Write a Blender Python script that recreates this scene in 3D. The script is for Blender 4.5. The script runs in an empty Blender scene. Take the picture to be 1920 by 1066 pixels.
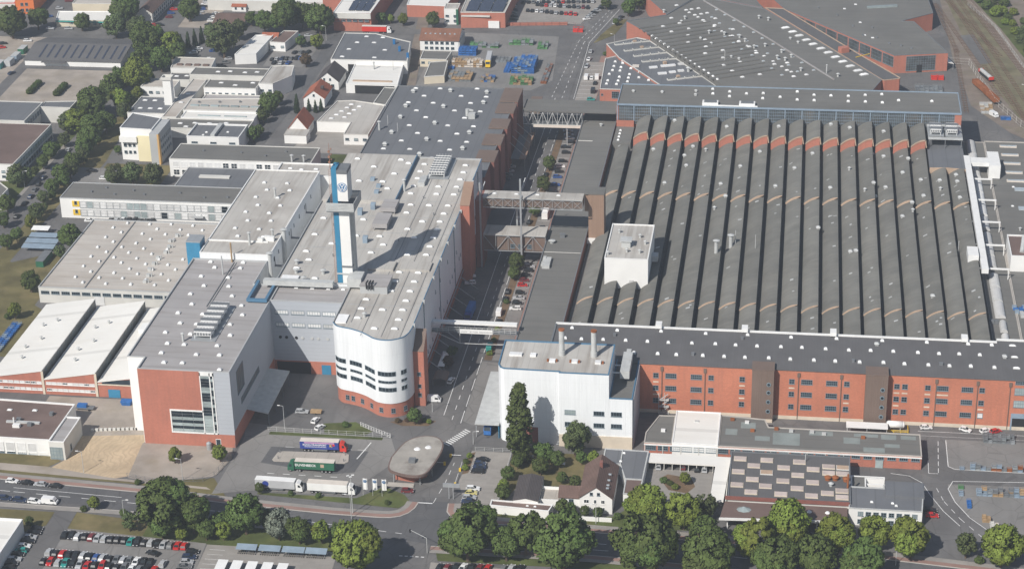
import bpy, math, random
from mathutils import Vector, Matrix
random.seed(7)
SC = bpy.context.scene
COL = SC.collection
# ------------------------------------------------------------------ camera
# metres; x and y run along the factory's own building grid, the camera hangs 345 m above (0, 0)
FPX, PITCH, ROLL, YAW, ALT = 3795.0, 0.44217811, -0.0238694, 0.1500084, 345.0
def _axes():
    f = Vector((0, math.cos(PITCH), -math.sin(PITCH))); r = Vector((1, 0, 0)); u = r.cross(f)
    r2 = r*math.cos(ROLL) + u*math.sin(ROLL); u2 = -r*math.sin(ROLL) + u*math.cos(ROLL)
    m = Matrix.Rotation(YAW, 3, 'Z')
    return m @ r2, m @ u2, m @ f
CR, CU, CF = _axes()
cam = bpy.data.cameras.new('camera'); cam_ob = bpy.data.objects.new('camera', cam); COL.objects.link(cam_ob)
cam_ob.matrix_world = Matrix(((CR.x, CU.x, -CF.x, 0), (CR.y, CU.y, -CF.y, 0), (CR.z, CU.z, -CF.z, ALT), (0, 0, 0, 1)))
cam.sensor_fit = 'HORIZONTAL'; cam.sensor_width = 36.0; cam.lens = FPX/1920*36.0
cam.clip_start = 1.0; cam.clip_end = 8000
SC.camera = cam_ob
# ------------------------------------------------------------------ sky, sun, exposure
SUN_EL, SUN_AZ = math.radians(41.5), math.radians(28.1)      # shadows fall 28 degrees right of +y
w = bpy.data.worlds.new('World'); SC.world = w; w.use_nodes = True
nt = w.node_tree; sky = nt.nodes.new('ShaderNodeTexSky'); sky.sky_type = 'NISHITA'; sky.sun_disc = False
sky.sun_elevation = SUN_EL; sky.sun_rotation = math.pi + SUN_AZ
bg = nt.nodes['Background']; bg.inputs[1].default_value = 0.075
nt.links.new(sky.outputs[0], bg.inputs[0])
sl = bpy.data.lights.new('sun', 'SUN'); sl.energy = 4.8; sl.angle = math.radians(0.53); sl.color = (1.0, 0.955, 0.895)
so = bpy.data.objects.new('sun', sl); COL.objects.link(so)
so.rotation_euler = Vector((math.sin(SUN_AZ)*math.cos(SUN_EL), math.cos(SUN_AZ)*math.cos(SUN_EL), -math.sin(SUN_EL))).to_track_quat('-Z', 'Y').to_euler()
so.location = (-200, 300, 400)
vs = SC.view_settings; vs.view_transform = 'Standard'; vs.look = 'None'; vs.exposure = 0.16; vs.gamma = 1.0; vs.use_curve_mapping = False
# ------------------------------------------------------------------ materials
MATS = {}
def M(name, rgb, rough=.85, var=.10, scale=.12, kind='plain', rgb2=None, spec=.3, metal=0, amt=.5, p=1.0, rand=0.0):
    """procedural material: base colour with broad stains and fine grain, plus a kind-specific pattern"""
    m = bpy.data.materials.new(name); m.use_nodes = True; MATS[name] = m
    n = m.node_tree.nodes; l = m.node_tree.links; b = n['Principled BSDF']
    b.inputs['Roughness'].default_value = rough; b.inputs['Specular IOR Level'].default_value = spec; b.inputs['Metallic'].default_value = metal
    geo = n.new('ShaderNodeNewGeometry'); pos = geo.outputs['Position']
    def math_(op, a, bb=None, c=None):
        q = n.new('ShaderNodeMath'); q.operation = op
        for i, v in enumerate((a, bb, c)):
            if v is None: continue
            if isinstance(v, (int, float)): q.inputs[i].default_value = v
            else: l.new(v, q.inputs[i])
        return q.outputs[0]
    def noise(sc, det=3, rg=.55):
        q = n.new('ShaderNodeTexNoise'); q.inputs['Scale'].default_value = sc; q.inputs['Detail'].default_value = det; q.inputs['Roughness'].default_value = rg
        l.new(pos, q.inputs['Vector']); return q.outputs['Fac']
    def mix(fac, a, bb):
        q = n.new('ShaderNodeMix'); q.data_type = 'RGBA'
        if isinstance(fac, (int, float)): q.inputs[0].default_value = fac
        else: l.new(fac, q.inputs[0])
        for i, v in ((6, a), (7, bb)):
            if isinstance(v, tuple): q.inputs[i].default_value = v
            else: l.new(v, q.inputs[i])
        return q.outputs[2]
    def ramp(v, lo, hi):
        q = n.new('ShaderNodeMapRange'); q.inputs[1].default_value = lo; q.inputs[2].default_value = hi; l.new(v, q.inputs[0]); return q.outputs[0]
    c4 = (*rgb, 1); col = c4
    d = tuple(max(0, v*(1-var*2.2)) for v in rgb) + (1,); u = tuple(min(.95, v*(1+var*1.3)) for v in rgb) + (1,)
    broad = ramp(noise(scale, 4), .3, .7); fine = ramp(noise(scale*9, 3, .7), .25, .75)
    col = mix(broad, d, u)
    col = mix(math_('MULTIPLY', fine, .45), col, mix(.5, c4, d))
    if rgb2:
        st = ramp(noise(scale*.45 if kind != 'patch' else scale*.8, 5, .65), .5, .72)
        col = mix(math_('MULTIPLY', st, amt), col, (*rgb2, 1))
    if kind in ('seam','seamx','streak') and rgb2:      # rain streaks and dirt drawn out along the fall of the roof
        mp = n.new('ShaderNodeMapping'); mp.inputs['Scale'].default_value = (.35,.022,.3) if kind == 'seamx' else (.03,.30,.3); l.new(pos, mp.inputs['Vector'])
        q = n.new('ShaderNodeTexNoise'); q.inputs['Scale'].default_value = 1.0; q.inputs['Detail'].default_value = 4; q.inputs['Roughness'].default_value = .6; l.new(mp.outputs[0], q.inputs['Vector'])
        col = mix(math_('MULTIPLY', ramp(q.outputs['Fac'], .50, .70), amt), col, (*rgb2, 1))
    bump = None
    sep = n.new('ShaderNodeSeparateXYZ'); l.new(pos, sep.inputs[0]); X, Y, Z = sep.outputs
    if kind in ('seam', 'seamx'):           # felt sheets: thin darker laps every few metres and uneven sheets
        a = Y if kind == 'seam' else X
        fr = math_('FRACT', math_('DIVIDE', a, p)); line = math_('LESS_THAN', fr, .07)
        cell = n.new('ShaderNodeTexWhiteNoise'); cell.noise_dimensions = '1D'; l.new(math_('FLOOR', math_('DIVIDE', a, p)), cell.inputs[1])
        col = mix(math_('MULTIPLY', cell.outputs[0], .22), col, d)
        col = mix(math_('MULTIPLY', line, .35), col, tuple(v*.55 for v in rgb)+(1,))
    if kind == 'corr':                      # vertical ribbed sheet, with panel joints
        mp = n.new('ShaderNodeMapping'); mp.inputs['Scale'].default_value = (1.1,1.1,.05); l.new(pos, mp.inputs['Vector'])
        sk = n.new('ShaderNodeTexNoise'); sk.inputs['Scale'].default_value = 1.0; sk.inputs['Detail'].default_value = 4; l.new(mp.outputs[0], sk.inputs['Vector'])
        col = mix(math_('MULTIPLY', ramp(sk.outputs['Fac'], .48, .75), .42), col, tuple(v*.72 for v in rgb)+(1,))
        col = mix(math_('MULTIPLY', math_('LESS_THAN', math_('FRACT', math_('DIVIDE', Z, 6.1)), .02), .25), col, tuple(v*.6 for v in rgb)+(1,))
        s = math_('ADD', X, Y); wv = math_('SINE', math_('MULTIPLY', s, 2*math.pi/p)); bump = wv
        cell = n.new('ShaderNodeTexWhiteNoise'); cell.noise_dimensions = '1D'; l.new(math_('FLOOR', math_('DIVIDE', s, p*2.2)), cell.inputs[1])
        col = mix(math_('MULTIPLY', cell.outputs[0], .5), col, d)
    if kind == 'hcorr':                     # horizontal cassette panels
        fr = math_('FRACT', math_('DIVIDE', Z, p)); line = math_('LESS_THAN', fr, .08)
        cell = n.new('ShaderNodeTexWhiteNoise'); cell.noise_dimensions = '1D'; l.new(math_('FLOOR', math_('DIVIDE', Z, p)), cell.inputs[1])
        col = mix(math_('MULTIPLY', cell.outputs[0], .12), col, d)
        col = mix(math_('MULTIPLY', line, .4), col, tuple(v*.6 for v in rgb)+(1,))
    if kind == 'brick':
        q = n.new('ShaderNodeTexBrick'); q.inputs['Scale'].default_value = 1.0; q.inputs['Brick Width'].default_value = .5; q.inputs['Row Height'].default_value = .17; q.inputs['Mortar Size'].default_value = .014
        cv = n.new('ShaderNodeCombineXYZ'); l.new(math_('ADD', X, Y), cv.inputs[0]); l.new(Z, cv.inputs[1]); l.new(cv.outputs[0], q.inputs['Vector'])
        q.inputs['Color1'].default_value = u; q.inputs['Color2'].default_value = d; q.inputs['Mortar'].default_value = tuple(v*.7+.06 for v in rgb)+(1,)
        col = mix(.5, col, q.outputs['Color'])
        mp = n.new('ShaderNodeMapping'); mp.inputs['Scale'].default_value = (.9,.9,.07); l.new(pos, mp.inputs['Vector'])
        sk = n.new('ShaderNodeTexNoise'); sk.inputs['Scale'].default_value = 1.0; sk.inputs['Detail'].default_value = 5; l.new(mp.outputs[0], sk.inputs['Vector'])
        col = mix(math_('MULTIPLY', ramp(sk.outputs['Fac'], .48, .75), .55), col, tuple(v*.62+.03 for v in rgb)+(1,))
        course = math_('LESS_THAN', math_('FRACT', math_('DIVIDE', Z, 1.6)), .06); col = mix(math_('MULTIPLY', course, .25), col, d)
    if name in ('asphalt','asphalt_new','yard_grey'):      # patched resurfacing, cracks, oil and tyre dirt
        vo = n.new('ShaderNodeTexVoronoi'); vo.feature = 'F1'; vo.distance = 'MANHATTAN'; vo.inputs['Scale'].default_value = .075; l.new(pos, vo.inputs['Vector'])
        vb = n.new('ShaderNodeSeparateXYZ'); l.new(vo.outputs['Color'], vb.inputs[0])
        col = mix(math_('MULTIPLY', math_('GREATER_THAN', vb.outputs[0], .72), .35), col, d)
        ve = n.new('ShaderNodeTexVoronoi'); ve.feature = 'DISTANCE_TO_EDGE'; ve.inputs['Scale'].default_value = .11; l.new(pos, ve.inputs['Vector'])
        col = mix(math_('MULTIPLY', math_('LESS_THAN', ve.outputs['Distance'], .012), .45), col, tuple(v*.5 for v in rgb)+(1,))
        col = mix(math_('MULTIPLY', ramp(noise(.55, 4, .7), .60, .78), .5), col, tuple(v*.55 for v in rgb)+(1,))
        mp = n.new('ShaderNodeMapping'); mp.inputs['Scale'].default_value = (.5,.03,1); l.new(pos, mp.inputs['Vector'])
        tk = n.new('ShaderNodeTexNoise'); tk.inputs['Scale'].default_value = 1.0; tk.inputs['Detail'].default_value = 3; l.new(mp.outputs[0], tk.inputs['Vector'])
        col = mix(math_('MULTIPLY', ramp(tk.outputs['Fac'], .52, .72), .35), col, tuple(v*.66 for v in rgb)+(1,))
    if kind == 'pave':
        q = n.new('ShaderNodeTexBrick'); q.inputs['Scale'].default_value = 1.0; q.inputs['Brick Width'].default_value = 2.4; q.inputs['Row Height'].default_value = 1.2; q.inputs['Mortar Size'].default_value = .04
        l.new(pos, q.inputs['Vector']); q.inputs['Color1'].default_value = u; q.inputs['Color2'].default_value = d; q.inputs['Mortar'].default_value = d
        col = mix(.35, col, q.outputs['Color'])
    if kind == 'tile':                      # clay tiles
        wv = math_('SINE', math_('MULTIPLY', math_('ADD', X, math_('MULTIPLY', Y, .3)), 2*math.pi/.9)); bump = wv
        col = mix(math_('MULTIPLY', math_('LESS_THAN', math_('FRACT', math_('DIVIDE', Z, .45)), .2), .3), col, d)
    if kind == 'tracks':                    # wheel-combed sand
        wv = n.new('ShaderNodeTexWave'); wv.inputs['Scale'].default_value = .15; wv.inputs['Distortion'].default_value = 22; wv.inputs['Detail'].default_value = 3; wv.inputs['Detail Scale'].default_value = .7
        l.new(pos, wv.inputs['Vector']); col = mix(math_('MULTIPLY', ramp(wv.outputs['Fac'],.45,.95), .45), col, tuple(v*.70 for v in rgb)+(1,)); bump = wv.outputs['Fac']
    if kind == 'leaf':
        oi = n.new('ShaderNodeObjectInfo'); tc = n.new('ShaderNodeTexCoord')
        q = n.new('ShaderNodeTexNoise'); q.inputs['Scale'].default_value = 4.0; q.inputs['Detail'].default_value = 2; l.new(tc.outputs['Object'], q.inputs['Vector'])
        col = mix(ramp(q.outputs['Fac'], .35, .65), d, u)
        hs = n.new('ShaderNodeHueSaturation'); l.new(col, hs.inputs['Color'])
        l.new(math_('MULTIPLY_ADD', oi.outputs['Random'], .035, .4825), hs.inputs['Hue']); l.new(math_('MULTIPLY_ADD', oi.outputs['Random'], .5, .75), hs.inputs['Value'])
        col = hs.outputs[0]; b.inputs['Subsurface Weight'].default_value = 0
    if rand:
        oi = n.new('ShaderNodeObjectInfo'); hs = n.new('ShaderNodeHueSaturation')
        if isinstance(col, tuple): hs.inputs['Color'].default_value = col
        else: l.new(col, hs.inputs['Color'])
        l.new(math_('MULTIPLY_ADD', oi.outputs['Random'], rand*2, 1-rand), hs.inputs['Value']); col = hs.outputs[0]
    l.new(col, b.inputs['Base Color'])
    if bump is not None:
        bn = n.new('ShaderNodeBump'); bn.inputs['Strength'].default_value = .22 if kind == 'corr' else .35; bn.inputs['Distance'].default_value = .06; l.new(bump, bn.inputs['Height']); l.new(bn.outputs[0], b.inputs['Normal'])
    return m
# grounds
M('asphalt', (.152,.148,.147), .9, .13, .05, 'patch', (.205,.195,.185), amt=.7)
M('asphalt_new', (.118,.118,.122), .9, .10, .05, 'patch', (.17,.165,.16), amt=.6)
M('yard_grey', (.235,.226,.216), .9, .10, .05, 'patch', (.19,.18,.175), amt=.6)
M('paving', (.30,.28,.257), .9, .10, .08, 'pave')
M('concrete', (.42,.385,.34), .9, .08, .2, 'seamx', p=4.0)
M('sand', (.54,.42,.28), .95, .12, .10, 'tracks')
M('gravel', (.37,.325,.28), .95, .14, .10, 'patch', (.27,.23,.17), amt=.7)
M('grass', (.150,.130,.055), .95, .22, .10, 'patch', (.24,.19,.095), amt=.75)
M('grass_green', (.088,.11,.032), .95, .25, .12, 'patch', (.15,.14,.055), amt=.6)
M('soil', (.17,.115,.07), .95, .2, .2)
M('red_path', (.30,.19,.16), .9, .08, .12, 'patch', (.27,.2,.17), amt=.5)
M('kerb', (.46,.43,.39), .9, .08, .3)
M('marking', (.74,.74,.72), .8, .08, .5)
M('ballast', (.225,.185,.155), .95, .15, .15, 'patch', (.17,.155,.09), amt=.6)
M('rail_grass', (.185,.165,.10), .95, .2, .12, 'patch', (.20,.165,.13), amt=.8)
M('ladder_tan', (.34,.17,.11), .7, .1, .4)
M('rail', (.20,.12,.09), .6, .1, .4)
# walls
M('white_sheet', (.80,.82,.83), .55, .03, .06, 'corr', p=.62)
M('white_wall', (.79,.785,.76), .8, .04, .10)
M('cream_wall', (.66,.59,.46), .85, .06, .12)
M('off_white', (.62,.61,.57), .85, .07, .10)
M('grey_panel', (.43,.455,.49), .5, .04, .06, 'hcorr', p=1.5)
M('grey_wall', (.42,.43,.43), .8, .06, .1)
M('red_brick', (.46,.172,.118), .9, .11, .10, 'brick')
M('orange_brick', (.53,.195,.118), .9, .13, .08, 'brick')
M('dark_brick', (.25,.095,.075), .9, .10, .12, 'brick')
M('plinth', (.64,.56,.45), .9, .08, .2)
M('brown_sheet', (.185,.135,.11), .6, .06, .1, 'corr', p=.8)
M('tan_sheet', (.30,.20,.145), .6, .06, .1, 'corr', p=.9)
M('tan_edge', (.60,.37,.14), .8, .05, .1)
M('orange_wall', (.75,.20,.05), .8, .05, .1)
M('yellow_wall', (.78,.70,.46), .8, .05, .1)
M('beige_trim', (.47,.345,.25), .9, .08, .4)
# roofs
M('roof_grey', (.168,.165,.155), .9, .09, .05, 'seam', (.19,.18,.165), p=5.5)
M('roof_vault', (.180,.178,.163), .9, .12, .10, 'seam', (.225,.215,.19), p=3.2, amt=.6, rand=.10)
M('roof_slate', (.150,.157,.170), .85, .08, .06, 'seamx', (.165,.17,.18), p=6.0)
M('roof_dark', (.125,.122,.124), .85, .08, .10, 'seamx', (.13,.13,.13), p=1.1)
M('roof_light', (.495,.475,.44), .9, .08, .05, 'seamx', (.25,.22,.19), p=3.9, amt=.75)
M('roof_mid', (.37,.355,.35), .9, .07, .06, 'seam', (.23,.205,.19), p=7.5, amt=.55)
M('roof_beige', (.51,.475,.43), .9, .07, .06, 'seam', (.35,.30,.25), p=5.2, amt=.6)
M('roof_brown', (.165,.115,.10), .9, .10, .08, 'patch', (.22,.16,.14), amt=.6)
M('roof_repair', (.25,.28,.27), .85, .10, .2)
M('panel_pink', (.53,.45,.41), .7, .10, .3, rand=.12)
M('roof_gatehouse', (.36,.335,.30), .9, .12, .16, 'patch', (.14,.115,.10), amt=.8)
M('roof_white', (.78,.765,.72), .7, .03, .05, 'seam', (.60,.55,.47), p=30.0, amt=.22)
M('clay_tile', (.36,.115,.065), .9, .12, .2, 'tile', (.2,.09,.06), amt=.4)
M('russet_tile', (.235,.115,.075), .9, .12, .2, 'tile')
M('brown_tile', (.150,.098,.082), .9, .12, .2, 'tile')
M('dark_tile', (.085,.075,.075), .9, .12, .2, 'tile')
M('solar', (.045,.055,.085), .25, .1, .3, spec=.6)
# metal, glass, small things
M('steel', (.40,.42,.43), .45, .06, .4, spec=.5, metal=.3)
M('steel_dark', (.17,.18,.19), .55, .08, .4)
M('galv', (.50,.51,.50), .5, .08, .5, spec=.4)
M('white_paint', (.80,.80,.78), .5, .04, .4)
M('skylight', (.80,.80,.79), .35, .06, 1.2, spec=.5, rand=.12)
M('skylight_glass', (.42,.47,.50), .2, .1, .8, spec=.6)
M('blue_coping', (.085,.19,.30), .5, .06, .3)
M('blue_panel', (.045,.225,.38), .45, .06, .5, 'hcorr', p=.55)
M('blue_steel', (.25,.32,.39), .5, .08, .4)
M('vw_blue', (.02,.15,.36), .45, .04, .5)
M('glass', (.022,.034,.045), .18, .25, .35, spec=.4, rand=.35)
M('car_glass', (.02,.026,.03), .3, .1, .5, spec=.35)
M('glass_pale', (.34,.40,.40), .2, .12, .35, spec=.7, rand=.2)
M('glass_dirty', (.085,.095,.10), .28, .30, .22, spec=.6, rgb2=(.17,.135,.095), amt=.6)
M('shutter', (.63,.63,.62), .6, .06, .5, rand=.2)
M('frame_grey', (.19,.24,.27), .6, .05, .5)
M('black', (.022,.022,.024), .7, .1, .6)
M('tyre', (.025,.025,.026), .9, .1, 2)
M('hub', (.35,.35,.35), .4, .1, 2)
M('rust', (.30,.105,.04), .85, .15, .3, 'patch', (.18,.07,.03))
M('timber', (.42,.29,.165), .9, .15, .5)
M('bark', (.12,.085,.06), .95, .2, .8)
M('crate_blue', (.035,.15,.42), .6, .15, .6, rand=.2)
M('crate_green', (.10,.24,.10), .7, .2, .6, rand=.25)
M('crate_grey', (.24,.26,.27), .7, .15, .6, rand=.2)
M('red_paint', (.62,.045,.03), .45, .06, .4)
M('yellow_paint', (.78,.52,.04), .5, .06, .4)
M('green_paint', (.03,.13,.075), .5, .06, .4)
M('navy_paint', (.03,.055,.26), .5, .05, .4)
M('teal_paint', (.05,.30,.27), .45, .06, .4)
M('grey_tarp', (.46,.47,.48), .6, .06, .4)
M('cream_tarp', (.66,.60,.53), .7, .06, .3)
M('pink_print', (.62,.34,.50), .6, .04, .4)
# foliage
M('leaf_d', (.082,.118,.030), .7, .15, 1, 'leaf', spec=.2)
M('leaf_l', (.150,.190,.032), .7, .15, 1, 'leaf', spec=.2)
M('leaf_b', (.092,.118,.044), .7, .16, 1, 'leaf', spec=.2)
M('leaf_c', (.034,.056,.024), .7, .25, 1, 'leaf', spec=.2)
M('leaf_s', (.185,.215,.165), .7, .18, 1, 'leaf', spec=.2)
M('leaf_r', (.10,.065,.035), .7, .22, 1, 'leaf', spec=.2)
for nm, c in dict(black=(.018,.018,.02), navy=(.025,.04,.085), silver=(.42,.43,.44), grey=(.16,.165,.17), white=(.78,.78,.77), red=(.48,.022,.02), maroon=(.17,.03,.035), blue=(.03,.085,.27), teal=(.03,.26,.23), yellow=(.62,.55,.22), green=(.03,.11,.07)).items():
    M('car_'+nm, c, .3, .02, .5, spec=.6)
# ------------------------------------------------------------------ mesh and object helpers
class MB:
    """collects faces in world metres; build() links them as one mesh object under a thing"""
    def __init__(s): s.v = []; s.f = []; s.m = []
    def add(s, vs, fs, m=0):
        o = len(s.v); s.v += [tuple(p) for p in vs]
        for f in fs: s.f.append([i+o for i in f]); s.m.append(m)
        return s
    def box(s, x0, x1, y0, y1, z0, z1, m=0, bottom=True):
        v = [(x0,y0,z0),(x1,y0,z0),(x1,y1,z0),(x0,y1,z0),(x0,y0,z1),(x1,y0,z1),(x1,y1,z1),(x0,y1,z1)]
        f = [[4,5,6,7],[0,1,5,4],[1,2,6,5],[2,3,7,6],[3,0,4,7]] + ([[3,2,1,0]] if bottom else [])
        return s.add(v, f, m)
    def obox(s, cx, cy, L, W, z0, z1, rz=0, m=0):
        c, q = math.cos(rz), math.sin(rz); P = [(-L/2,-W/2),(L/2,-W/2),(L/2,W/2),(-L/2,W/2)]
        P = [(cx+a*c-b*q, cy+a*q+b*c) for a, b in P]
        return s.prism(P, z0, z1, m)
    def prism(s, poly, z0, z1, m=0, top=True, bottom=True):
        n = len(poly); v = [(x,y,z0) for x,y in poly]+[(x,y,z1) for x,y in poly]
        f = [[i,(i+1)%n,(i+1)%n+n,i+n] for i in range(n)]
        if top: f.append(list(range(n,2*n)))
        if bottom: f.append(list(range(n-1,-1,-1)))
        return s.add(v, f, m)
    def poly(s, pts, m=0): return s.add(pts, [list(range(len(pts)))], m)
    def bar(s, a, b, t=.1, m=0):
        a, b = Vector(a), Vector(b); d = b-a
        if d.length < 1e-6: return s
        d.normalize(); up = Vector((0,0,1)) if abs(d.z) < .9 else Vector((0,1,0)); r = d.cross(up).normalized()*t/2; u = r.cross(d).normalized()*t/2
        v = [a-r-u,a+r-u,a+r+u,a-r+u,b-r-u,b+r-u,b+r+u,b-r+u]
        return s.add(v, [[0,1,5,4],[1,2,6,5],[2,3,7,6],[3,0,4,7],[3,2,1,0],[4,5,6,7]], m)
    def tube(s, a, b, r0, r1=None, n=10, m=0, cap=True):
        r1 = r0 if r1 is None else r1; a, b = Vector(a), Vector(b); d = (b-a).normalized()
        up = Vector((0,0,1)) if abs(d.z) < .9 else Vector((1,0,0)); x = d.cross(up).normalized(); y = d.cross(x)
        v = []
        for p, r in ((a,r0),(b,r1)):
            for i in range(n):
                t = 2*math.pi*i/n; v.append(p+x*(math.cos(t)*r)+y*(math.sin(t)*r))
        f = [[i,(i+1)%n,n+(i+1)%n,n+i] for i in range(n)]
        if cap: f += [list(range(n-1,-1,-1)), list(range(n,2*n))]
        return s.add(v, f, m)
    def mesh(s, name, mats, off=(0,0,0), smooth=False):
        me = bpy.data.meshes.new(name)
        me.from_pydata([(x-off[0],y-off[1],z-off[2]) for x,y,z in s.v], [], s.f)
        for k in (mats if isinstance(mats,(list,tuple)) else [mats]): me.materials.append(MATS[k])
        if len(me.materials) > 1: me.polygons.foreach_set('material_index', s.m)
        if smooth: me.polygons.foreach_set('use_smooth', [True]*len(me.polygons))
        me.validate(); me.update(); return me
    def build(s, name, mats, parent=None, smooth=False):
        off = root_of(parent) if parent else (0,0,0)
        ob = bpy.data.objects.new(name, s.mesh(name, mats, off, smooth)); COL.objects.link(ob)
        if parent: ob.parent = parent
        return ob
def root_of(o):
    """world position of a part's own origin"""
    p = Vector((0,0,0))
    while o is not None: p += o.location; o = o.parent
    return p
def tag(o, label=None, cat=None, group=None, kind=None):
    if label: o['label'] = label
    if cat: o['category'] = cat
    if group: o['group'] = group
    if kind: o['kind'] = kind
    return o
def thing(name, label, cat, loc, group=None):
    o = bpy.data.objects.new(name, None); o.empty_display_size = 1; COL.objects.link(o); o.location = loc
    return tag(o, label, cat, group)
def inst(name, me, parent, loc, rz=0, sc=None):
    """a further object of a shared mesh at a world position, as part of parent"""
    ob = bpy.data.objects.new(name, me); COL.objects.link(ob)
    if parent is not None:
        ob.parent = parent; loc = Vector(loc)-root_of(parent)
    ob.location = loc
    if rz: ob.rotation_euler = (0,0,rz)
    if sc: ob.scale = sc
    return ob
CACHE = {}
def shared(key, fn):
    if key not in CACHE: CACHE[key] = fn()
    return CACHE[key]
def structure(name, pts, mat, z, thick=0):
    mb = MB()
    if thick: mb.prism(pts, z-thick, z, bottom=False)
    else: mb.poly([(x,y,z) for x,y in pts])
    return tag(mb.build(name, mat), kind='structure')
def area(p): return sum(p[i][0]*p[(i+1)%len(p)][1]-p[(i+1)%len(p)][0]*p[i][1] for i in range(len(p)))/2
def inset(poly, d):
    n = len(poly); out = []
    for i in range(n):
        p0, p1, p2 = Vector(poly[i-1]), Vector(poly[i]), Vector(poly[(i+1)%n])
        e1, e2 = (p1-p0).normalized(), (p2-p1).normalized(); n1, n2 = Vector((-e1.y,e1.x)), Vector((-e2.y,e2.x))
        b = (n1+n2); k = max(.35, 1+n1.dot(n2)); out.append(tuple(p1+b*(d/k)))
    return out
def flat(name, label, cat, poly, z, wall, roof, par=.45, cop=None, cw=.35, z0=0.0, group=None, root=None):
    """flat-roofed block: wall, roof deck set below a parapet with a coping"""
    if area(poly) < 0: poly = poly[::-1]
    cx = sum(p[0] for p in poly)/len(poly); cy = sum(p[1] for p in poly)/len(poly)
    t = root or thing(name, label, cat, (cx,cy,z0), group)
    MB().prism(poly, z0, z, top=False, bottom=False).build('wall', wall, t)
    inn = inset(poly, cw); out = inset(poly, -.06); n = len(poly)
    MB().prism(inset(poly,.03), z-par-.3, z-par).build('roof', roof, t)
    mb = MB()
    for i in range(n):
        j = (i+1) % n
        a, b, c, d = out[i], out[j], inn[j], inn[i]
        v = [(*a,z+.12),(*b,z+.12),(*c,z+.12),(*d,z+.12),(*a,z-.2),(*b,z-.2),(*c,z-par-.1),(*d,z-par-.1)]
        mb.add(v, [[0,1,2,3],[4,5,1,0],[3,2,6,7],[5,4,7,6]])
    mb.build('coping', cop or 'kerb', t)
    return t
def rect(x0, x1, y0, y1): return [(x0,y0),(x1,y0),(x1,y1),(x0,y1)]
# windows: local x along the wall, outward is -y
def win_mesh(w, h, nx, ny, fr, gl):
    def mk():
        mb = MB(); t = min(.14, w*.09)
        mb.box(-w/2,w/2,-.10,.02,-h/2,-h/2+t).box(-w/2,w/2,-.10,.02,h/2-t,h/2).box(-w/2,-w/2+t,-.10,.02,-h/2+t,h/2-t).box(w/2-t,w/2,-.10,.02,-h/2+t,h/2-t)
        for i in range(1,nx): mb.box(-w/2+w*i/nx-t*.4,-w/2+w*i/nx+t*.4,-.09,.02,-h/2+t,h/2-t)
        for i in range(1,ny): mb.box(-w/2+t,w/2-t,-.085,.02,-h/2+h*i/ny-t*.4,-h/2+h*i/ny+t*.4)
        mb.box(-w/2-.1,w/2+.1,-.22,.02,-h/2-.12,-h/2-.01)
        p = MB().box(-w/2+t*.5,w/2-t*.5,-.04,-.015,-h/2+t*.5,h/2-t*.5)
        return mb.mesh('window', fr), p.mesh('pane', gl)
    return shared(('win',w,h,nx,ny,fr,gl), mk)
def window(parent, x, y, z, w, h, nx=2, ny=1, rz=0, fr='frame_grey', gl='glass', name='window'):
    a, b = win_mesh(w,h,nx,ny,fr,gl); o = inst(name, a, parent, (x,y,z), rz)
    p = bpy.data.objects.new('pane', b); COL.objects.link(p); p.parent = o
    return o
def winrow(parent, x0, x1, n, y, z, w, h, nx=2, ny=1, rz=0, fr='frame_grey', gl='glass', alt=None):
    """n windows evenly spaced from x0 to x1 (y0 to y1 when the wall faces +x, rz = 90 degrees)"""
    for i in range(n):
        t = x0+(x1-x0)*i/max(1,n-1); g = gl
        if alt and random.random() < alt[1]: g = alt[0]
        if abs(rz) > .5: window(parent, y, t, z, w, h, nx, ny, rz, fr, g)
        else: window(parent, t, y, z, w, h, nx, ny, rz, fr, g)
R90 = math.pi/2
def sky_mesh(w, d, h, top='skylight', base='galv'):
    def mk():
        mb = MB(); mb.box(-w/2,w/2,-d/2,d/2,0,h*.45,1)
        a, b = w/2*.92, d/2*.92
        mb.add([(-a,-b,h*.45),(a,-b,h*.45),(a,b,h*.45),(-a,b,h*.45),(-a*.55,-b*.45,h),(a*.55,-b*.45,h),(a*.55,b*.45,h),(-a*.55,b*.45,h)], [[0,1,5,4],[1,2,6,5],[2,3,7,6],[3,0,4,7],[4,5,6,7]], 0)
        return mb.mesh('skylight', [top, base])
    return shared(('sky',w,d,h,top,base), mk)
def skylights(parent, pts, z, w=2.2, d=1.3, h=.8, rz=0, top='skylight', name='skylight'):
    me = sky_mesh(w,d,h,top)
    for p in pts: inst(name, me, parent, (p[0],p[1],z), rz+random.uniform(-.02,.02))
def vent_mesh(kind=0):
    def mk():
        mb = MB()
        if kind == 0:      # square hood on a curb with a sloping cap
            mb.box(-.7,.7,-.7,.7,0,1.0,0); mb.add([(-1.1,-1.1,1.0),(1.1,-1.1,1.0),(1.1,1.1,1.0),(-1.1,1.1,1.0),(-.5,-.5,1.6),(.5,-.5,1.6),(.5,.5,1.6),(-.5,.5,1.6)], [[0,1,5,4],[1,2,6,5],[2,3,7,6],[3,0,4,7],[4,5,6,7],[3,2,1,0]], 0)
        elif kind == 1:    # cylinder with conical hat
            mb.tube((0,0,0),(0,0,1.5),.55,.55,12); mb.tube((0,0,1.6),(0,0,2.1),1.0,.2,12)
        else:              # small box fan
            mb.box(-.8,.8,-.6,.6,0,1.1,0).box(-.9,.9,-.7,.7,1.1,1.25,0)
        return mb.mesh('roof_vent', 'galv' if kind != 2 else 'steel_dark')
    return shared(('vent',kind), mk)
def vents(parent, pts, z, kind=0, sc=1.0):
    for p in pts: inst('roof_vent', vent_mesh(kind), parent, (p[0],p[1],z), random.choice((0,R90)), (sc,sc,sc))
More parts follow.
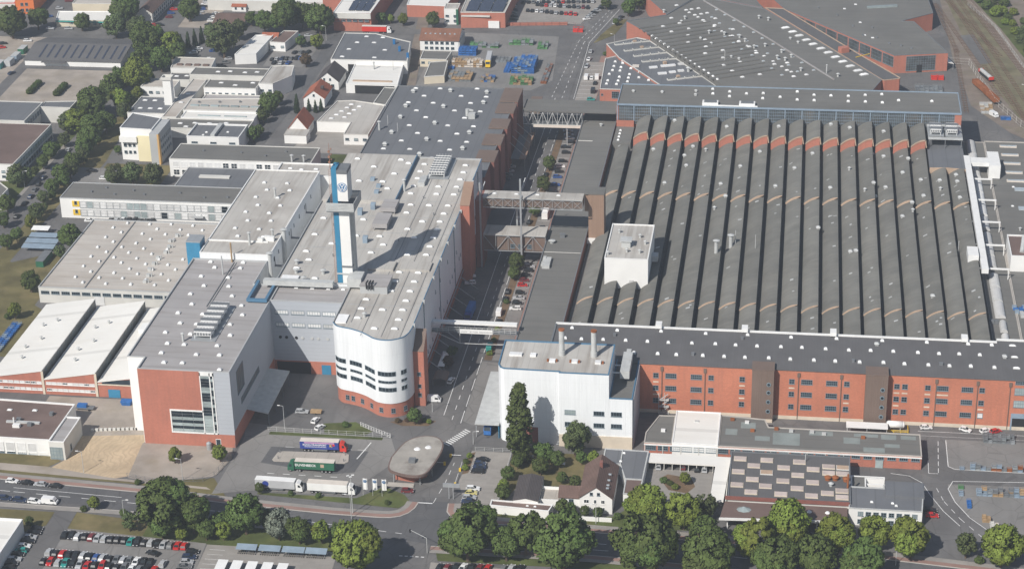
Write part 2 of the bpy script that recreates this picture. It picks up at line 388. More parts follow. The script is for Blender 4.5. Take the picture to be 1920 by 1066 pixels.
def pipe_stack(parent, x, y, z0, h, r=.25, mat='galv', name='flue', hat=True):
    mb = MB().tube((x,y,z0),(x,y,z0+h),r,r,10)
    if hat: mb.tube((x,y,z0+h+.1),(x,y,z0+h+.5),r*1.9,r*.4,10)
    return mb.build(name, mat, parent)
def cooler_row(parent, x0, x1, y0, y1, n, z, name='cooling_unit'):
    """louvred dry coolers side by side along y, on a steel grid"""
    dy = (y1-y0)/n
    def mk():
        mb = MB(); L = x1-x0; W = dy*.82
        mb.box(0,L,0,W,.5,1.9,0)
        for i in range(5): mb.tube((L*(i+.5)/5,W/2,1.9),(L*(i+.5)/5,W/2,2.1),W*.32,W*.32,10,1)
        for i in range(6): mb.box(L*i/6+.1,L*(i+1)/6-.1,-.03,0,.7,1.7,1)
        for a in (.2,L-.2): mb.box(a-.1,a+.1,.1,.3,-.6,.5,0).box(a-.1,a+.1,W-.3,W-.1,-.6,.5,0)
        return mb.mesh(name, ['white_paint','steel_dark'])
    me = shared(('cool',round(x1-x0,1),round(dy,1)), mk)
    for i in range(n): inst(name, me, parent, (x0,y0+i*dy,z+.9))
    mb = MB().box(x0-1,x1+1.8,y0-1.5,y1+.6,z+.12,z+.25); mb.build('steel_grating', 'steel', parent)
def text_mesh(name, s, size, mat, bold=False):
    cu = bpy.data.curves.new(name, 'FONT'); cu.body = s; cu.size = size; cu.align_x = 'CENTER'; cu.align_y = 'CENTER'; cu.extrude = .01
    if bold: cu.offset = size*.018
    ob = bpy.data.objects.new(name, cu); COL.objects.link(ob); bpy.context.view_layer.update()
    me = bpy.data.meshes.new_from_object(ob.evaluated_get(bpy.context.evaluated_depsgraph_get()))
    bpy.data.objects.remove(ob); me.materials.clear(); me.materials.append(MATS[mat]); me.name = name
    return me
def lettering(parent, s, size, mat, loc, bold=True, name='lettering', xs=1.0):
    """flat print on a wall that faces -y"""
    ob = bpy.data.objects.new(name, text_mesh(name,s,size,mat,bold)); COL.objects.link(ob); ob.parent = parent
    ob.location = Vector(loc)-root_of(parent); ob.rotation_euler = (R90,0,0); ob.scale = (xs,1,1)
    return ob
ORD = ['first','second','third','fourth','fifth','sixth','seventh','eighth','ninth','tenth','eleventh','twelfth','thirteenth','fourteenth','fifteenth','sixteenth','seventeenth','eighteenth','nineteenth','twentieth']
ORD += ['twenty-'+o for o in ORD[:9]] + ['thirtieth']
def to_px(x, y, z=0):
    v = Vector((x,y,z-ALT)); d = v.dot(CF); return 960+FPX*v.dot(CR)/d, 533-FPX*v.dot(CU)/d
# ================================================================== ground, roads, markings
G = [
 ('ground', [(-2500,-600),(2500,-600),(2500,3500),(-2500,3500)], 'asphalt', 0.0),
 ('gravel_lot', [(-398,957),(-347,957),(-350,905),(-396,905)], 'gravel', .03),
 ('gravel_strip', [(-440,905),(-403,905),(-405,1008),(-445,1008)], 'gravel', .03),
 ('lawn_west', [(-335,640),(-284.5,640),(-284.5,676),(-294,684),(-294,722),(-301,735),(-318,722),(-330,738)], 'grass', .03),
 ('verge_west', [(-327.5,700),(-319,716),(-319,800),(-314.5,810),(-314.5,835),(-322,905),(-326,950),(-331,950),(-327.5,860)], 'grass', .035),
 ('verge_far_west', [(-352,760),(-340,775),(-340,905),(-336,950),(-348,956),(-352,905),(-347,880),(-346,808),(-356,806)], 'grass_green', .035),
 ('lawn_tower_block', [(-313,788),(-281,788),(-281,832),(-313,832)], 'grass', .03),
 ('lawn_courtyard', [(-212,838),(-187,838),(-187,852),(-212,852)], 'grass_green', .03),
 ('parking_tower_block', [(-326,808),(-304,808),(-304,826),(-326,826)], 'yard_grey', .05),
 ('paved_court', [(-232,853),(-198,853),(-198,912),(-226,915)], 'paving', .03),
 ('crate_yard', [(-190,945),(-131,945),(-122,960),(-127,1030),(-190,1034)], 'yard_grey', .03),
 ('car_park_north', [(-162,1049),(-118,1052),(-106,1100),(-166,1120)], 'paving', .03),
 ('car_park_northwest', [(-345,1030),(-320,1030),(-322,1110),(-338,1110)], 'gravel', .03),
 ('car_park_midnorth', [(-275,970),(-254,970),(-252,1012),(-275,1010)], 'yard_grey', .03),
 ('sand_plot', [(-240.5,585),(-224,591),(-217.5,588),(-217.5,581),(-214,561),(-222,557.5),(-245,561),(-241,568.5)], 'sand', .05),
 ('bare_earth', [(-262,612),(-218,612),(-218,588),(-240,585),(-262,600)], 'gravel', .035),
 ('gravel_forecourt', [(-218,582.4),(-186,582.4),(-184.5,575),(-187,563),(-206,557),(-216,559)], 'gravel', .045),
 ('verge_north', [(-300,571),(-247,570.5),(-242,567.5),(-246,562),(-222,558),(-206,557.2),(-187,562),(-180,551),(-214,555.5),(-300,560)], 'grass', .03),
 ('footway_gravel', [(-300,566),(-246,563.5),(-222,558.6),(-188,556),(-186,554.5),(-214,556.6),(-300,562.5)], 'gravel', .04),
 ('lorry_yard', [(-186,600),(-133,594),(-128,580),(-137,563),(-145,555.5),(-172,555.5),(-185,552),(-184,576),(-184,590)], 'yard_grey', .03),
 ('lorry_yard_patch', [(-173,584.5),(-139,584.5),(-141,570.5),(-148,568.5),(-174,573.5)], 'asphalt_new', .045),
 ('gate_lawn', [(-170,553.4),(-137,550.8),(-122,549.6),(-119,554),(-121.5,558),(-129,562.4),(-137,554.3),(-170,554.6)], 'grass_green', .05),
 ('entrance_lawn', [(-158.7,602.1),(-147.6,604.2),(-140.5,598),(-143,595.2),(-157,595.6)], 'grass_green', .05),
 ('fence_verge', [(-176,594.6),(-136,594.4),(-136,592.6),(-176,592.6)], 'grass_green', .048),
 ('planted_bed', [(-136,605.6),(-131,603.2),(-122,604),(-119.8,607.6),(-126,609.4)], 'soil', .06),
 ('car_park_gate', [(-104,588.6),(-90.5,588.6),(-90.5,552),(-100,551),(-106.6,572)], 'paving', .04),
 ('hedge_bed', [(-105.5,586),(-102.7,588),(-103,574),(-106.3,572)], 'soil', .055),
 ('garden', [(-90,590),(-59,590),(-59,566),(-72,563),(-77,567),(-85,569),(-90,552)], 'grass', .05),
 ('front_garden', [(-90,552),(-72,548),(-52,552),(-45,562),(-22,562),(-20,546),(-60,546),(-90,547)], 'grass_green', .045),
 ('garage_court', [(-44.5,583),(-22,583),(-22.5,560),(-44.6,560)], 'paving', .05),
 ('court_bed', [(-39.5,577),(-37,580),(-29,578),(-27.5,573),(-30,568.5),(-36,570)], 'soil', .07),
 ('verge_car_park', [(-226.6,536.4),(-200,533),(-172,530),(-172,522.6),(-226,526)], 'grass', .035),
 ('verge_southwest', [(-300,536),(-233,535.6),(-233,527.5),(-240,521.6),(-300,524)], 'grass', .035),
 ('verge_shrubs', [(-200,538),(-128,531.6),(-122,520),(-150,521),(-200,523)], 'grass_green', .04),
 ('car_park_south', [(-237.5,526.5),(-226,526.5),(-178.5,522.6),(-176,480),(-237.5,480)], 'yard_grey', .042),
 ('bicycle_yard', [(-178,522),(-136,522),(-134,480),(-177,480)], 'paving', .045),
 ('car_park_southeast', [(-106,519.5),(20,514),(20,480),(-104,480)], 'paving', .03),
 ('verge_southeast', [(-107,530.5),(-56,528.6),(60,520),(60,514),(-56,521),(-104,520.5)], 'grass_green', .035),
 ('loading_yard', [(47,618),(120,622),(120,530),(60,534),(46,548)], 'asphalt', .03),
 ('yard_island', [(54.9,612.5),(120,613.5),(120,592),(57,592.5),(54.8,594.5)], 'yard_grey', .055),
 ('yard_storage', [(54.2,583),(120,585),(120,540),(66.5,555),(59,565),(55,575)], 'yard_grey', .055),
 ('rail_yard', [(76,1200),(79,1010),(84,940),(100,905),(170,820),(420,820),(300,1300)], 'ballast', .03),
 ('rail_yard_grass', [(80,1115),(92,1112),(112,985),(112,925),(105,925),(96,975),(86,1050)], 'rail_grass', .045),
 ('rail_apron', [(84.6,1047),(91.7,1050),(98.3,1003.6),(92.2,1002.2)], 'asphalt', .075),
 ('rail_footway', [(91.5,1112),(93.2,1112),(105.5,1064),(115.5,995),(113.5,995),(103.6,1063)], 'gravel', .07),
 ('green_belt', [(95.5,1112),(104.3,1110),(118.5,1045),(160,1000),(160,930),(120,985),(107,1060)], 'grass_green', .06),
 ('strip_footway', [(-101.3,1000),(-97.2,1000),(-97.2,640),(-101.3,640)], 'red_path', .06),
 ('parking_bays', [(-107.2,893),(-101.4,893),(-101.4,655),(-107.2,655)], 'yard_grey', .05),
 ('street_verge', [(-110.2,893),(-107.3,893),(-107.3,655),(-110.2,655)], 'soil', .055),
 ('street_verge_north', [(-107.5,1020),(-97.5,1035),(-93,1062),(-97,1062),(-105,1034)], 'grass', .06),
 ('street_parking_north', [(-107.6,990),(-97.5,990),(-97.5,925),(-107.6,925)], 'paving', .055),
]
for i, (nm, pts, mt, z) in enumerate(G): structure(nm, pts, mt, .01+i*.0015 if i else 0.0)
# main road in front, with red cycle path and footway on both sides
N_ = [(-360,562),(-259,553.6),(-208.8,550.2),(-177.6,546.4),(-143,543.6),(-127,543.2),(-123.5,543.5),(-120.4,544.7),(-118,547),(-116.6,550),(-116,553.5)]
N2 = [(-106.5,554),(-106.1,549),(-104.2,545.8),(-100.5,544.1),(-88,543),(-45,540.9),(-27,540.2),(32.6,535.8),(58.5,532.8),(200,517)]
S_ = [(-360,548),(-254,539.4),(-209,538.6),(-160,535.2),(-125,532),(-116.4,530),(-107.5,528.5),(-56,528.6),(-49,528.2),(58,520.5),(200,506)]
structure('main_road', S_+[(200,517)]+N2[::-1][1:]+[(-106.5,556),(-116,556)]+N_[::-1], 'asphalt_new', 0.1020)
def strip(name, line, d0, d1, mat, z, thick=0):
    def off(d):
        o = []
        for i, p in enumerate(line):
            a = Vector(line[max(0,i-1)]); b = Vector(line[min(len(line)-1,i+1)]); t = (b-a).normalized(); o.append((p[0]-t.y*d, p[1]+t.x*d))
        return o
    return structure(name, off(d0)+off(d1)[::-1], mat, z, thick)
strip('kerb', N_, 0, .35, 'kerb', .22, .12); strip('kerb', N2, 0, .35, 'kerb', .22, .12)
strip('cycle_path', N_, .35, 2.2, 'red_path', .212); strip('cycle_path', N2, .35, 2.2, 'red_path', .212)
strip('pavement', N_, 2.2, 4.0, 'paving', .215); strip('pavement', N2, 2.2, 4.4, 'paving', .215)
strip('kerb', S_[:5], -.35, 0, 'kerb', .22, .12); strip('pavement', S_[:5], -2.6, -.35, 'paving', .215); strip('kerb', S_[6:], -.35, 0, 'kerb', .22, .12); strip('cycle_path', S_[6:], -2.2, -.35, 'red_path', .212); strip('pavement', S_[6:], -4, -2.2, 'paving', .215)
structure('gate_drive', [(-116,555),(-106.5,555),(-105,572),(-104.5,590),(-103.5,604),(-111,609),(-117.8,612),(-119.8,607),(-112.5,596),(-113.2,580)], 'asphalt', 0.1030)
structure('side_road', [(-116.4,531),(-108,529.5),(-107,512),(-105.5,480),(-116,480),(-116.8,512)], 'asphalt', 0.1028)
structure('car_park_entry', [(-232,541),(-225.8,541),(-225.4,524),(-225.4,480),(-233.3,480),(-233,525)], 'asphalt', 0.1260)
structure('factory_street', [(-129,612),(-110.5,606),(-98.5,640),(-110.6,655),(-110.6,1000),(-107.6,1024),(-98.5,1078),(-90,1130),(-96,1132),(-105.5,1080),(-116.2,1024),(-120.3,940),(-121,900),(-129,890)], 'asphalt', 0.0996)
structure('street_apron', [(-110.5,606),(-98.5,606),(-98.5,652),(-110.6,654)], 'yard_grey', 0.1016)  # paler grey yard surface on the right of the street
structure('west_street', [(-340,760),(-332,745),(-326.5,752),(-327.8,860),(-327,960),(-330.5,1000),(-338,1022),(-342,1110),(-347,1110),(-344.5,1010),(-338.5,960),(-337,905),(-339.5,860),(-339,790)], 'asphalt', 0.1020)
structure('west_street_pavement', [(-341.5,856),(-339.6,856),(-339.1,790),(-341,790)], 'paving', 0.1040)
structure('north_road', [(-470,1006),(-373,1014),(-340,1018),(-250,1022),(-200,1028),(-154,1038),(-118,1043),(-118,1047),(-156,1044),(-206,1036),(-250,1030),(-340,1026),(-470,1015)], 'asphalt', 0.1012)
structure('middle_street', [(-252,862),(-246.5,862),(-244,930),(-242.5,1010),(-243.5,1026),(-251.5,1026),(-249.5,985),(-251,940)], 'asphalt_new', 0.1016)
structure('siding_track_bed', [(-194,940),(-189,940),(-198,1015),(-205,1090),(-212,1090),(-204,1015)], 'ballast', 0.1000)
def dashes(name, pts, on, gap, wd, z):
    """one painted line made of separate strokes"""
    mb = MB(); n = 0
    for a, b in zip(pts[:-1], pts[1:]):
        a, b = Vector(a), Vector(b); L = (b-a).length; d = (b-a)/L; q = Vector((-d.y,d.x))*wd/2; s = 0
        while s < L:
            e = min(s+on, L); p0, p1 = a+d*s, a+d*e
            mb.poly([(*(p0-q),z),(*(p1-q),z),(*(p1+q),z),(*(p0+q),z)]); s += on+gap
    return tag(mb.build(name, 'marking'), kind='structure')
dashes('road_marking', [(-360,554),(-251,546.4),(-209,543.5),(-180,541.5)], 4, 4, .22, 0.1225)
dashes('road_marking', [(-180,541.5),(-150,538.6),(-118,534.6)], 3, 3, .22, 0.1225)
dashes('road_marking', [(-105,536.8),(-45,535),(32,528.5),(120,519)], 4, 4, .25, 0.1225)
dashes('road_marking', [(-105,533.2),(-45,531.4)], 5, 3, .2, 0.1225)
dashes('road_marking', [(-252,548.9),(-214,546.6)], 60, 1, .2, 0.1225)
dashes('road_marking', [(-116.5,553.6),(-111.5,553.6)], 60, 1, .5, 0.1230)
dashes('road_marking', [(-111.3,554),(-109.6,566),(-108.7,580)], 3, 3, .2, 0.1230)
dashes('road_marking', [(-117.8,612),(-117.9,660),(-117.8,800),(-117.5,935)], 400, 1, .22, 0.1225)
dashes('road_marking', [(-114.4,609),(-114.4,890),(-114.2,935),(-112.6,1020),(-102,1078)], 3, 4.5, .22, 0.1225)
dashes('road_marking', [(-111,607),(-111,648),(-111,890)], 9, 3, .22, 0.1225)
dashes('road_marking', [(-119.3,936),(-115.6,1022),(-104.3,1078)], 3, 3, .2, 0.1225)
dashes('road_marking', [(-108.3,934),(-109.7,1021),(-99,1079)], 300, 3, .2, 0.1225)
dashes('road_marking', [(-116.4,512.5),(-107.6,513)], 60, 1, .4, 0.1230); dashes('road_marking', [(-116.4,522),(-108,522)], 1, .7, .4, 0.1230)
dashes('yard_marking', [(46,617.4),(110,617.9)], 200, 1, .2, 0.1200); dashes('yard_marking', [(52.5,611),(51.6,590)], 3, 1.5, .22, 0.1200); dashes('yard_marking', [(48.6,598),(48.4,589.3),(51.5,589.4)], 200, 1, .2, 0.1200)
dashes('yard_marking', [(36,588),(42,587),(46,583),(48.3,575.6),(52,566),(56.7,557.6)], 200, 1, .22, 0.1200); dashes('yard_marking', [(120,586.8),(79,586.6),(56,585),(54.2,580),(56,572),(60,563),(65.7,555.3)], 200, 1, .25, 0.1220); dashes('yard_marking', [(55.1,612),(55,594.5),(57,592.9),(110,592.2)], 200, 1, .25, 0.1220); dashes('yard_marking', [(50.5,580),(52.5,572),(57,562),(63,552)], 2.5, 2.5, .2, 0.1200)
dashes('yard_marking', [(-168,584.6),(-140,585.2)], 3, 2, .2, 0.1215); dashes('yard_marking', [(-170,566.8),(-146,566.6)], 2.4, 3, .3, 0.1200); dashes('yard_marking', [(-139.4,590.5),(-142,579)], 60, 1, .35, 0.1210)
dashes('siding_rails', [(46,614.3),(130,614.6)], 300, 1, .12, 0.1202)
mb = MB()
for i in range(11):     # zebra crossing
    t = i/10; x = -114.4+5.6*t; y = 592.8+10.0*t
    mb.poly([(x-.2,y-.3,.123),(x+2.0,y-1.9,.123),(x+2.25,y-1.35,.123),(x+.05,y+.25,.123)])
tag(mb.build('zebra_crossing','marking'), kind='structure')
mb = MB()                # parking bay lines
for y in range(936,990,6): mb.poly([(-107.4,y,.123),(-99,y,.123),(-99,y+.2,.123),(-107.4,y+.2,.123)])
for y in range(700,890,6): mb.poly([(-106.9,y*1.0,.123),(-101.6,y*1.0,.123),(-101.6,y+.18,.123),(-106.9,y+.18,.123)])
for i in range(14):
    x = -178+i*0; y = 484+i*2.7; mb.poly([(-176.5,y,.123),(-171.5,y,.123),(-171.5,y+.15,.123),(-176.5,y+.15,.123)])
tag(mb.build('bay_marking','marking'), kind='structure')
# railway
def track(a, b):
    a, b = Vector(a), Vector(b); d = (b-a).normalized(); q = Vector((-d.y,d.x)); mb = MB()
    for s in (-.75,.75): mb.bar((*(a+q*s),.24),(*(b+q*s),.24),.15)
    n = int((b-a).length/2.4)
    for i in range(n):
        c = a+d*(i*2.4+1); mb.bar((*(c-q*1.3),.12),(*(c+q*1.3),.12),.28,1)
    return tag(mb.build('railway_track', ['rail','bark']), kind='structure')
for a, b in (((76,1131),(104,1013)),((79,1140),(128,780)),((75,1101),(99,952)),((83,1141),(133,790)),((74,1103),(82,1019)),((81.2,1025),(81.2,930)),((88,1141),(137,871)),((95,1147),(133,995)),((94,1000),(125,828)),((90.5,1112),(122,940))): track(a, b)
# ================================================================== the white-fronted factory block with the tower
FRONT = [(-157.7,620.6),(-155.5,617.7),(-150.4,616.0),(-146.1,613.8),(-143.2,611.5),(-140.9,609.6),(-137.8,608.6),(-134.6,608.9),(-131.2,611.1),(-129.6,614.4),(-129.0,619.2)]
def smooth_line(p, k=5):
    out = []
    for i in range(len(p)-1):
        p0, p1, p2, p3 = (Vector(p[max(0,i-1)]), Vector(p[i]), Vector(p[i+1]), Vector(p[min(len(p)-1,i+2)]))
        for j in range(k):
            t = j/k; out.append(tuple(.5*((2*p1)+(p2-p0)*t+(2*p0-5*p1+4*p2-p3)*t*t+(3*p1-p0-3*p2+p3)*t**3)))
    return out+[tuple(p[-1])]
CURVE = smooth_line(FRONT)
poly = CURVE+[(-129.0,777),(-186.2,777),(-186.2,652),(-157.7,652)]
vw = thing('assembly_hall', 'huge white factory hall with wavy curved front and pale concrete roof', 'factory hall', (-150,690,0))
MB().prism(inset(poly,.25), 0, 5.6, top=False, bottom=False).build('brick_base', 'red_brick', vw)
MB().prism(poly, 5.5, 30.4, top=False, bottom=True).build('white_cladding', 'white_sheet', vw)
MB().prism(inset(poly,.05), 29.2, 29.9).build('roof', 'roof_light', vw)
inn, out = inset(poly,.22), inset(poly,-.06); mb = MB()
mg = MB()
for i in range(len(poly)):
    j = (i+1)%len(poly); a,b,c,d = out[i],out[j],inn[j],inn[i]
    (mb if i < len(CURVE) else mg).add([(*a,30.55),(*b,30.55),(*c,30.55),(*d,30.55),(*a,30.25),(*b,30.25),(*c,29.8),(*d,29.8)], [[0,1,2,3],[4,5,1,0],[3,2,6,7]])
mb.build('blue_coping', 'blue_coping', vw); mg.build('grey_coping', 'grey_wall', vw)
def band(x0, x1, z0, z1, nm='window', nmull=5):
    """a window that follows the curved front between two x positions"""
    P = [Vector(p) for p in CURVE]; seg = []
    def at(x):
        for a, b in zip(P[:-1],P[1:]):
            if a.x <= x <= b.x+1e-6: return a+(b-a)*((x-a.x)/max(1e-6,b.x-a.x)), Vector(((b-a).y,-(b-a).x)).normalized()
        return P[-1], Vector((1,0))
    N = nmull*2; fr = MB(); gl = MB(); pts = [at(x0+(x1-x0)*i/N) for i in range(N+1)]
    for (p,n),(q,m) in zip(pts[:-1],pts[1:]):
        a, b = p+n*.10, q+m*.10; c, d = p-n*.05, q-m*.05; e, g = p+n*.05, q+m*.05
        gl.add([(*e,z0+.1),(*g,z0+.1),(*g,z1-.1),(*e,z1-.1)], [[0,1,2,3]])
        for u, v in ((z0,z0+.16),(z1-.14,z1)): fr.add([(*a,u),(*b,u),(*b,v),(*a,v),(*c,u),(*d,u),(*d,v),(*c,v)], [[0,1,2,3],[3,2,6,7],[4,5,1,0]])
    for p, n in pts[::2]: fr.bar((*(p+n*.06),z0),(*(p+n*.06),z1),.13)
    o = fr.build(nm,'frame_grey',vw); gl.build('pane','glass',o)
for x0, x1 in ((-157.2,-153.0),(-151.4,-146.7),(-145.3,-141.2),(-139.9,-133.7),(-132.0,-130.4)):
    for z0, z1 in ((16.2,18.0),(13.4,14.5),(10.1,11.8)): band(x0,x1,z0,z1,nmull=max(2,int((x1-x0)/1.1)))
P_ = inset(CURVE+[(-129,640),(-157.7,640)], .25)
for x in (-153.6,-151.3,-147.6,-143.6,-139.6,-135.4,-131.4):
    k = min(range(len(CURVE)-1), key=lambda i: abs(P_[i][0]-x)); a, b = Vector(P_[k]), Vector(P_[k+1]); d = b-a
    window(vw, *(a+d*.3), 2.6, 1.5, 1.9, 2, 2, math.atan2(d.y,d.x))
for i in range(26):      # narrow slots and rain pipes on the street side
    y = 640+i*5; window(vw, -129.0, y+random.uniform(-1.5,1.5), random.choice((8,13,18,23)), .7, 1.3, 1, 1, R90)
for y in (640,672,705,742,765): MB().tube((-128.85,y,0),(-128.85,y,29.5),.16,.16,8).build('rain_pipe','frame_grey',vw)
def rhopper(y):
    return MB().box(-129.2,-128.4,y-.5,y+.5,29.6,30.9).build('rainwater_hopper','galv',vw)
for y in (621,640,660,676,691,707,722,752): rhopper(y)
VW_SKY=[(-181.3,773.4),(-172.7,765.3),(-162.8,758.5),(-175.7,749.6),(-165.9,749.7),(-162.9,773.8),(-159.1,770.3),(-162.6,742.8),(-152.1,769.8),(-152.4,761.9),(-152.1,754.3),(-152.3,746.2),(-152.0,738.4),(-134.8,770.1),(-134.4,762.4),(-134.5,754.7),(-142.1,746.4),(-134.6,746.7),(-141.5,738.6),(-134.4,738.8),(-149.8,726.9),(-142.5,727.0),(-134.9,727.4),(-150.0,719.0),(-135.2,719.3),(-142.3,711.0),(-135.4,711.4),(-146.7,703.2),(-135.2,703.8),(-165.7,710.9),(-181.6,710.8),(-181.5,695.1),(-156.1,695.5),(-153.2,687.9),(-165.3,695.3),(-142.6,695.4),(-135.3,695.9),(-135.2,687.9),(-142.3,679.8),(-135.2,680.2),(-181.2,679.3),(-178.4,671.8),(-156.4,680.4),(-173.1,687.2),(-142.4,664.1),(-135.3,664.2),(-142.4,656.2),(-135.4,656.6),(-172.4,656.0),(-181.2,664.1),(-150.1,648.2),(-142.3,648.1),(-135.4,648.4),(-149.9,640.3),(-135.4,640.5),(-150.1,632.7),(-142.4,632.5),(-135.2,633.0),(-149.9,625.2),(-135.2,625.2),(-142.3,617.6),(-135.2,618.1)]
MB().box(-185.9,-156.4,727.5,776.7,29.8,31.3).build('raised_roof','roof_light',vw)
skylights(vw, [p for p in VW_SKY if not (p[0] < -156 and p[1] > 730)], 29.9, 2.5, 1.2, .75); skylights(vw, [(x+.9,y-3.4) for x,y in VW_SKY if x < -156 and y > 734], 31.3, 2.5, 1.2, .75)
MB().box(-157.0,-153.2,620.9,627.2,29.9,30.4).build('roof_hatch','skylight',vw)
for x0,x1,y0,y1,h in ((-142.7,-131.4,665.8,672.8,.8),(-154.4,-144.8,664.8,672.0,.9),(-160.1,-154.2,701,712,1.6),(-160.1,-154.1,717,726,1.4)):
    mb = MB().box(x0,x1,y0,y1,29.9+(.0 if h<1 else 1.2),29.9+h+(.0 if h<1 else 1.4))
    if h > 1:
        for a in (x0+.5,x1-.5):
            for b in (y0+.5,y1-.5): mb.box(a-.15,a+.15,b-.15,b+.15,29.9,31.2)
    mb.build('roof_platform','roof_mid' if h>1 else 'roof_light',vw)
for i,x in enumerate((-146.2,-138.8,-132.2,-151.6)): MB().box(x,x+.16,(612 if x > -150 else 622),755 if i < 3 else 640,29.9,30.02).build('roof_seam','steel_dark',vw)
for y in (636.2,652,668.2,683.8,699.4,715,731): MB().box(-156 if y < 652 else -185.5,-129.6,y,y+.14,29.9,30.0).build('roof_seam','steel',vw)
for x,y in ((-176,704),(-170,676),(-148,692),(-139,718),(-160,668),(-133,742),(-146,734),(-173,720)): MB().tube((x,y,29.9),(x,y,30.8),.18,.18,8).box(x-.25,x+.25,y-.25,y+.25,30.8,30.95).build('roof_outlet','steel_dark',vw)
cooler_row(vw,-147.6,-141.2,756,776,8,29.9)
MB().box(-150.6,-147.8,746.5,753,29.9,31.6).box(-150.2,-148.4,753,756,29.9,31.0).build('air_handling_unit','galv',vw)
for x, y in ((-165.6,741),(-165.2,735),(-169.5,748),(-164,722),(-160.5,690),(-168,716)): MB().box(x-.9,x+.9,y-.9,y+.9,29.9,32.3).box(x-.8,x+1.1,y-.6,y+.6,32.3,32.7).build('roof_vent','blue_steel',vw)
pipe_stack(vw,-155.0,741,29.9,5,.5); pipe_stack(vw,-147.6,626.5,29.9,1.5,.5)
MB().box(-156.4,-156.1,727.5,776.6,29.9,31.7).build('blue_upstand','blue_coping',vw)
# long duct and plant room at the foot of the tower
MB().box(-190,-164,648.6,651.2,30.1,32.0).build('roof_duct','galv',vw)
ph = MB().box(-153.2,-143.2,645.6,655.6,29.9,32.8).build('plant_room','grey_wall',vw)
MB().box(-153.4,-143.0,645.4,655.8,32.8,33.0).build('plant_room_roof','roof_mid',ph)
MB().box(-158.4,-153.2,648.0,654.6,30.9,34.4).build('air_intake','galv',vw)
for x in (-150.6,-149.6,-148.6): MB().tube((x,644.9,32.0),(x,644.9,34.4),.3,.3,8).tube((x,644.9,34.4),(x+.2,647,34.4),.3,.3,8).build('vent_pipe','black',vw)
for x,y in ((-182,668),(-180.4,660.2),(-170.2,660.4),(-176,653.6)): pipe_stack(vw,x,y,29.9,1.6,.6)
MB().box(-184.8,-178.4,652.8,657.2,29.9,30.5).build('roof_hatch','skylight',vw)
# ---- tower on the roof
tw = thing('logo_tower', 'tall slim white tower with blue edge strip and round emblem on its head', 'tower', (-160,657,29.9))
MB().box(-161.15,-157.4,653.3,660.0,29.9,59.2).build('shaft','white_wall',tw)
MB().box(-161.15,-157.4,653.2,660.1,62.5,73.0).build('head','white_wall',tw)
MB().box(-161.2,-157.3,653.1,660.2,73.0,74.4).build('head_parapet','steel_dark',tw)
MB().box(-163.1,-161.2,653.2,659.0,30.0,75.1).build('blue_strip','blue_panel',tw)
pl = MB(); pl.box(-165.1,-155.0,651.0,663.6,59.0,59.4); pl.build('gallery_floor','steel_dark',tw)
mb = MB()
for z in (59.5,60.05,60.6,61.15,61.7,62.2):
    mb.box(-165.2,-155.0,650.9,651.05,z,z+.42).box(-155.15,-154.95,651.05,663.6,z,z+.42).box(-165.2,-165.05,651.05,663.6,z,z+.42).box(-165.05,-155.15,663.45,663.6,z,z+.42)
mb.build('gallery_louvre','galv',tw)
MB().box(-161.3,-157.2,653.05,660.2,36.4,37.0).build('dark_band','steel_dark',tw); MB().box(-163.2,-157.0,652.95,660.3,33.6,34.1).build('steel_band','galv',tw)
MB().box(-157.4,-156.6,655,658.6,30,59).build('service_ladder_shaft','galv',tw)
mb = MB()
for s in (-.35,.35): mb.bar((-163.6+s,653.4,30),(-163.6+s,653.4,74.5),.08)
for i in range(56): mb.bar((-163.95,653.4,30.4+i*.8),(-163.25,653.4,30.4+i*.8),.08)
mb.build('ladder','ladder_tan',tw)
mb = MB().tube((-163.7,655,74),(-163.7,655,84),.16,.07,8)
for z in (77,79,81): mb.tube((-163.7,654.6,z),(-163.7,654.2,z),.45,.45,10).tube((-163.2,655,z+.8),(-162.9,655,z+.8),.35,.35,10)
mb.build('aerial_mast','ladder_tan',tw)
em = MB(); cx, cz, y = -159.3, 67.9, 653.1
def ring(mb, r0, r1, y0, y1, m):
    n = 40; v = []
    for r in (r0,r1):
        for yy in (y0,y1):
            for i in range(n): t = 2*math.pi*i/n; v.append((cx+r*math.cos(t),yy,cz+r*math.sin(t)))
    f = []
    for i in range(n):
        j = (i+1)%n; f += [[i,j,2*n+j,2*n+i],[2*n+i,2*n+j,3*n+j,3*n+i],[j,i,n+i,n+j]]
    mb.add(v,f,m)
n = 40; em.add([(cx+1.78*math.cos(2*math.pi*i/n),y-.03,cz+1.78*math.sin(2*math.pi*i/n)) for i in range(n)], [list(range(n-1,-1,-1))], 0)
ring(em,1.38,1.58,y-.08,y-.03,1)
def stroke(pts, wd, m):
    for a, b in zip(pts[:-1],pts[1:]):
        a, b = Vector(a), Vector(b); d = (b-a).normalized(); q = Vector((-d.y,d.x))*wd/2
        em.add([(cx+p.x,y-.08,cz+p.y) for p in (a-q,b-q,b+q,a+q)], [[0,1,2,3]], m)
stroke([(-.62,1.27),(-.02,-.02)],.31,1); stroke([(.62,1.27),(.02,-.02)],.31,1)
stroke([(-1.22,.72),(-.55,-1.18)],.31,1); stroke([(1.22,.72),(.55,-1.18)],.31,1); stroke([(-.55,-1.18),(0,-.18)],.25,1); stroke([(.55,-1.18),(0,-.18)],.25,1)
em.build('emblem',['vw_blue','white_paint'],tw)
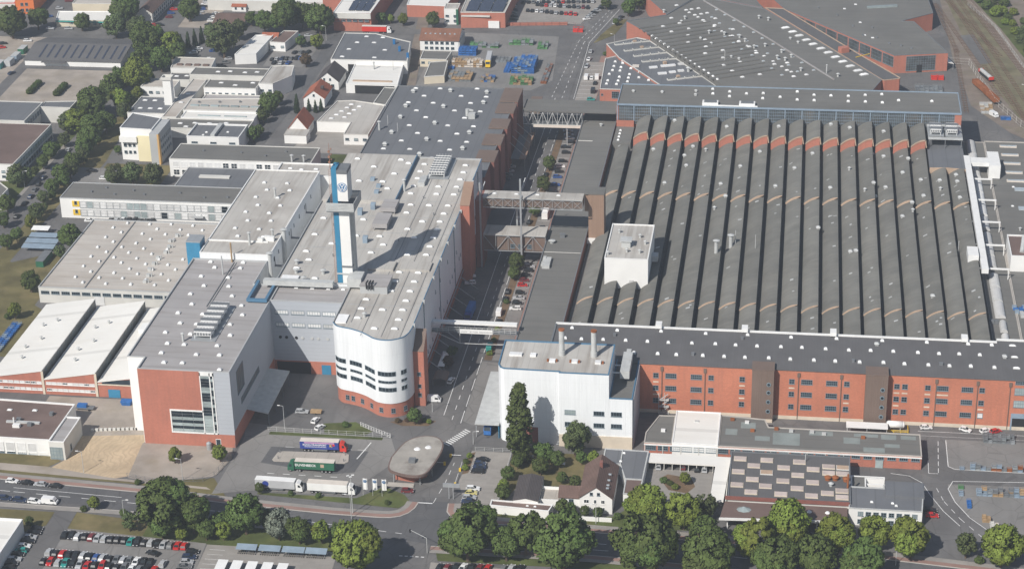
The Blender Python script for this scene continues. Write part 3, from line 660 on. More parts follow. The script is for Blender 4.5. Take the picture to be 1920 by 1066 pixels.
# ---- stair tower and pier on the street side
st = thing('stair_tower', 'dark red brick stair tower against the white hall, beside the main gate street', 'stair tower', (-127,622,0))
MB().add([(-129.1,618,0),(-125.3,618,0),(-125.3,625,0),(-129.1,625,0),(-129.1,618,21.6),(-125.3,618,21.6),(-125.3,625,27),(-129.1,625,27)],[[0,1,5,4],[1,2,6,5],[2,3,7,6],[3,0,4,7]]).build('wall','red_brick',st); MB().add([(-129.2,617.8,21.7),(-125.2,617.8,21.7),(-125.2,625.1,27.2),(-129.2,625.1,27.2)],[[0,1,2,3]]).build('roof','brown_sheet',st)
for z in (4.5,8.0,12.8): window(st,-127.2,618,z,1.3,1.5,1,1); 
pr_ = thing('lift_tower', 'tall brick pier with sloping tan cap beside the upper footbridge', 'lift tower', (-125.5,722,0))
MB().add([(-129.05,722.2,0),(-125.4,722.2,0),(-125.4,733.6,0),(-129.05,733.6,0),(-129.05,722.2,32.6),(-125.4,722.2,32.6),(-125.4,733.6,37.9),(-129.05,733.6,37.9)],[[0,1,5,4],[1,2,6,5],[2,3,7,6],[3,0,4,7]]).build('wall','red_brick',pr_); MB().add([(-129.2,722,32.7),(-125.3,722,32.7),(-125.3,733.8,38.1),(-129.2,733.8,38.1)],[[0,1,2,3]]).build('cap','tan_sheet',pr_)
MB().box(-125.4,-122.6,735.5,746,0,29.4).build('lobby','dark_brick',pr_)
# ---- upper level hall behind and front block
up = flat('upper_hall','white raised hall with flat grey roof, left of the tower','factory hall',rect(-220.6,-193.3,671.8,755.4),31.4,'white_sheet','roof_light',par=.3,cop='white_paint')
UP_SKY=[(-210.7,732.2),(-201.1,732.1),(-207.7,724.7),(-198.3,724.9),(-201.3,717.0),(-207.4,708.9),(-198.3,709.3),(-200.9,701.5),(-198.3,694.1),(-200.9,685.8),(-197.5,678.5),(-210.3,716.9),(-210.5,701.9),(-207.5,693.6),(-210.5,686.0),(-207.5,678.6)]
skylights(up, [(x-2.6,y+9.6) for x,y in UP_SKY], 31.1, 1.7, 1.7, .7)
for y in (677,684,693,701,709,718,727,738): window(up,-193.3,y,27.5,.8,1.4,1,1,R90,gl='black')
for y in (671,697,722): MB().box(-193.2,-188.9,y+6,y+7.2,24.3,24.6).bar((-193.0,y+6.2,24.6),(-193.0,y+6.2,28.5),.2).build('wall_gantry','steel_dark',up)
for x,y,h in ((-196.5,689,3),(-205,727,4),(-203.5,681,5)): pipe_stack(up,x,y,31.1,h,.45)
MB().box(-220.3,-197,683.4,683.9,31.1,31.6).build('roof_kerb','white_paint',up)
for y in (690,668): pipe_stack(up if y > 675 else up,-192.3,y,20,14,.75,name='exhaust_stack')
for x,y in ((-198,686),(-200,684),(-196,685.5)): MB().box(x-1,x+1,y-.8,y+.8,31.1,32.8).build('roof_vent','white_paint',up)
ba = flat('link_block','flat pale roofed block between the raised hall and the dark slate-roofed hall','factory hall',rect(-213,-186.4,756,769.5),29,'white_wall','roof_light',cop='white_paint')
skylights(ba,[(-208,764),(-203,763),(-197,764)],28.5,2,1.2,.6)
fb = flat('front_block','tall front block with red brick gable, tall stair window and grey roof','factory hall',[(-217,582.5),(-185,582.5),(-185,651.6),(-194.4,651.6),(-194.4,671.6),(-223.2,671.6),(-223.2,590.8),(-217,590.8)],29,'white_wall','roof_mid',par=.5,cop='grey_wall')
MB().box(-217.06,-184.95,582.38,582.6,0,4.95).build('brick_base','red_brick',fb)
MB().prism([(-217.06,582.4),(-195.5,582.4),(-195.5,582.6),(-217.06,582.6)],13.95,28.85).box(-217.06,-207.05,582.4,582.6,4.95,13.95).build('brick_gable','red_brick',fb)
MB().box(-190.55,-184.9,582.36,582.6,4.95,28.85).build('grey_corner_panel','grey_panel',fb)
MB().box(-185.1,-184.86,582.65,637.9,6.2,28.85).build('grey_side_cladding','grey_panel',fb); MB().box(-185.1,-184.9,582.65,637.9,0,6.2).build('brick_side','red_brick',fb)
MB().box(-217.25,-217.0,582.5,590.7,0,29).build('white_return','white_wall',fb)
sw = MB()
for a in (-195.5,-192.1,-190.9): sw.box(a,a+.35,582.2,582.55,4.95,28.6)
sw.box(-195.5,-190.55,582.2,582.55,27.4,28.85).box(-207.05,-190.55,582.2,582.55,4.9,5.4).box(-207.05,-195.2,582.2,582.55,13.4,13.95).box(-207.05,-206.6,582.2,582.55,5.4,13.4)
sw = sw.build('stair_window','white_paint',fb)
for i in range(20):
    z = 5.4+i*1.1; g = ('glass','glass_pale')[(i*7%5) in (0,3) or z < 11]
    MB().box(-195.15,-192.1,582.3,582.4,z+.08,z+1.02).build('pane',g,sw); MB().box(-191.75,-190.9,582.3,582.4,z+.08,z+1.02).build('pane','glass' if i%3 else 'glass_pale',sw)
for k in range(3):
    for i in range(7):
        z = 5.4+i*1.14; x = -206.6+k*3.8; MB().box(x+.06,x+3.72,582.3,582.4,z+.08,z+1.06).build('pane',('glass_pale','glass','glass_pale','glass','glass_pale','glass','glass')[i],sw)
window(fb,-190.9,582.35,1.8,1.8,2.6,1,1,name='door',fr='white_paint')
big = window(fb,-184.85,594,21,8.5,9,4,5,R90,gl='glass_dirty'); window(fb,-184.85,605,12.6,24,2.2,12,1,R90,gl='glass_dirty')
FRONT_SKY=[(-215.5,641.5),(-212.6,633.3),(-215.5,625.8),(-212.4,617.9),(-215.5,610.3),(-212.3,602.1),(-212.3,594.9),(-209.3,588.1),(-202.9,588.3),(-199.9,594.9),(-206.2,601.8),(-194.5,602.1),(-191.8,595.2),(-188.9,584.7),(-192.1,610.3),(-194.4,618.6),(-192.0,626.4),(-194.3,633.9),(-199.8,641.3),(-206.4,625.6),(-206.3,609.8),(-206.4,617.6),(-215.8,656.7),(-203.3,670),(-212.9,664.7),(-203.1,665.0),(-205.4,656.5),(-212.5,648.8),(-203.2,649.1),(-215.8,669.5)]
skylights(fb, FRONT_SKY, 28.5, 1.7, 1.7, .8)
cooler_row(fb,-204,-197.9,606.5,632,6,28.5)
MB().box(-207.0,-206.7,632,670,28.5,28.75).box(-206.0,-205.8,632,670,28.5,28.7).build('roof_pipe','steel_dark',fb); pipe_stack(fb,-207.4,604.5,28.5,3,.4); pipe_stack(fb,-208.3,659.5,28.5,7.5,.25,hat=False); pipe_stack(fb,-207.8,670.5,28.5,8,.3,'timber',hat=False)
mb = MB().box(-193.2,-192.2,636.4,652.5,29.1,30.2).box(-186.6,-185.6,636.4,651.4,29.1,30.2).box(-192.2,-186.6,636.4,637.4,29.1,30.2); mb.build('blue_roof_frame','blue_coping',fb)
bb = MB().box(-227,-221.6,676.1,682.8,6.4,33.4); bx_ = thing('lift_housing','blue metal lift housing beside the low beige roof','lift housing',(-224.3,679.4,6.4)); bb.build('shell','blue_panel',bx_); MB().box(-227.1,-221.5,676,682.9,33.4,33.7).build('roof','steel',bx_)
gb = flat('grey_connecting_block','recessed grey clad block between brick gable and white curved front','factory hall',rect(-184.95,-157.75,638.3,651.9),29.2,'grey_panel','roof_mid',cop='grey_wall')
MB().box(-184.9,-157.8,638.1,638.4,0,5.0).build('brick_base','red_brick',gb)
for x in (-181,-175,-169.1,-163.4):
    for z in (24.6,19.6): window(gb,x,638.3,z,4.9,1.6,5,1,gl='shutter')
for x in (-182.1,-179.8,-176.2,-173.9,-170.3,-168,-164.5): MB().tube((x,638.35,14.5),(x,638.05,14.5),.55,.55,14).build('porthole','black' if x < -176 else 'galv',gb)
MB().box(-184,-171.5,637.9,638.2,0,4.6).build('loading_door','black',gb); MB().box(-167.4,-164,637.95,638.2,0,3.8).build('gate','blue_panel',gb)
skylights(gb,[(-178,650),(-172,650),(-166,650),(-160.5,650)],28.7,1.6,1.2,.6)
cn = thing('loading_canopy','pale sloping loading canopy on the grey wall beside the lorry yard','canopy',(-181,613,0))
MB().add([(-184.85,598.5,6.4),(-177,597.2,5.7),(-177,629,5.7),(-184.85,629,6.4),(-184.85,598.5,6.1),(-177,597.2,5.4),(-177,629,5.4),(-184.85,629,6.1)],[[0,1,2,3],[7,6,5,4],[0,4,5,1],[1,5,6,2]]).build('deck','galv',cn)
for y in (599,609,619,628): MB().bar((-177.4,y,0),(-177.4,y,5.4),.25).build('post','steel_dark',cn)
# ---- low beige hall, saw-tooth sheds, office slabs on the left
bh = flat('beige_hall','low wide hall with beige felt roof full of small skylights','factory hall',rect(-292.6,-223.4,686.5,753.2),6.9,'off_white','roof_beige',par=.4,cop='grey_wall')
BEIGE_SKY=[(-281.3,745.8),(-276.3,741.4),(-281.3,736.0),(-276.6,731.7),(-281.4,726.0),(-276.2,721.6),(-281.1,716.7),(-276.2,712.3),(-281.1,707.3),(-276.4,702.5),(-280.9,697.0),(-276.3,692.4),(-276.7,750.9),(-262.3,746.1),(-267.1,740.8),(-262.0,735.7),(-266.7,731.2),(-271.4,727.0),(-261.9,726.2),(-266.8,721.8),(-257.0,721.3),(-271.4,716.7),(-261.8,716.6),(-266.8,711.9),(-256.5,711.5),(-261.6,706.5),(-266.7,702.2),(-256.9,702.1),(-271.2,697.3),(-261.6,697.6),(-266.7,692.0),(-256.6,692.4),(-266.9,750.7),(-257.2,741.0),(-252.2,736.0),(-252.0,726.5),(-252.4,716.5),(-247.3,711.7),(-252.2,706.7),(-247.3,702.7),(-252.0,697.2),(-247.0,692.7),(-242.7,697.4),(-242.9,707.6),(-242.7,717.4),(-247.4,741.2),(-252.4,746.3),(-248.2,750.9),(-242.9,746.5),(-257.8,751.5)]
skylights(bh, BEIGE_SKY, 6.5, 1.2, 2.0, .8)
MB().box(-274.2,-273.8,687,753,6.5,6.75).build('expansion_joint','steel_dark',bh)
winrow(bh,-290,-227,16,686.5,4.6,3.4,1.3,4,1); MB().box(-270,-266,686.3,686.6,0,3.6).build('gate','shutter',bh)
for i in range(9): x,y = -252.5+random.uniform(-1,1), 695+i*5.6; MB().box(x-.7,x+.7,y-.7,y+.7,6.5,7.6).tube((x+1.4,y,6.5),(x+1.4,y,8),.3,.3,8).build('roof_vent','galv',bh)
def sawtooth(name,label,x0,x1,y0,y1,lo,hi):
    t = thing(name,label,'shed',((x0+x1)/2,(y0+y1)/2,0),'white north-light sheds')
    MB().add([(x0,y0-.25,lo),(x1,y0-.25,hi),(x1,y1+.2,hi),(x0,y1+.2,lo),(x0,y0-.25,lo-.3),(x1,y0-.25,hi-.3),(x1,y1+.2,hi-.3),(x0,y1+.2,lo-.3)],[[0,1,2,3],[7,6,5,4],[0,4,5,1],[1,5,6,2],[2,6,7,3],[3,7,4,0]]).build('roof','roof_white',t)
    MB().add([(x0,y0,0),(x1,y0,0),(x1,y0,hi-.25),(x0,y0,lo-.25)],[[0,1,2,3]]).build('brick_front','red_brick',t)
    MB().add([(x0,y1,0),(x1,y1,0),(x1,y1,hi-.25),(x0,y1,lo-.25)],[[3,2,1,0]]).add([(x0,y0,0),(x0,y1,0),(x0,y1,lo-.25),(x0,y0,lo-.25)],[[3,2,1,0]]).build('side_wall','off_white',t)
    MB().box(x1-.25,x1-.1,y0+.3,y1-.3,lo-.3,hi-.25).build('north_light','glass_dirty',t)
    n = 14
    for i in range(n+1): y = y0+.3+(y1-y0-.6)*i/n; MB().box(x1-.08,x1+.02,y-.09,y+.09,lo-.3,hi-.2).build('glazing_bar','frame_grey',t)
    MB().box(x1-.5,x1+.35,y0-.12,y0+.02,0,hi-.3).build('concrete_pier','plinth',t)
    return t
for i,(nm,x0,x1) in enumerate((('first from the left',-284.4,-264.3),('middle one',-263.8,-244.4),('partly hidden beside the brick gable',-243.8,-223.5))):
    s = sawtooth('sawtooth_shed','white saw-tooth shed roof with glazed dark side, '+nm,x0,x1,613.2,672.6,6.2,9.6)
    if i < 2:
        for z in (4.6,2.0): winrow(s,x0+1.5,x1-1.6,9,613.2,z,1.9,1.0,3,1,fr='white_paint',alt=('shutter',.6))
        for k,(a,b) in enumerate(((.5,.45),(.55,.7),(.3,.35),(.32,.65),(.4,.2))): pipe_stack(s,x0+(x1-x0)*a,613+60*b,6.2+3.4*a-.1,1.2,.35)
    else:
        MB().add([(x0+1.6,613.05,5.4),(x1,613.05,5.4),(x1,613.05,8.6),(x0+1.6,613.05,6.2)],[[0,1,2,3]]).build('gable_window','glass',s); MB().box(x0+3.6,x0+8,613.0,613.3,0,3.2).build('gate','blue_panel',s); MB().box(x0,x1,612.98,613.25,4.9,5.4).build('lintel','plinth',s)
        MB().box(-240,-237.5,650,656,7.1,8.6).build('air_handling_unit','white_paint',s)
lb = flat('brown_roofed_office','low office with brown felt roof and white panel front by the road','office',[(-300,571),(-246.4,570.3),(-246.2,595.8),(-300,598)],6.3,'white_wall','roof_brown',cop='white_paint')
flat('','','',rect(-246.0,-240.6,568.3,585.6),7.0,'off_white','roof_mid',root=lb,cop='white_paint')
winrow(lb,-296,-249,13,570.4,2.9,3.1,3.4,1,1,fr='white_paint',gl='shutter'); winrow(lb,-296,-249,13,570.5,.75,3.1,.8,4,1)
window(lb,-243.6,568.3,2.6,4.4,4.4,4,3,gl='glass_pale'); 
vents(lb,[(-262,583),(-257,580),(-252,588)],5.9,2,.9); skylights(lb,[(-268,590),(-259,590.5),(-275,584)],5.9,1.8,1.2,.5); MB().box(-262.5,-260,578,579.4,5.9,7).tube((-263,581,5.9),(-263,581,8.2),.3,.3,8).build('air_handling_unit','white_paint',lb); MB().box(-266,-254,581.2,582.2,5.9,6.5).build('duct','galv',lb); window(lb,-240.6,574,2,1.1,2.2,1,1,R90,name='door')
wb = flat('white_corner_building','white flat building in the lower left corner beside parked cars','building',rect(-285,-237.7,470,521),6,'white_wall','roof_white',cop='white_paint')
# ================================================================== vaulted shed hall on the right
PITCHX = 7.665
def rx(k): return -73.0+PITCHX*k
def vault_z(f): return 3.2*math.sin(max(0,min(1,f))*math.pi/2)**.85
vh = thing('vaulted_hall','vast hall roofed by long rows of curved grey north-light vaults','factory hall',(0,750,0))
MB().box(-80.8,74.5,649,868,0,8.6,bottom=False).build('hall_body','roof_grey',vh)
NA = 9
def vault(k, y0, y1, zb, gable=False, trim=0):
    x1 = rx(k); x0 = x1-PITCHX+1.5; mb = MB(); v = []
    for yy in (y0,y1):
        for i in range(NA+1):
            f = i/NA; v.append((x0+(x1-x0)*f, yy, zb+vault_z(f)))
    n = NA+1
    mb.add(v, [[i,i+1,n+i+1,n+i] for i in range(NA)])
    mb.add([(x1,y0,zb+3.2),(x1,y1,zb+3.2),(x1+.12,y1,zb+3.2),(x1+.12,y0,zb+3.2),(x1+.12,y0,zb+2.95),(x1+.12,y1,zb+2.95)],[[0,3,2,1],[3,4,5,2]])
    o = mb.build('vault_roof','roof_vault',vh)
    g = MB().add([(x1+.02,y0,zb+2.95),(x1+.02,y1,zb+2.95),(x1+.5,y1,zb+.1),(x1+.5,y0,zb+.1)],[[0,3,2,1]]); g.build('north_light','glass',o)
    b = MB(); m = int((y1-y0)/2.4)
    for i in range(m+1):
        if random.random() < .8:
            y = y0+(y1-y0)*i/m; b.bar((x1+.06,y,zb+2.95),(x1+.54,y,zb+.1),.10)
    tag(b.build('glazing_bars','steel_dark',o), kind='stuff')
    gt = MB().box(x1+.5,x1+1.5,y0,y1,zb-.5,zb-.1); gt.build('gutter','black',o)  # gutter coloured black so that it also stands in for the valley's shade
    if trim:               # the end arch seen from the front
        pts = [(x0+(x1-x0)*i/NA, vault_z(i/NA)) for i in range(NA+1)]
        a = MB(); base = zb-trim
        a.add([(x,y0-.02,zb+z) for x,z in pts]+[(x1,y0-.02,base+(3.2 if trim < 2 else -.5)),(x0,y0-.02,base+(0 if trim<2 else -.5))], [list(range(len(pts)+1,-1,-1))])
        if trim >= 2:
            a.build('brick_gable','red_brick',o)
            e = MB()
            for (xa,za),(xb,zb_) in zip(pts[:-1],pts[1:]):
                e.add([(xa,y0-.25,zb+za+.12),(xb,y0-.25,zb+zb_+.12),(xb,y0-.25,zb+zb_-.42),(xa,y0-.25,zb+za-.42),(xa,y0+.15,zb+za+.12),(xb,y0+.15,zb+zb_+.12)],[[0,3,2,1],[0,1,5,4],[]][:2])
            e.add([(x1-.25,y0-.25,zb+3.3),(x1+.18,y0-.25,zb+3.3),(x1+.75,y0-.25,zb-.3),(x1+.3,y0-.25,zb-.3)],[[0,3,2,1]])
            e.build('arch_trim','beige_trim',o)
        else:
            a2 = MB()
            for (xa,za),(xb,zb_) in zip(pts[:-1],pts[1:]):
                ta, tb = (trim*1.25*math.sin(math.pi*min(1,.12+.88*(p-x0)/(x1-x0))**.9)+.12 for p in (xa,xb))
                a2.add([(xa,y0-.04,zb+za+.06),(xb,y0-.04,zb+zb_+.06),(xb,y0-.04,zb+zb_-tb),(xa,y0-.04,zb+za-ta),(xa,y0+.35,zb+za+.06),(xb,y0+.35,zb+zb_+.06)],[[0,3,2,1],[0,1,5,4]])
            a2.build('arch_trim','beige_trim',o)
    return o
for k in range(0,20):
    vault(k,648.9,686.4,9.0)
    vault(k,686.4,788.6,9.5,trim=.55)
    vault(k,788.6,(847.8 if k < 18 else 826.0) if k else 842,10.3,trim=.85)
    if 1 <= k <= 17: vault(k,847.8,869.4,14.2,trim=4)
MB().box(-80.9,-72.8,848,869,8.6,11.6).build('low_flat_roof','roof_grey',vh); MB().box(-80.9,-73,868.6,869.2,11.6,14.5).build('brick_upstand','red_brick',vh)
skylights(vh,[(-78.6,851),(-78.6,855),(-78.6,859),(-78.6,863)],11.6,1.2,1.2,.8)
MB().prism(rect(58.4,73.8,826.2,868.5),8.6,13.0).build('flat_bay_roof','roof_slate',vh)
MB().add([(58.4,826,10.4),(73.8,826,10.4),(73.8,826,13.1),(66,826,13.6),(58.4,826,13.4)],[[4,3,2,1,0][::-1]]).build('end_gable','beige_trim',vh)
VAULT_VENT=[(-61.7,839.3),(-47.7,835.6),(-44.3,841.6),(-38.5,839.6),(-46.0,820.9),(-54.0,800.7),(-30.1,800.5),(-22.6,821.4),(-14.7,838.9),(-31.6,777.7),(-27.5,787.4),(8.3,838.8),(0.7,820.8),(-7.0,799.9),(16.0,800.1),(24.1,821.2),(34.4,846.3),(39.1,837.8),(46.7,819.8),(39.1,802.5),(34.1,805.4),(30.4,799.9),(34.8,798.1),(49.5,834.4),(54.1,812.4),(54.5,794.7),(62.0,812.4),(61.8,802.7),(69.2,819.8),(69.3,812.3),(69.4,794.6),(11.1,757.9),(49.5,787.5),(49.5,778.6),(45.3,776.1),(23.8,737.2),(25.9,736.8),(54,700),(-20,660)]
def vsurf(x, zb):
    k = math.ceil((x+73.0-.01)/PITCHX); x1 = rx(k); x0 = x1-PITCHX+1.5; return zb+vault_z((x-x0)/(x1-x0))
for i,(x,y) in enumerate(VAULT_VENT): inst('roof_vent',vent_mesh(1 if i%6==3 else 0),vh,(x,y,vsurf(x,10.3 if y > 788.6 else 9.5)-.35),0,(.85,.85,.95))
for x,y in ((-54.1,865.9),(-30.2,858.5),(-7,860.4),(16.2,864.8),(39.4,857.6),(24.5,860.5)): inst('roof_vent',vent_mesh(0),vh,(x,y,vsurf(x,14.2)-.35),0,(.85,.85,.95))
for x,y in ((-28.7,731.1),(-23.3,739.4)): pipe_stack(vh,x,y,vsurf(x,9.5)-.3,5.5,.75); 
for x,y in ((-21.5,741),(-13.5,737),(66,745)): pipe_stack(vh,x,y,vsurf(x,9.5)-.3,6,.12,hat=False)
mb = MB()
for i in range(120):     # felt repair patches lying on the vaults
    k = random.randrange(0,20); x1 = rx(k); f = random.uniform(.25,.85); x = x1-(PITCHX-1.5)*(1-f); y = random.uniform(652,845 if k < 18 else 822); zb = 9.0 if y < 686 else 9.5 if y < 788 else 10.3
    w_ = random.uniform(.35,.8); d_ = random.uniform(.3,.7)
    if min(abs(y-b) for b in (648.9,686.4,788.6,847.8)) < 1.5: continue
    mb.add([(x-w_,y-d_,vsurf(x-w_,zb)+.1),(x+w_,y-d_,vsurf(x+w_,zb)+.1),(x+w_,y+d_,vsurf(x+w_,zb)+.1),(x-w_,y+d_,vsurf(x-w_,zb)+.1)],[[0,1,2,3]])
tag(mb.build('felt_patches','galv',vh), kind='stuff')
cooler_row(vh,59.6,64.2,853.5,863.5,2,17.6); cooler_row(vh,66.6,71.2,853.5,863.5,2,17.6); MB().box(58.6,73.5,850,868,17.0,17.4).build('plant_deck','galv',vh)
for x in (59,66,73):
    for y in (850.5,867.5): MB().bar((x,y,13),(x,y,17),.3).build('deck_post','steel_dark',vh)
# glazed high hall behind
gh = flat('glazed_hall','long high hall with full glass grid front and flat grey roof behind the vaults','factory hall',rect(-81,73.8,870.2,897.6),22.0,'red_brick','roof_grey',par=.35,cop='blue_steel')
def bay_meshes():
    W, Ht = 7.42, 9.0; g = MB().box(-W/2,W/2,-.12,-.06,0,Ht).mesh('pane','glass_dirty'); fr = MB()
    for i in range(1,9): fr.box(-W/2+W*i/9-.05,-W/2+W*i/9+.05,-.2,-.05,0,Ht)
    for j in range(7): fr.box(-W/2,W/2,-.19,-.05,j*Ht/6-.06,j*Ht/6+.06)
    fr.box(-W/2-.24,-W/2+.24,-.42,0,0,Ht)
    return fr.mesh('window_bay',['blue_steel']), g
fm, gm = bay_meshes()
for i in range(20):
    o = inst('window_bay',fm,gh,(-77.0+i*7.62,870.1,12.6)); p = bpy.data.objects.new('pane',gm); COL.objects.link(p); p.parent = o
MB().box(70.9,73.9,869.7,870.15,0,21.6).build('brick_pier','red_brick',gh); MB().box(-81.1,-80.2,869.7,870.15,0,21.6).build('brick_pier','red_brick',gh); MB().box(-80.9,73.7,869.4,870.1,21.6,22.0).build('eaves_beam','blue_steel',gh)
GLASS_SKY=[(-61.5,887.6),(-74.9,887.7),(-46.0,890.2),(-45.9,885.1),(-38.4,893.8),(-38.0,887.5),(-30.4,890.9),(-30.2,884.5),(-22.6,888.8),(-14.9,889.9),(-15.0,883.1),(0.6,893.3),(0.7,882.6),(8.3,889.5),(8.4,882.3),(16.0,889.2),(23.9,889.3),(23.8,882.3),(31.6,891.3),(31.5,882.4),(39.1,892.8),(39.1,881.8),(46.5,885.4),(61.4,885.4),(-7.1,885.5)]
skylights(gh,GLASS_SKY[4:],21.65,1.5,1.5,.9); vents(gh,GLASS_SKY[:4],21.65,0,.7)
for x in (-38.5,-21.8): mb = MB().box(x-3.6,x+3.6,871.5,875.5,21.7,23.2).box(x-2.8,x+2.8,872.1,874.9,23.2,23.5,1); mb.build('smoke_vent',['white_paint','steel_dark'],gh)
MB().box(-42,-17,870.6,871.4,21.7,22.5).build('service_walkway','white_paint',gh)
# flat strip building along the street
fs = flat('street_strip_building','long narrow flat grey roof beside the street, left of the vaults','factory hall',[(-97.2,640),(-81.6,640),(-81.6,884),(-97.2,884)],12,'red_brick','roof_grey',par=.25,cop='steel_dark')
vents(fs,[(-91,742)],11.75,2,1.2); pipe_stack(fs,-94.6,736,11.75,1.0,.8); pipe_stack(fs,-88,868,11.75,.9,.5); cz = MB()
for i in range(9): cz.box(-97+random.uniform(0,3),-95.6+random.uniform(0,3),711+random.uniform(0,9),712.3+random.uniform(0,9),11.7,12.6+random.uniform(0,.7))
cz.build('plant_equipment','galv',fs); MB().box(-96.5,-90,848.6,848.9,11.75,12.0).box(-97,-82,727,727.2,11.75,11.9).build('roof_kerb','off_white',fs)
# white box and brown lift tower on the vaults
pb = flat('white_plant_box','white plant box standing on the vaulted roof','plant room',rect(-70.0,-53.3,701.2,734.2),22,'white_wall','roof_light',par=.3,cop='white_paint',z0=8.7)
MB().box(-64.5,-61,712,715,21.7,24.4).box(-65,-60.5,711.5,716,24.4,24.8).build('exhaust_hood','galv',pb)
for x,y in ((-62,708),(-57,707.5),(-66.5,726),(-58,722),(-55.5,716),(-69,705)): pipe_stack(pb,x,y,21.7,1.3,.4)
MB().box(-60.5,-58.8,700.9,701.2,9.2,13.2).build('door','shutter',pb); MB().box(-53.3,-50.8,718,722,13.5,15.8).build('side_unit','galv',pb)
bt = thing('brown_lift_tower','tan ribbed lift tower at the right end of the upper footbridge','lift tower',(-77.6,748,0))
MB().box(-80.8,-74.5,745,751.8,8.8,29.6,bottom=False).build('shell','tan_sheet',bt); MB().box(-82.4,-74.3,744.8,752,29.6,30.1).build('roof','roof_grey',bt); MB().box(-82.4,-80.8,745.6,751.6,22,29.6).build('side_lobby','tan_sheet',bt); MB().box(-81.4,-74,743.4,745,8.7,10.6).build('concrete_plinth','white_wall',bt)
# footbridges over the street
def truss(t, x0, x1, y, z0, z1, n, mat='galv', cross=True):
    mb = MB().bar((x0,y,z0),(x1,y,z0),.28).bar((x0,y,z1),(x1,y,z1),.26)
    for i in range(n+1): x = x0+(x1-x0)*i/n; mb.bar((x,y,z0),(x,y,z1),.16)
    for i in range(n):
        a, b = x0+(x1-x0)*i/n, x0+(x1-x0)*(i+1)/n
        if cross: mb.bar((a,y,z0),(b,y,z1),.13).bar((a,y,z1),(b,y,z0),.13)
        elif i % 2: mb.bar((a,y,z0),(b,y,z1),.25)
        else: mb.bar((a,y,z1),(b,y,z0),.25)
    return mb.build('truss',mat,t)
b1 = thing('upper_footbridge','upper enclosed footbridge with pale roof and crossed truss over the street','footbridge',(-102,742,0))
MB().box(-122.8,-82.5,739.3,745.4,25.6,29.3).build('enclosure','brown_sheet',b1); MB().box(-122.8,-82.5,738.9,745.8,29.3,29.6).build('roof','roof_light',b1)
truss(b1,-122.6,-82.6,738.8,25.2,29.2,10,'steel'); truss(b1,-122.6,-82.6,745.9,25.2,29.2,10,'steel'); skylights(b1,[(-118.5,742.4),(-109.5,742.4),(-101,742.4),(-92.5,742.4)],29.6,1.8,1.0,.5)
b2 = thing('lower_footbridge','lower wide enclosed footbridge with brown sides beside a street tree','footbridge',(-111,735,0))
MB().box(-122.8,-97.3,737.3,745.5,7.3,14.0).build('enclosure','brown_sheet',b2); MB().box(-122.8,-97.3,736.8,746,14.0,14.3).build('roof','roof_light',b2); truss(b2,-122.6,-97.4,736.7,7.2,13.9,5,'steel',cross=False)
for x in (-110.8,-107.6,-104): window(b2,x,737.2,9.2,1.8,1.8,3,2)
for x,y,h in ((-107.0,735.9,39),(-123.3,735.6,37),(-110.2,747.2,25)):
    p = thing('bridge_pylon',{39:'tall grey steel mast carrying both footbridges above the street trees',37:'tall grey steel mast carrying the footbridges close to the brick pier',25:'short grey steel column behind the upper footbridge'}[h],'mast',(x,y,0),'footbridge masts')
    MB().bar((x,y,0),(x,y,h),.7).build('column','steel',p); mb = MB().bar((x,y,h-6),(x+1.6,y+4,h-1),.3).bar((x,y,h-9),(x,y+5,h-9.2),.3); mb.build('bracket','steel',p)
b3 = thing('pipe_bridge','slim conveyor bridge with white banner across the street behind the boiler house','pipe bridge',(-114,653,0))
MB().box(-128.9,-97.2,652.5,655.5,12.0,12.4).build('deck','steel_dark',b3); MB().box(-128.9,-97.5,654.2,656.4,14.6,15.4).build('white_duct','white_paint',b3)
mb = MB()
for z in (13.0,13.7,14.4): mb.bar((-128.9,652.6,z),(-97.5,652.6,z),.14)
for i in range(16): mb.bar((-128.8+i*2.08,652.6,12.2),(-128.8+i*2.08,652.6,14.5),.12)
mb.bar((-128,653,12),(-118.5,653,7.6),.22).bar((-118.5,653,7.6),(-103,653,7.6),.22).bar((-118.5,653,7.6),(-118.5,653,12),.25).bar((-103,653,7.6),(-98,653,9),.22)
mb.build('railing','galv',b3); bn = MB().box(-118.3,-106.2,652.35,652.5,12.0,13.6).build('banner','white_paint',b3)
mb = MB()
for x0,x1,h in ((-117.9,-115.6,.30),(-114.6,-113.9,.55),(-113.6,-113.2,.5),(-112.9,-112.6,.7),(-112.3,-111.8,.5),(-111.1,-109.9,.5),(-109.6,-107.9,.45),(-107.7,-106.5,.32)):
    x = x0
    while x < x1: mb.box(x,x+.14,652.31,652.36,12.75-h/2,12.75+h/2*random.uniform(.6,1)); x += .24
mb.build('banner_print','steel',bn)
b4 = thing('truss_link','flat-roofed link with open steel truss and white parapet over the far street','footbridge',(-103,878,0))
MB().box(-124.5,-81.4,869,884.5,17.4,17.9).build('roof','roof_grey',b4); truss(b4,-124.3,-97,869.4,11.2,17.3,12,cross=False); truss(b4,-124.3,-97,884,11.2,17.3,12,cross=False); MB().box(-124.3,-97,869.0,884.3,10.2,10.6).build('floor','steel_dark',b4); MB().box(-119.5,-97,868.7,869.1,10.0,11.2).build('parapet','cream_tarp',b4)
for x in (-121,-104): MB().bar((x,869.5,0),(x,869.5,10.2),.5).bar((x,884,0),(x,884,10.2),.5).build('column','steel',b4)
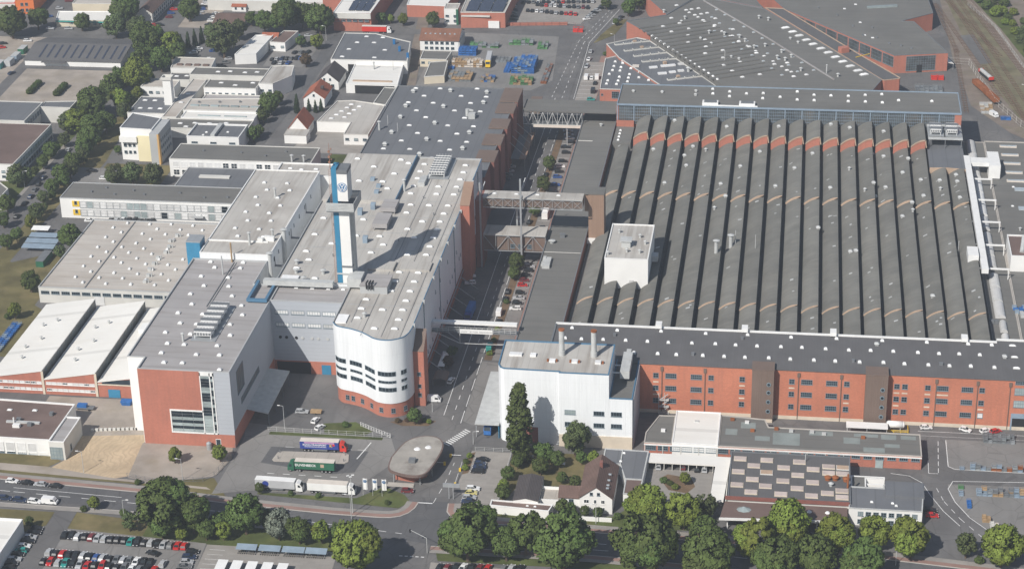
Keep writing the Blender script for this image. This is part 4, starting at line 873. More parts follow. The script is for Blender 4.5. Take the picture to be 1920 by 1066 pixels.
# ================================================================== orange brick building along the yard
ob = thing('brick_long_building','long orange brick building with dark flat roof and rows of windows','factory building',(0,635,0))
FY = 621.7
MB().box(-82,120,FY,648.6,1.3,19.2,bottom=False).build('wall','orange_brick',ob); MB().box(-82,120,FY-.15,648.5,0,1.3,bottom=False).build('plinth','plinth',ob)
mb = MB().add([(-82.2,FY-.3,19.3),(120,FY-.3,19.3),(120,648.4,19.55),(-82.2,648.4,19.55),(-82.2,FY-.3,19.0),(120,FY-.3,19.0)],[[0,1,2,3],[4,5,1,0]]); mb.build('roof','roof_dark',ob)
MB().box(-82.3,73.2,648.2,648.9,18.6,20.1).box(73.2,120,650.2,650.9,18.6,20.1).build('back_parapet','white_paint',ob); MB().box(-82.5,-81.9,622,648.2,18.8,19.9).build('side_parapet','steel_dark',ob); MB().box(73.2,120,648.4,650.4,18.8,19.5).build('roof_extension','roof_dark',ob)
BRICK_SKY=[(-76.1,645.5),(-59.8,645.1),(-44.2,645.9),(-28.3,645.6),(-13.5,646.0),(-77.6,637.3),(-71.8,637.1),(-64.1,637.5),(-56.1,637.6),(-48.4,637.5),(-41.0,637.4),(-32.7,637.7),(-24.5,637.9),(-17.4,637.7),(-9.9,637.6),(-52.4,628.4),(-44.1,628.5),(-37.6,628.4),(-28.4,628.7),(-21.0,628.7),(-13.8,628.7),(1.8,645.6),(17.7,646.0),(33.6,646.0),(49.0,646.2),(63.2,646.3),(71.3,646.3),(-1.6,637.9),(5.7,638.1),(13.9,637.8),(21.9,637.6),(29.4,638.1),(37.2,638.2),(45.6,638.1),(52.8,638.0),(59.7,638.4),(66.7,638.4),(-5.6,629.0),(1.8,628.9),(9.9,628.9),(17.2,628.9),(25.5,629.0),(33.6,629.5),(40.7,629.2),(48.8,629.2),(55.9,629.2),(63.1,629.7),(71.0,629.5)]
skylights(ob,BRICK_SKY,19.35,1.35,1.5,.9); skylights(ob,[(78.4,646.7),(78.4,638),(78.4,629.8)],19.35,2.4,1.0,.7)
vents(ob,[(-31.9,629.2),(-15.3,642.8),(-60.4,641.1),(23.3,629.5),(53.1,630.1)],19.35,2,.75); vents(ob,[(31.6,642.7),(75,637.4)],19.35,0,.8)
for x in (-45.2,-14.6,16.5,62): MB().box(x-1.1,x+1.1,646.9,650.3,20.1,21.5).build('roof_fan','white_paint',ob)
WX = [(-44.2,1),(-39,2),(-30.2,2),(-25.1,1),(-14.4,1),(2.6,1),(7.7,2),(16.2,2),(21.3,1),(38.2,1),(40.9,1),(48.6,1),(53.6,2),(61.8,2),(66.7,1)]
for x, k in WX:
    for z in (14.75,9.85,4.95):
        if x == 66.7 and z < 6: window(ob,x,FY,z,1.9,1.9,1,1,gl='shutter'); continue
        window(ob,x,FY,z,1.9 if k==1 else 3.9,1.9,2 if k==1 else 6,2,gl='glass')
    if k == 1 or x > 50:
        for z in (12.2,7.3):
            if random.random() < .75: MB().box(x-.95*k,x+.95*k,FY-.06,FY+.05,z-.28,z+.22).build('window_panel','plinth',ob)
for z,w_,h_,g_ in ((18.2,4.6,1.3,'glass'),(14.9,4.6,2.6,'glass_pale'),(10.1,4.6,2.6,'glass_pale')):
    for x in (79.8,86,92.2): window(ob,x,FY,z,w_,h_,6,2,gl=g_)
MB().box(77,84,FY-.25,FY+.05,4.6,6.4).build('gate_lintel','blue_steel',ob); MB().box(77.6,84,FY-.05,FY+.1,0,4.6).build('gate_opening','black',ob); MB().box(77,77.5,FY-.25,FY+.05,0,4.6).build('gate_post','blue_steel',ob)  # the opening is a black slab, its unlit inside put into the colour
for x in (-42.1,-27.2,4.9,19.4,51.4,65.2,76): MB().box(x-.5,x+.5,FY-.35,FY+.02,16.6,18.2).tube((x,FY-.2,.2),(x,FY-.2,16.7),.15,.15,8).build('rain_pipe','brown_sheet',ob)
mb = MB()
for x0 in (-43,-41): mb.bar((x0,FY-1.2,.2),(x0,FY-1.2,8.5),.16)
for i in range(3): mb.box(-43.2,-39.5,FY-1.4,FY-.1,.3+i*2.6,.5+i*2.6); mb.bar((-43,FY-1.3,.4+i*2.6),(-39.8,FY-1.3,3+i*2.6),.22)
mb.build('outside_stair','galv',ob)
for i,(a,b,lb_) in enumerate(((-11,-3.5,'dark brown stair tower with four round windows, left one on the brick front'),(27.5,35,'dark brown stair tower with four round windows, right one by the white tank'))):
    t = thing('brown_stair_tower',lb_,'stair tower',((a+b)/2,620,0),'stair towers on the brick front')
    MB().box(a,b,618.1,FY-.02,1.6,20.3,bottom=True).build('shell','brown_sheet',t); MB().box(a-.1,b+.1,618,624.4,20.3,20.6).build('roof','brown_sheet',t); MB().box(a+.1,b-.1,618.3,FY-.2,0,1.6).build('base','plinth',t)
    for z in (15,11.9,8.3,4.6):
        o = MB().tube((b-1.7,618.15,z),(b-1.7,617.9,z),.78,.78,18).build('round_window','frame_grey',t); MB().tube((b-1.7,617.92,z),(b-1.7,617.86,z),.5,.5,16).build('pane','glass',o)
tk = thing('gas_tank','white horizontal gas tank on a yellow frame by the brick wall','tank',(38.3,617.4,0))
MB().tube((35.8,617.6,2.2),(40.9,617.6,2.2),1.25,1.25,16).tube((35.3,617.6,2.2),(35.8,617.6,2.2),.8,1.25,16).tube((40.9,617.6,2.2),(41.4,617.6,2.2),1.25,.8,16).build('vessel','white_paint',tk,True)
for x in (36.6,40): MB().box(x-.2,x+.2,616.6,618.6,0,1.3).build('saddle','steel',tk)
mb = MB()
for z in (.5,1.0): mb.bar((35.5,615.6,z),(42.6,615.6,z),.14).bar((42.6,615.6,z),(42.6,619.5,z),.14)
for x in (35.5,37.8,40.2,42.6): mb.bar((x,615.6,0),(x,615.6,1.05),.16)
mb.build('guard_rail','yellow_paint',tk)
wc = thing('white_canopy','white flat canopy roof in front of the right brown stair tower','canopy',(28.6,613.8,0))
MB().box(21.6,35.6,612,616,3.1,3.4).build('roof','white_paint',wc)
for x in (22,28.6,35.2): MB().bar((x,612.4,0),(x,612.4,3.1),.15).bar((x,615.6,0),(x,615.6,3.1),.15).build('post','galv',wc)
# ================================================================== white boiler house with two chimneys
bo = thing('boiler_house','tall white clad boiler house with two pale chimneys and blue trim','boiler house',(-76,606,0))
C_ = [(-93.6,596.4),(-94.9,597.2),(-95.9,599.4)]
poly = [(-58,595.2),(-58,617.4),(-96.2,617.4)]+C_[::-1]+[(-74.8,595.9),(-74.8,595.2)]
flat('','','',poly,28.1,'white_sheet','roof_light',par=.3,cop='blue_coping',root=bo)
MB().box(-90,-75,596.1,596.6,0,6.2).build('brick_base','dark_brick',bo); MB().box(-75,-50.1,594.9,595.25,0,4.6).build('plinth','plinth',bo)
flat('','','',rect(-57.95,-50.1,595.25,626),19.2,'white_sheet','roof_grey',par=.3,cop='blue_coping',root=bo)
MB().box(-49.9,-49.7,596,621,0,19).build('grey_side_panel','grey_panel',bo)  # grey panel over the right wall of the lower wing
for x in (-75.4,-64.4):
    o = MB().tube((x,608.6,27.8),(x,608.6,29.6),1.15,1.15,18).tube((x,608.6,29.6),(x,608.6,37.2),.95,.95,18).tube((x,608.6,37.2),(x,608.6,37.7),1.05,1.05,18,1).build('chimney',['galv','rust'],bo,False)
for x,y,w_ in ((-91,607,4.4),(-85,607.1,2.0),(-78,603.5,2.0),(-70.4,603.7,2.0),(-62.5,603.8,2.0)): MB().box(x-w_/2,x+w_/2,y-1,y+1,27.8,28.5).build('skylight','skylight',bo)
for x in (-79.6,-76.6,-71.9,-68.9,-60.9): MB().box(x-.3,x+.3,603.2,604.2,27.8,28.5).build('fan','rust',bo)
MB().box(-55.4,-52.2,607,621.6,20.6,23.4).build('duct_box','galv',bo); MB().box(-54.6,-53,621.6,625.5,20.6,22.6).build('duct_bend','galv',bo)
for y in (608.5,614): MB().bar((-58,y,22),(-55.4,y,22),.4).build('duct_strut','white_paint',bo)
for x in (-71.2,-61.4,-55.5):
    for z in (13.2,8.6): window(bo,x,595.2,z,3.7,1.7,4,1,gl='glass_pale' if z > 10 and x < -70 else 'glass')
ad = flat('switch_room','low grey roof with blue edge and ribbed fins behind the boiler house','annex',rect(-97,-82.3,617.6,639.8),11.8,'white_wall','roof_grey',cop='blue_coping',cw=.7)
for i in range(4):
    MB().add([(-93.2+i*1.25,619,17.6),(-92.2+i*1.25,619,17.6),(-92.2+i*1.25,634,14.6),(-93.2+i*1.25,634,14.6),(-93.2+i*1.25,619,17.2),(-92.2+i*1.25,619,17.2)],[[0,1,2,3],[4,5,1,0]]).build('cooling_fin','galv',ad)
for x in (-93,-89): MB().bar((x,620,11.3),(x,620,17.3),.2).bar((x,633,11.3),(x,633,14.6),.2).build('fin_post','steel',ad)
lc = thing('loading_roof','pale lean-to loading roof on the left of the white boiler house','canopy',(-99.5,616,0))
MB().prism([(-104.4,597.5),(-95.95,597.5),(-96.2,636),(-104.6,636)],5.2,5.6).build('deck','galv',lc)
for y in (598.2,610,622,635): MB().bar((-104,y,0),(-104,y,5.2),.25).build('post','steel',lc)
MB().box(-96.3,-96.1,598,636,0,5).build('back_panel','blue_panel',lc)
# ================================================================== right edge: ducts, barrel lights, low roofs
lr = flat('low_right_roof','low grey roof with long skylights at the right edge','factory hall',[(85.3,660),(160,660),(160,877),(85.3,877)],6.6,'grey_wall','roof_grey',par=.3)
for i,y in enumerate((871.3,861,850.8,840.2,830.6)):
    MB().box(91.7,99.2 if i < 4 else 104,y-.9,y+.9,6.3,6.9).box(92.1,98.8 if i < 4 else 103.6,y-.55,y+.55,6.9,7.05,1).build('skylight',['cream_tarp','skylight_glass'],lr)
for y in (821.4,800.7): MB().box(94.2,103,y-1.6,y+1.6,6.3,6.8).build('skylight','skylight_glass',lr)
vents(lr,[(97,775),(93,778),(96,700),(101,690)],6.3,1,.7); skylights(lr,[(94,824),(92,803),(88.5,838)],6.3,1.2,1.2,.5)
gl = flat('gutter_roof','grey valley roof between the vaults and the right edge roof','factory hall',rect(74.7,85.1,650.5,876),6.4,'grey_wall','roof_grey',par=.1)
def barrel(y0, y1, x0=77.0, x1=81.0, z=6.4, mat='shutter'):
    v = []; n = 9
    for yy in (y0,y1):
        for i in range(n): t = math.pi*i/(n-1); v.append(((x0+x1)/2-(x1-x0)/2*math.cos(t),yy,z+1.5*math.sin(t)))
    return MB().add(v,[[i,i+1,n+i+1,n+i] for i in range(n-1)]+[list(range(n-1,-1,-1)),list(range(n,2*n))]).build('barrel_rooflight',mat,gl,False)
for y0,y1 in ((860,875),(848,859),(833,847),(815,829),(803,814),(791,802),(776,788),(762,772),(750,761),(739,749),(721,732.5),(708.5,720),(695,707.5)): barrel(y0,y1)
barrel(683,691,78,80.8); barrel(672,680,78,80.8)
dc = thing('white_duct_frame','white rectangular air duct on gantries along the right end of the vaults','air duct',(75,785,0))
MB().box(73.6,76.2,724,842,11.2,13.2).build('main_duct','white_paint',dc); MB().box(76.2,84.2,835,841,11.0,12.8).build('cross_duct','white_paint',dc); MB().box(84.0,88.9,832.4,849,6.6,12.6).build('filter_house','white_paint',dc)
for y in (821,798,775,752,729.5): 
    mb = MB().box(72.6,84.6,y-.3,y+.3,10.6,11.15); 
    for x in (73,84.3): mb.bar((x,y,6.5),(x,y,10.6),.3)
    mb.build('gantry','white_paint',dc)
MB().box(68.9,73.0,733,741.6,9.6,14.6).build('side_box','white_paint',dc)
wr = flat('white_roof_building','white walled plant building at the right edge above the ducts','plant room',rect(85.7,140,737.6,758),13,'white_wall','roof_brown',par=.5,cop='white_paint',z0=6.3)
MB().tube((90.2,742,12.5),(91.6,751,15.6),.9,.9,10).build('inclined_duct','galv',wr); MB().box(92.5,97,748,752,12.5,14).build('fan_unit','rust',wr)
def clutter(name,label,cx,cy,z,n,sp,mats,seed):
    r = random.Random(seed); t = thing(name,label,'equipment',(cx,cy,z))
    for i in range(n):
        x,y = cx+r.uniform(-sp,sp), cy+r.uniform(-sp*1.3,sp*1.3); a,b,h = r.uniform(.5,1.3),r.uniform(.5,1.3),r.uniform(.5,1.4)
        MB().box(x-a,x+a,y-b,y+b,z,z+h).build('unit',r.choice(mats),t)
clutter('pipe_cluster','tangle of blue and grey pipes and units on the right edge roof',87.5,700,6.3,14,4,['blue_steel','galv','crate_blue'],3); clutter('valve_cluster','small grey valve units beside the barrel rooflights',76.3,692,6.4,5,1.4,['galv','steel_dark'],4)
# ================================================================== halls behind, upper right
Z1, Z2, Z3 = 10.0, 7.2, 6.4
def rot_hall(name,label,poly,z,wall,roof,**k): return flat(name,label,'factory hall',poly,z,wall,roof,**k)
p1 = rot_hall('north_hall','broad grey roofed hall with scattered skylights behind the glazed hall',[(-90.6,1028.8),(-76,1007),(-34,931),(36,930),(41,946),(-19,1056),(-55,1075),(-70.6,1040.8)],Z1,'red_brick','roof_grey',par=.3,cop='steel_dark')
P1_SKY=[(-65.2,1058.9),(-58.8,1062.2),(-63.8,1048.9),(-60.3,1050.1),(-57.5,1051.7),(-53.9,1053.6),(-55.1,1041.7),(-51.9,1043.8),(-48.8,1045.7),(-67.3,1035.7),(-62.4,1027.2),(-70.7,1021.4),(-65.7,1012.9),(-57.2,1018.5),(-50.3,1033.2),(-44.0,1036.7),(-43.8,1025.2),(-34.0,1019.1),(-33.9,1008.4),(-56.6,1007.4),(-55.9,996.0),(-47.5,1001.0),(-46.5,990.0),(-37.7,984.9),(-30.1,998.8),(-24.6,991.7),(-46.3,979.4),(-37.2,973.4),(-28.2,967.4),(-20.6,982.0),(-36.3,962.1),(-31.6,953.9),(-26.3,945.2),(-17.9,949.8),(-11.2,965.5),(-4.9,968.0),(-4.8,957.0),(-1.4,948.1),(4.7,951.2)]
AN = math.radians(31)
skylights(p1,P1_SKY[3:],Z1-.3,1.9,1.5,.7,AN)
MB().prism([(-76.3,1006.8),(-34.3,930.8),(-33.9,931.2),(-75.8,1007.2)],7.0,10.2).build('valley_flashing','roof_grey',p1)
P1_DOME=[(-76.0,1005.2),(-73.6,1001.0),(-71.2,996.8),(-68.8,992.4),(-66.3,987.8),(-63.8,983.5),(-61.3,979.3),(-58.9,975.0),(-56.5,970.8),(-54.0,966.7),(-51.5,962.5),(-49.1,958.2),(-46.5,954.0),(-44.0,949.6),(-41.6,945.4),(-39.3,941.2)]
for x,y in P1_DOME: MB().tube((x+.9,y+.4,Z1-.3),(x+.9,y+.4,Z1+.25),.9,.55,12).build('dome_light','skylight',p1)
P1_EDGE=[(-6.8,1023.6),(-3.0,1017.2),(0.5,1011.2),(4.2,1004.5),(7.7,998.0),(11.6,991.4),(15.3,985.4),(18.9,978.7),(22.5,972.0),(26.1,965.5),(29.7,959.1),(32.6,953.6)]
skylights(p1,P1_EDGE,Z1-.3,4.4,2.2,.9,AN)
for a,b in (((-15.4,1006),(18.2,945)),((-52,1068),(-15.4,1006))): MB().bar((*a,Z1-.2),(*b,Z1-.2),.7).build('roof_ridge','roof_mid',p1)
for i in range(17):      # low shed steps that cross the roof
    s = i/16; a = (-83+42*s, 1016-76*s); L = 34 if i < 12 else 30
    MB().add([(a[0],a[1],Z1-.32),(a[0]+L,a[1]+L*.57,Z1-.32),(a[0]+L,a[1]+L*.57,Z1+.28),(a[0],a[1],Z1+.28),(a[0]-.9,a[1]+3.2,Z1-.31),(a[0]+L-.9,a[1]+L*.57+3.2,Z1-.31)],[[0,1,2,3],[3,2,5,4]]).build('roof_step','roof_grey',p1)
skylights(p1,[(-44+i*5.2-j*7.4+random.uniform(-.6,.6),1052-i*9.3-j*4.2+random.uniform(-.8,.8)) for i in range(11) for j in range(3) if -44+i*5.2-j*7.4 > -48 and 1052-i*9.3-j*4.2 > 940],Z1-.3,1.5,1.1,.6,AN,top='skylight_glass')
skylights(p1,[(-58+i*4.6+random.uniform(-.5,.5),1046-i*7.6) for i in range(13)],Z1-.3,1.6,1.2,.6,AN)
vents(p1,[(-72,1045.5),(-60,1035),(-46,1012),(-38,1010),(-30,1006),(-27,1000),(-22,990),(-16.5,993),(-10,975),(-6,972),(2,957),(-21,1039),(-16,1036),(-8,984),(-3,977),(20,950)],Z1-.3,1,.95); vents(p1,[(-61.6,1030),(-50,1003),(-44,995),(-33,975),(-29,972),(-4,1006),(0,1000)],Z1-.3,0,.7)
pipe_stack(p1,-36,970,Z1-.3,5,.15,hat=False); pipe_stack(p1,14.5,955,Z1-.3,4,.3)
p0 = rot_hall('far_north_hall','grey roofed hall with brick gable at the top edge, left of the long gallery',[(-82.6,1071),(-70.2,1042),(-55,1077),(-20,1058),(-40,1130),(-95,1130)],Z1-.02,'red_brick','roof_grey',par=.3,cop='steel_dark')
skylights(p0,[(-66,1058),(-60,1075),(-56,1092),(-48,1084),(-70,1085)],Z1-.3,2,1.5,.7,AN)
p2 = rot_hall('shed_hall','mid hall with rows of glazed shed strips and brick end',[(-98.4,998.6),(-90,977.5),(-63,933),(-35,933),(-77,1006.6),(-83.5,1010)],Z2,'red_brick','roof_slate',par=.25,cop='off_white')
P2_STRIP=[(-94.5,995.5),(-76.9,1003.4),(-88.8,986.2),(-71.3,994.0),(-83.2,978.2),(-66.6,985.8),(-78.4,970.1),(-61.1,976.7),(-73.9,961.2),(-69.7,962.6),(-68.4,963.7),(-60.8,966.4),(-59.8,967.5),(-56.9,968.7),(-68.9,952.5),(-64.3,953.9),(-63.4,954.9),(-60.1,956.2),(-59.2,957.3),(-56.2,958.5),(-63.6,943.9),(-46.8,951.2)]
for i in range(0,len(P2_STRIP),2):
    a,b = Vector(P2_STRIP[i]),Vector(P2_STRIP[i+1]); a,b = a+Vector((.4,2)),b+Vector((.4,2)); d = (b-a); L = d.length; ang = math.atan2(d.y,d.x); white = 8 <= i < 20
    n = 1 if white else max(1,int(L/4.4))
    for k in range(n):
        c = a+d*((k+.5)/n); o = MB().obox(c.x,c.y,L/n*.92,1.9,Z2-.3,Z2+.45,ang,0).build('rooflight','skylight' if white else 'off_white',p2)
        if not white:
            for q in range(5): e = c+d.normalized()*((q-2)*L/n*.17); MB().obox(e.x,e.y,L/n*.12,1.4,Z2+.45,Z2+.52,ang).build('pane','glass',o)
for x,y in ((-84,1000),(-79.5,991),(-66,968),(-58,948)): MB().obox(x,y+2,1.6,1.6,Z2-.3,Z2+1.1,AN).build('roof_vent','beige_trim',p2)
vents(p2,[(-53.5,959.5)],Z2-.3,1,1.3)
p3 = rot_hall('corner_hall','low dark roofed hall with white skylights and brick corner by the street',[(-97,978),(-90.2,983.6),(-63.5,934),(-84.5,932.5),(-95.2,932.5)],Z3,'red_brick','roof_slate',par=.3,cop='off_white')
P3_SKY=[(-91.4,973.4),(-91.4,966.4),(-91.5,960.2),(-87.6,974.5),(-87.4,971.3),(-87.7,965.0),(-92.6,954.4),(-87.7,959.9),(-92.4,944.9),(-87.2,950.5),(-87.3,944.9),(-87.6,939.9),(-92.6,940.1),(-82.6,963.8),(-82.5,954.8),(-82.6,949.6),(-82.6,944.2),(-77.9,958.7),(-77.5,950.6),(-72.4,947.0)]
skylights(p3,P3_SKY,Z3-.3,1.5,1.5,.9); MB().box(-82,-78.6,964,967,Z3-.3,Z3+1).build('plant_box','cream_tarp',p3); window(p3,-87.5,932.5,3.5,3.6,3.4,4,3); winrow(p3,-94,-90,1,932.5,3.5,1,1)
gy = flat('long_gallery','long dark roofed gallery with brick end tower running between the north halls','factory hall',[(-18.5,1057.6),(-8.5,1056.8),(31,984),(50,950.4),(49.6,949),(42.4,946.2),(41.2,946.5)],9.9,'red_brick','roof_dark',par=.2,cop='beige_trim')
MB().obox(23,987.5,4.5,3.4,9.7,12.4,AN).build('brick_chimney_block','red_brick',gy); MB().bar((29,979,10),(36,985,10),.3).build('pipe','yellow_paint',gy)
eh = flat('east_hall','grey flat roofed hall with glazed brick front near the railway tracks','factory hall',[(-8,1057.5),(48.2,984.5),(75,990.6),(60,1040),(53.6,1040.6),(70.6,1055.5),(66,1130),(-35,1130)],9.6,'red_brick','roof_grey',par=.25,cop='steel_dark')
d = Vector((75-48.2,990.6-984.5)); an = math.atan2(d.y,d.x)
window(eh,48.2+d.x*.5,984.5+d.y*.5-.05,4.9,15,7.6,12,6,an,gl='glass_dirty'); MB().obox(48.2+d.x*.48,984.5+d.y*.48-.3,2.6,.2,0,4,an).build('gate','black',eh)
d = Vector((48.2+8,984.5-1057.5)); an = math.atan2(d.y,d.x)
for i in range(10): c = Vector((-8,1057.5))+d*(.05+.1*i); window(eh,c.x,c.y,6.0,8.4,5.4,7,3,an,gl='glass_dirty')
vents(eh,[(40,1012),(33,1015),(46,1003),(28,1030),(38,1028),(52,1000),(57,996),(20,1048),(10,1060)],9.3,2,.7)
skylights(eh,[(38,1012),(34,1016),(32,1037),(24,1060),(30,1068)],9.3,1.6,1.6,.5)
for a,b in (((36,1062),(52,1066)),((30,1078),(46,1084))): MB().bar((*a,9.6),(*b,9.6),1.6).build('barrel_skylight','glass_pale',eh)
lt = thing('lean_to','white lean-to roof along the right side of the east hall','shed',(69,1015,0)); MB().add([(60.4,1040,4.2),(75.4,991.5,4.2),(78.4,992.5,3.3),(63.8,1041,3.3),(60.4,1040,3.9),(75.4,991.5,3.9),(78.4,992.5,3.0),(63.8,1041,3.0)],[[3,2,1,0],[4,5,6,7],[1,2,6,5],[2,3,7,6]]).build('roof','roof_white',lt); mb = MB()
for i in range(6): t = i/5; mb.bar((63.7+14.4*t,1040.6-48*t,0),(63.7+14.4*t,1040.6-48*t,3.1),.2)
mb.build('frame','steel',lt)
# ================================================================== low buildings in front of the brick building
wk = thing('long_workshop','long low workshop with patched grey roof, white middle bay and glazed front','workshop',(0,600,0))
flat('','','',[(-45.8,591.6),(-36.45,591.6),(-36.45,611),(-42.1,610.8),(-45.8,598.4)],5,'red_brick','roof_grey',par=.15,root=wk)
flat('','','',rect(-36.4,-21.1,591.5,613.8),5.5,'white_wall','roof_white',par=.12,cop='white_paint',root=wk)
flat('','','',[(-21,591.6),(46,591.6),(46,606.3),(-4.6,606.3),(-6,611.5),(-21,613)],5.02,'red_brick','roof_grey',par=.15,root=wk)
pt = []
for x0,x1,y0,y1 in ((-3,6,595,603),(-9,-4,597,600),(9,17,602.5,605.3),(20.5,26,598,602),(24,32,603,605),(33,38,602,605.2),(39.5,44.5,602.6,605),(27,34,593,596),(34,39,596.8,599),(-19,-15,600,604),(-14,-9,605,609)):
    MB().box(x0,x1,y0,y1,4.85,4.93).build('roof_patch','roof_repair',wk); 
for x,y in ((-2,605),(3,604),(10,604),(14,603),(27,602),(-17,610),(-12,608.5),(-10,603),(-29,607),(-40,600)): MB().box(x-.7,x+.7,y-.5,y+.5,4.85,5.7).build('roof_vent',random.choice(['galv','rust','skylight']),wk)
winrow(wk,-43.5,21,17,591.55,3.2,3.4,1.7,5,2,alt=('glass_pale',.25)); winrow(wk,24.5,44,6,591.55,3.7,2.8,1.3,4,1)
MB().box(-45.8,46,591.35,591.6,4.2,4.6).build('white_beam','white_paint',wk); MB().box(31,33.5,591.3,591.6,0,2.8).build('door','glass_pale',wk)
for i in range(12): x = -45.5+i*6; MB().box(x-.12,x+.12,591.3,591.6,0,4.4).build('pier','off_white',wk)
ch = flat('checker_roof_hall','flat hall with chequered rows of pinkish skylight panels','hall',rect(-16.4,22.4,557.4,586.4),6.4,'off_white','roof_dark',par=.15,cop='steel_dark')
CHECK=[(-13.3,581.7),(-8.7,577.6),(-13.6,573.3),(-8.9,568.9),(-13.7,565.0),(-9.1,560.9),(-4.6,581.6),(-4.5,573.7),(-4.6,565.1),(6.0,581.5),(1.0,577.3),(10.5,577.2),(15.5,579.4),(20.0,579.2),(15.5,575.3),(19.9,575.3),(5.6,573.0),(0.9,568.9),(10.4,568.9),(5.5,564.7),(0.4,560.6),(10.1,560.6),(15.1,562.7),(19.7,564.6),(19.7,560.6)]
me = MB().box(-2.05,2.05,-1.35,1.35,0,.32,0).box(-1.88,1.88,-1.18,1.18,.32,.42,1).mesh('skylight_panel',['plinth','panel_pink']); me2 = MB().box(-2.05,2.05,-1.35,1.35,0,.32,0).box(-1.88,1.88,-1.18,1.18,.32,.42,1).mesh('skylight_panel',['off_white','beige_trim'])
for i,(x,y) in enumerate(CHECK): inst('skylight_panel',me2 if i in (7,13) else me,ch,(x,y,6.25))
for x,y in ((15.2,571.4),(17.6,571.6),(21,571.2)): MB().tube((x,y,6.2),(x,y,7.3),.9,.9,12).tube((x,y,7.3),(x,y,7.8),1.2,.4,12).build('roof_fan','rust',ch)
pipe_stack(ch,21.5,567,6.2,5,.35,'rust',hat=False); pipe_stack(ch,16.2,567.6,6.2,1,.5); pipe_stack(ch,7.9,582,6.2,3,.12,hat=False)
MB().box(-17.2,22,556.9,557.5,5.6,6.7).build('brick_edge','dark_brick',ch)
fp = thing('entrance_canopy','dark flat entrance canopy with a glass pyramid light in front of the chequered hall','canopy',(2,552,0))
MB().prism([(-18.4,546.6),(21.4,548.6),(21.4,556.8),(-17.2,556.8)],4.5,5.0).build('roof','roof_brown',fp); MB().prism([(-18.6,546.4),(21.5,548.4),(21.5,548.7),(-18.4,546.7)],4.3,5.15).build('white_edge','white_paint',fp)
o = MB().add([(-11+2.4*math.cos(i*math.pi/4),552.5+1.9*math.sin(i*math.pi/4),5.0) for i in range(8)]+[(-11,552.5,6.1)],[[i,(i+1)%8,8] for i in range(8)]).build('pyramid_light','glass_pale',fp)
for x in (9.5,15.2): MB().tube((x,553.2,5),(x,553.2,5.35),.85,.5,12).build('dome_light','skylight',fp)
for x in (-16,-9,-2,5,12,19): MB().bar((x,548.6,0),(x,548.6,4.4),.3).build('post','white_paint',fp)
winrow(ch,-14,20,9,557.35,2.4,2.8,2.6,2,1,gl='glass_dirty')
wo = flat('white_office','white two-storey office with dark stepped flat roof among lime-green trees','office',[(21.8,555),(44.6,555),(45.8,571.8),(39.6,571.8),(39.6,570.2),(32.9,570.2),(32.9,568.3),(21.8,568.3)],6.1,'white_wall','roof_slate',par=.2,cop='galv')
winrow(wo,25.5,42.3,8,555,4.3,1.7,1.5,2,2,alt=('glass_pale',.3)); winrow(wo,25.5,42.3,8,555,1.5,1.7,1.5,2,2); MB().box(33.4,45.5,562.8,571.5,5.9,6.9).build('raised_roof','roof_slate',wo); skylights(wo,[(29,559.5),(35.5,559.3),(36.6,558)],5.9,1,1,.5)
an_ = flat('small_annex','small white annex with blue door and grey roof behind the white office','annex',[(22.8,570),(27.5,570),(27.5,577.4),(33.6,577.4),(33.6,578.6),(22.8,578.6)],4,'white_wall','roof_grey',par=.1,cop='white_paint'); MB().box(27.6,33.6,574.6,575.2,0,3.4).build('rear_wall','white_wall',an_); MB().box(32,33,574.4,574.6,0,2.3).build('door','blue_panel',an_); MB().box(28,31,574.4,574.6,.8,2.2).build('window','yellow_paint',an_)
gr = thing('garage_range','white flat roofed L-shaped open garages round a small court','garage',(-30,580,0))
MB().prism([(-44.2,582.1),(-21.4,581.9),(-22.2,559.8),(-17.8,559.6),(-16.5,587.8),(-44.2,588)],2.8,3.2).build('roof','roof_white',gr); MB().box(-44,-16.8,587.5,587.8,0,2.8).box(-17.2,-16.9,560,587.5,0,2.8).build('back_wall','off_white',gr)
for i in range(9): MB().box(-43.9+i*2.7,-43.7+i*2.7,582.3,587.5,0,2.8).build('partition','off_white',gr)
lk = flat('link_wing','grey felt roofed link wing right of the villa','annex',[(-58.6,578.1),(-52.7,578.1),(-50,568),(-50,559.6),(-44.6,559.6),(-43.9,587.6),(-58.6,587.9)],4,'white_wall','roof_slate',par=.12,cop='galv'); skylights(lk,[(-52,585.5),(-52.6,580)],3.9,1,1,.5); MB().box(-50,-44.7,568.6,569,3.9,4.3).box(-52.8,-52.4,578,587.6,3.9,4.2).build('roof_kerb','galv',lk); MB().box(-49.8,-44.8,560,568.5,3.88,3.95).build('brown_roof_sheet','roof_brown',lk)
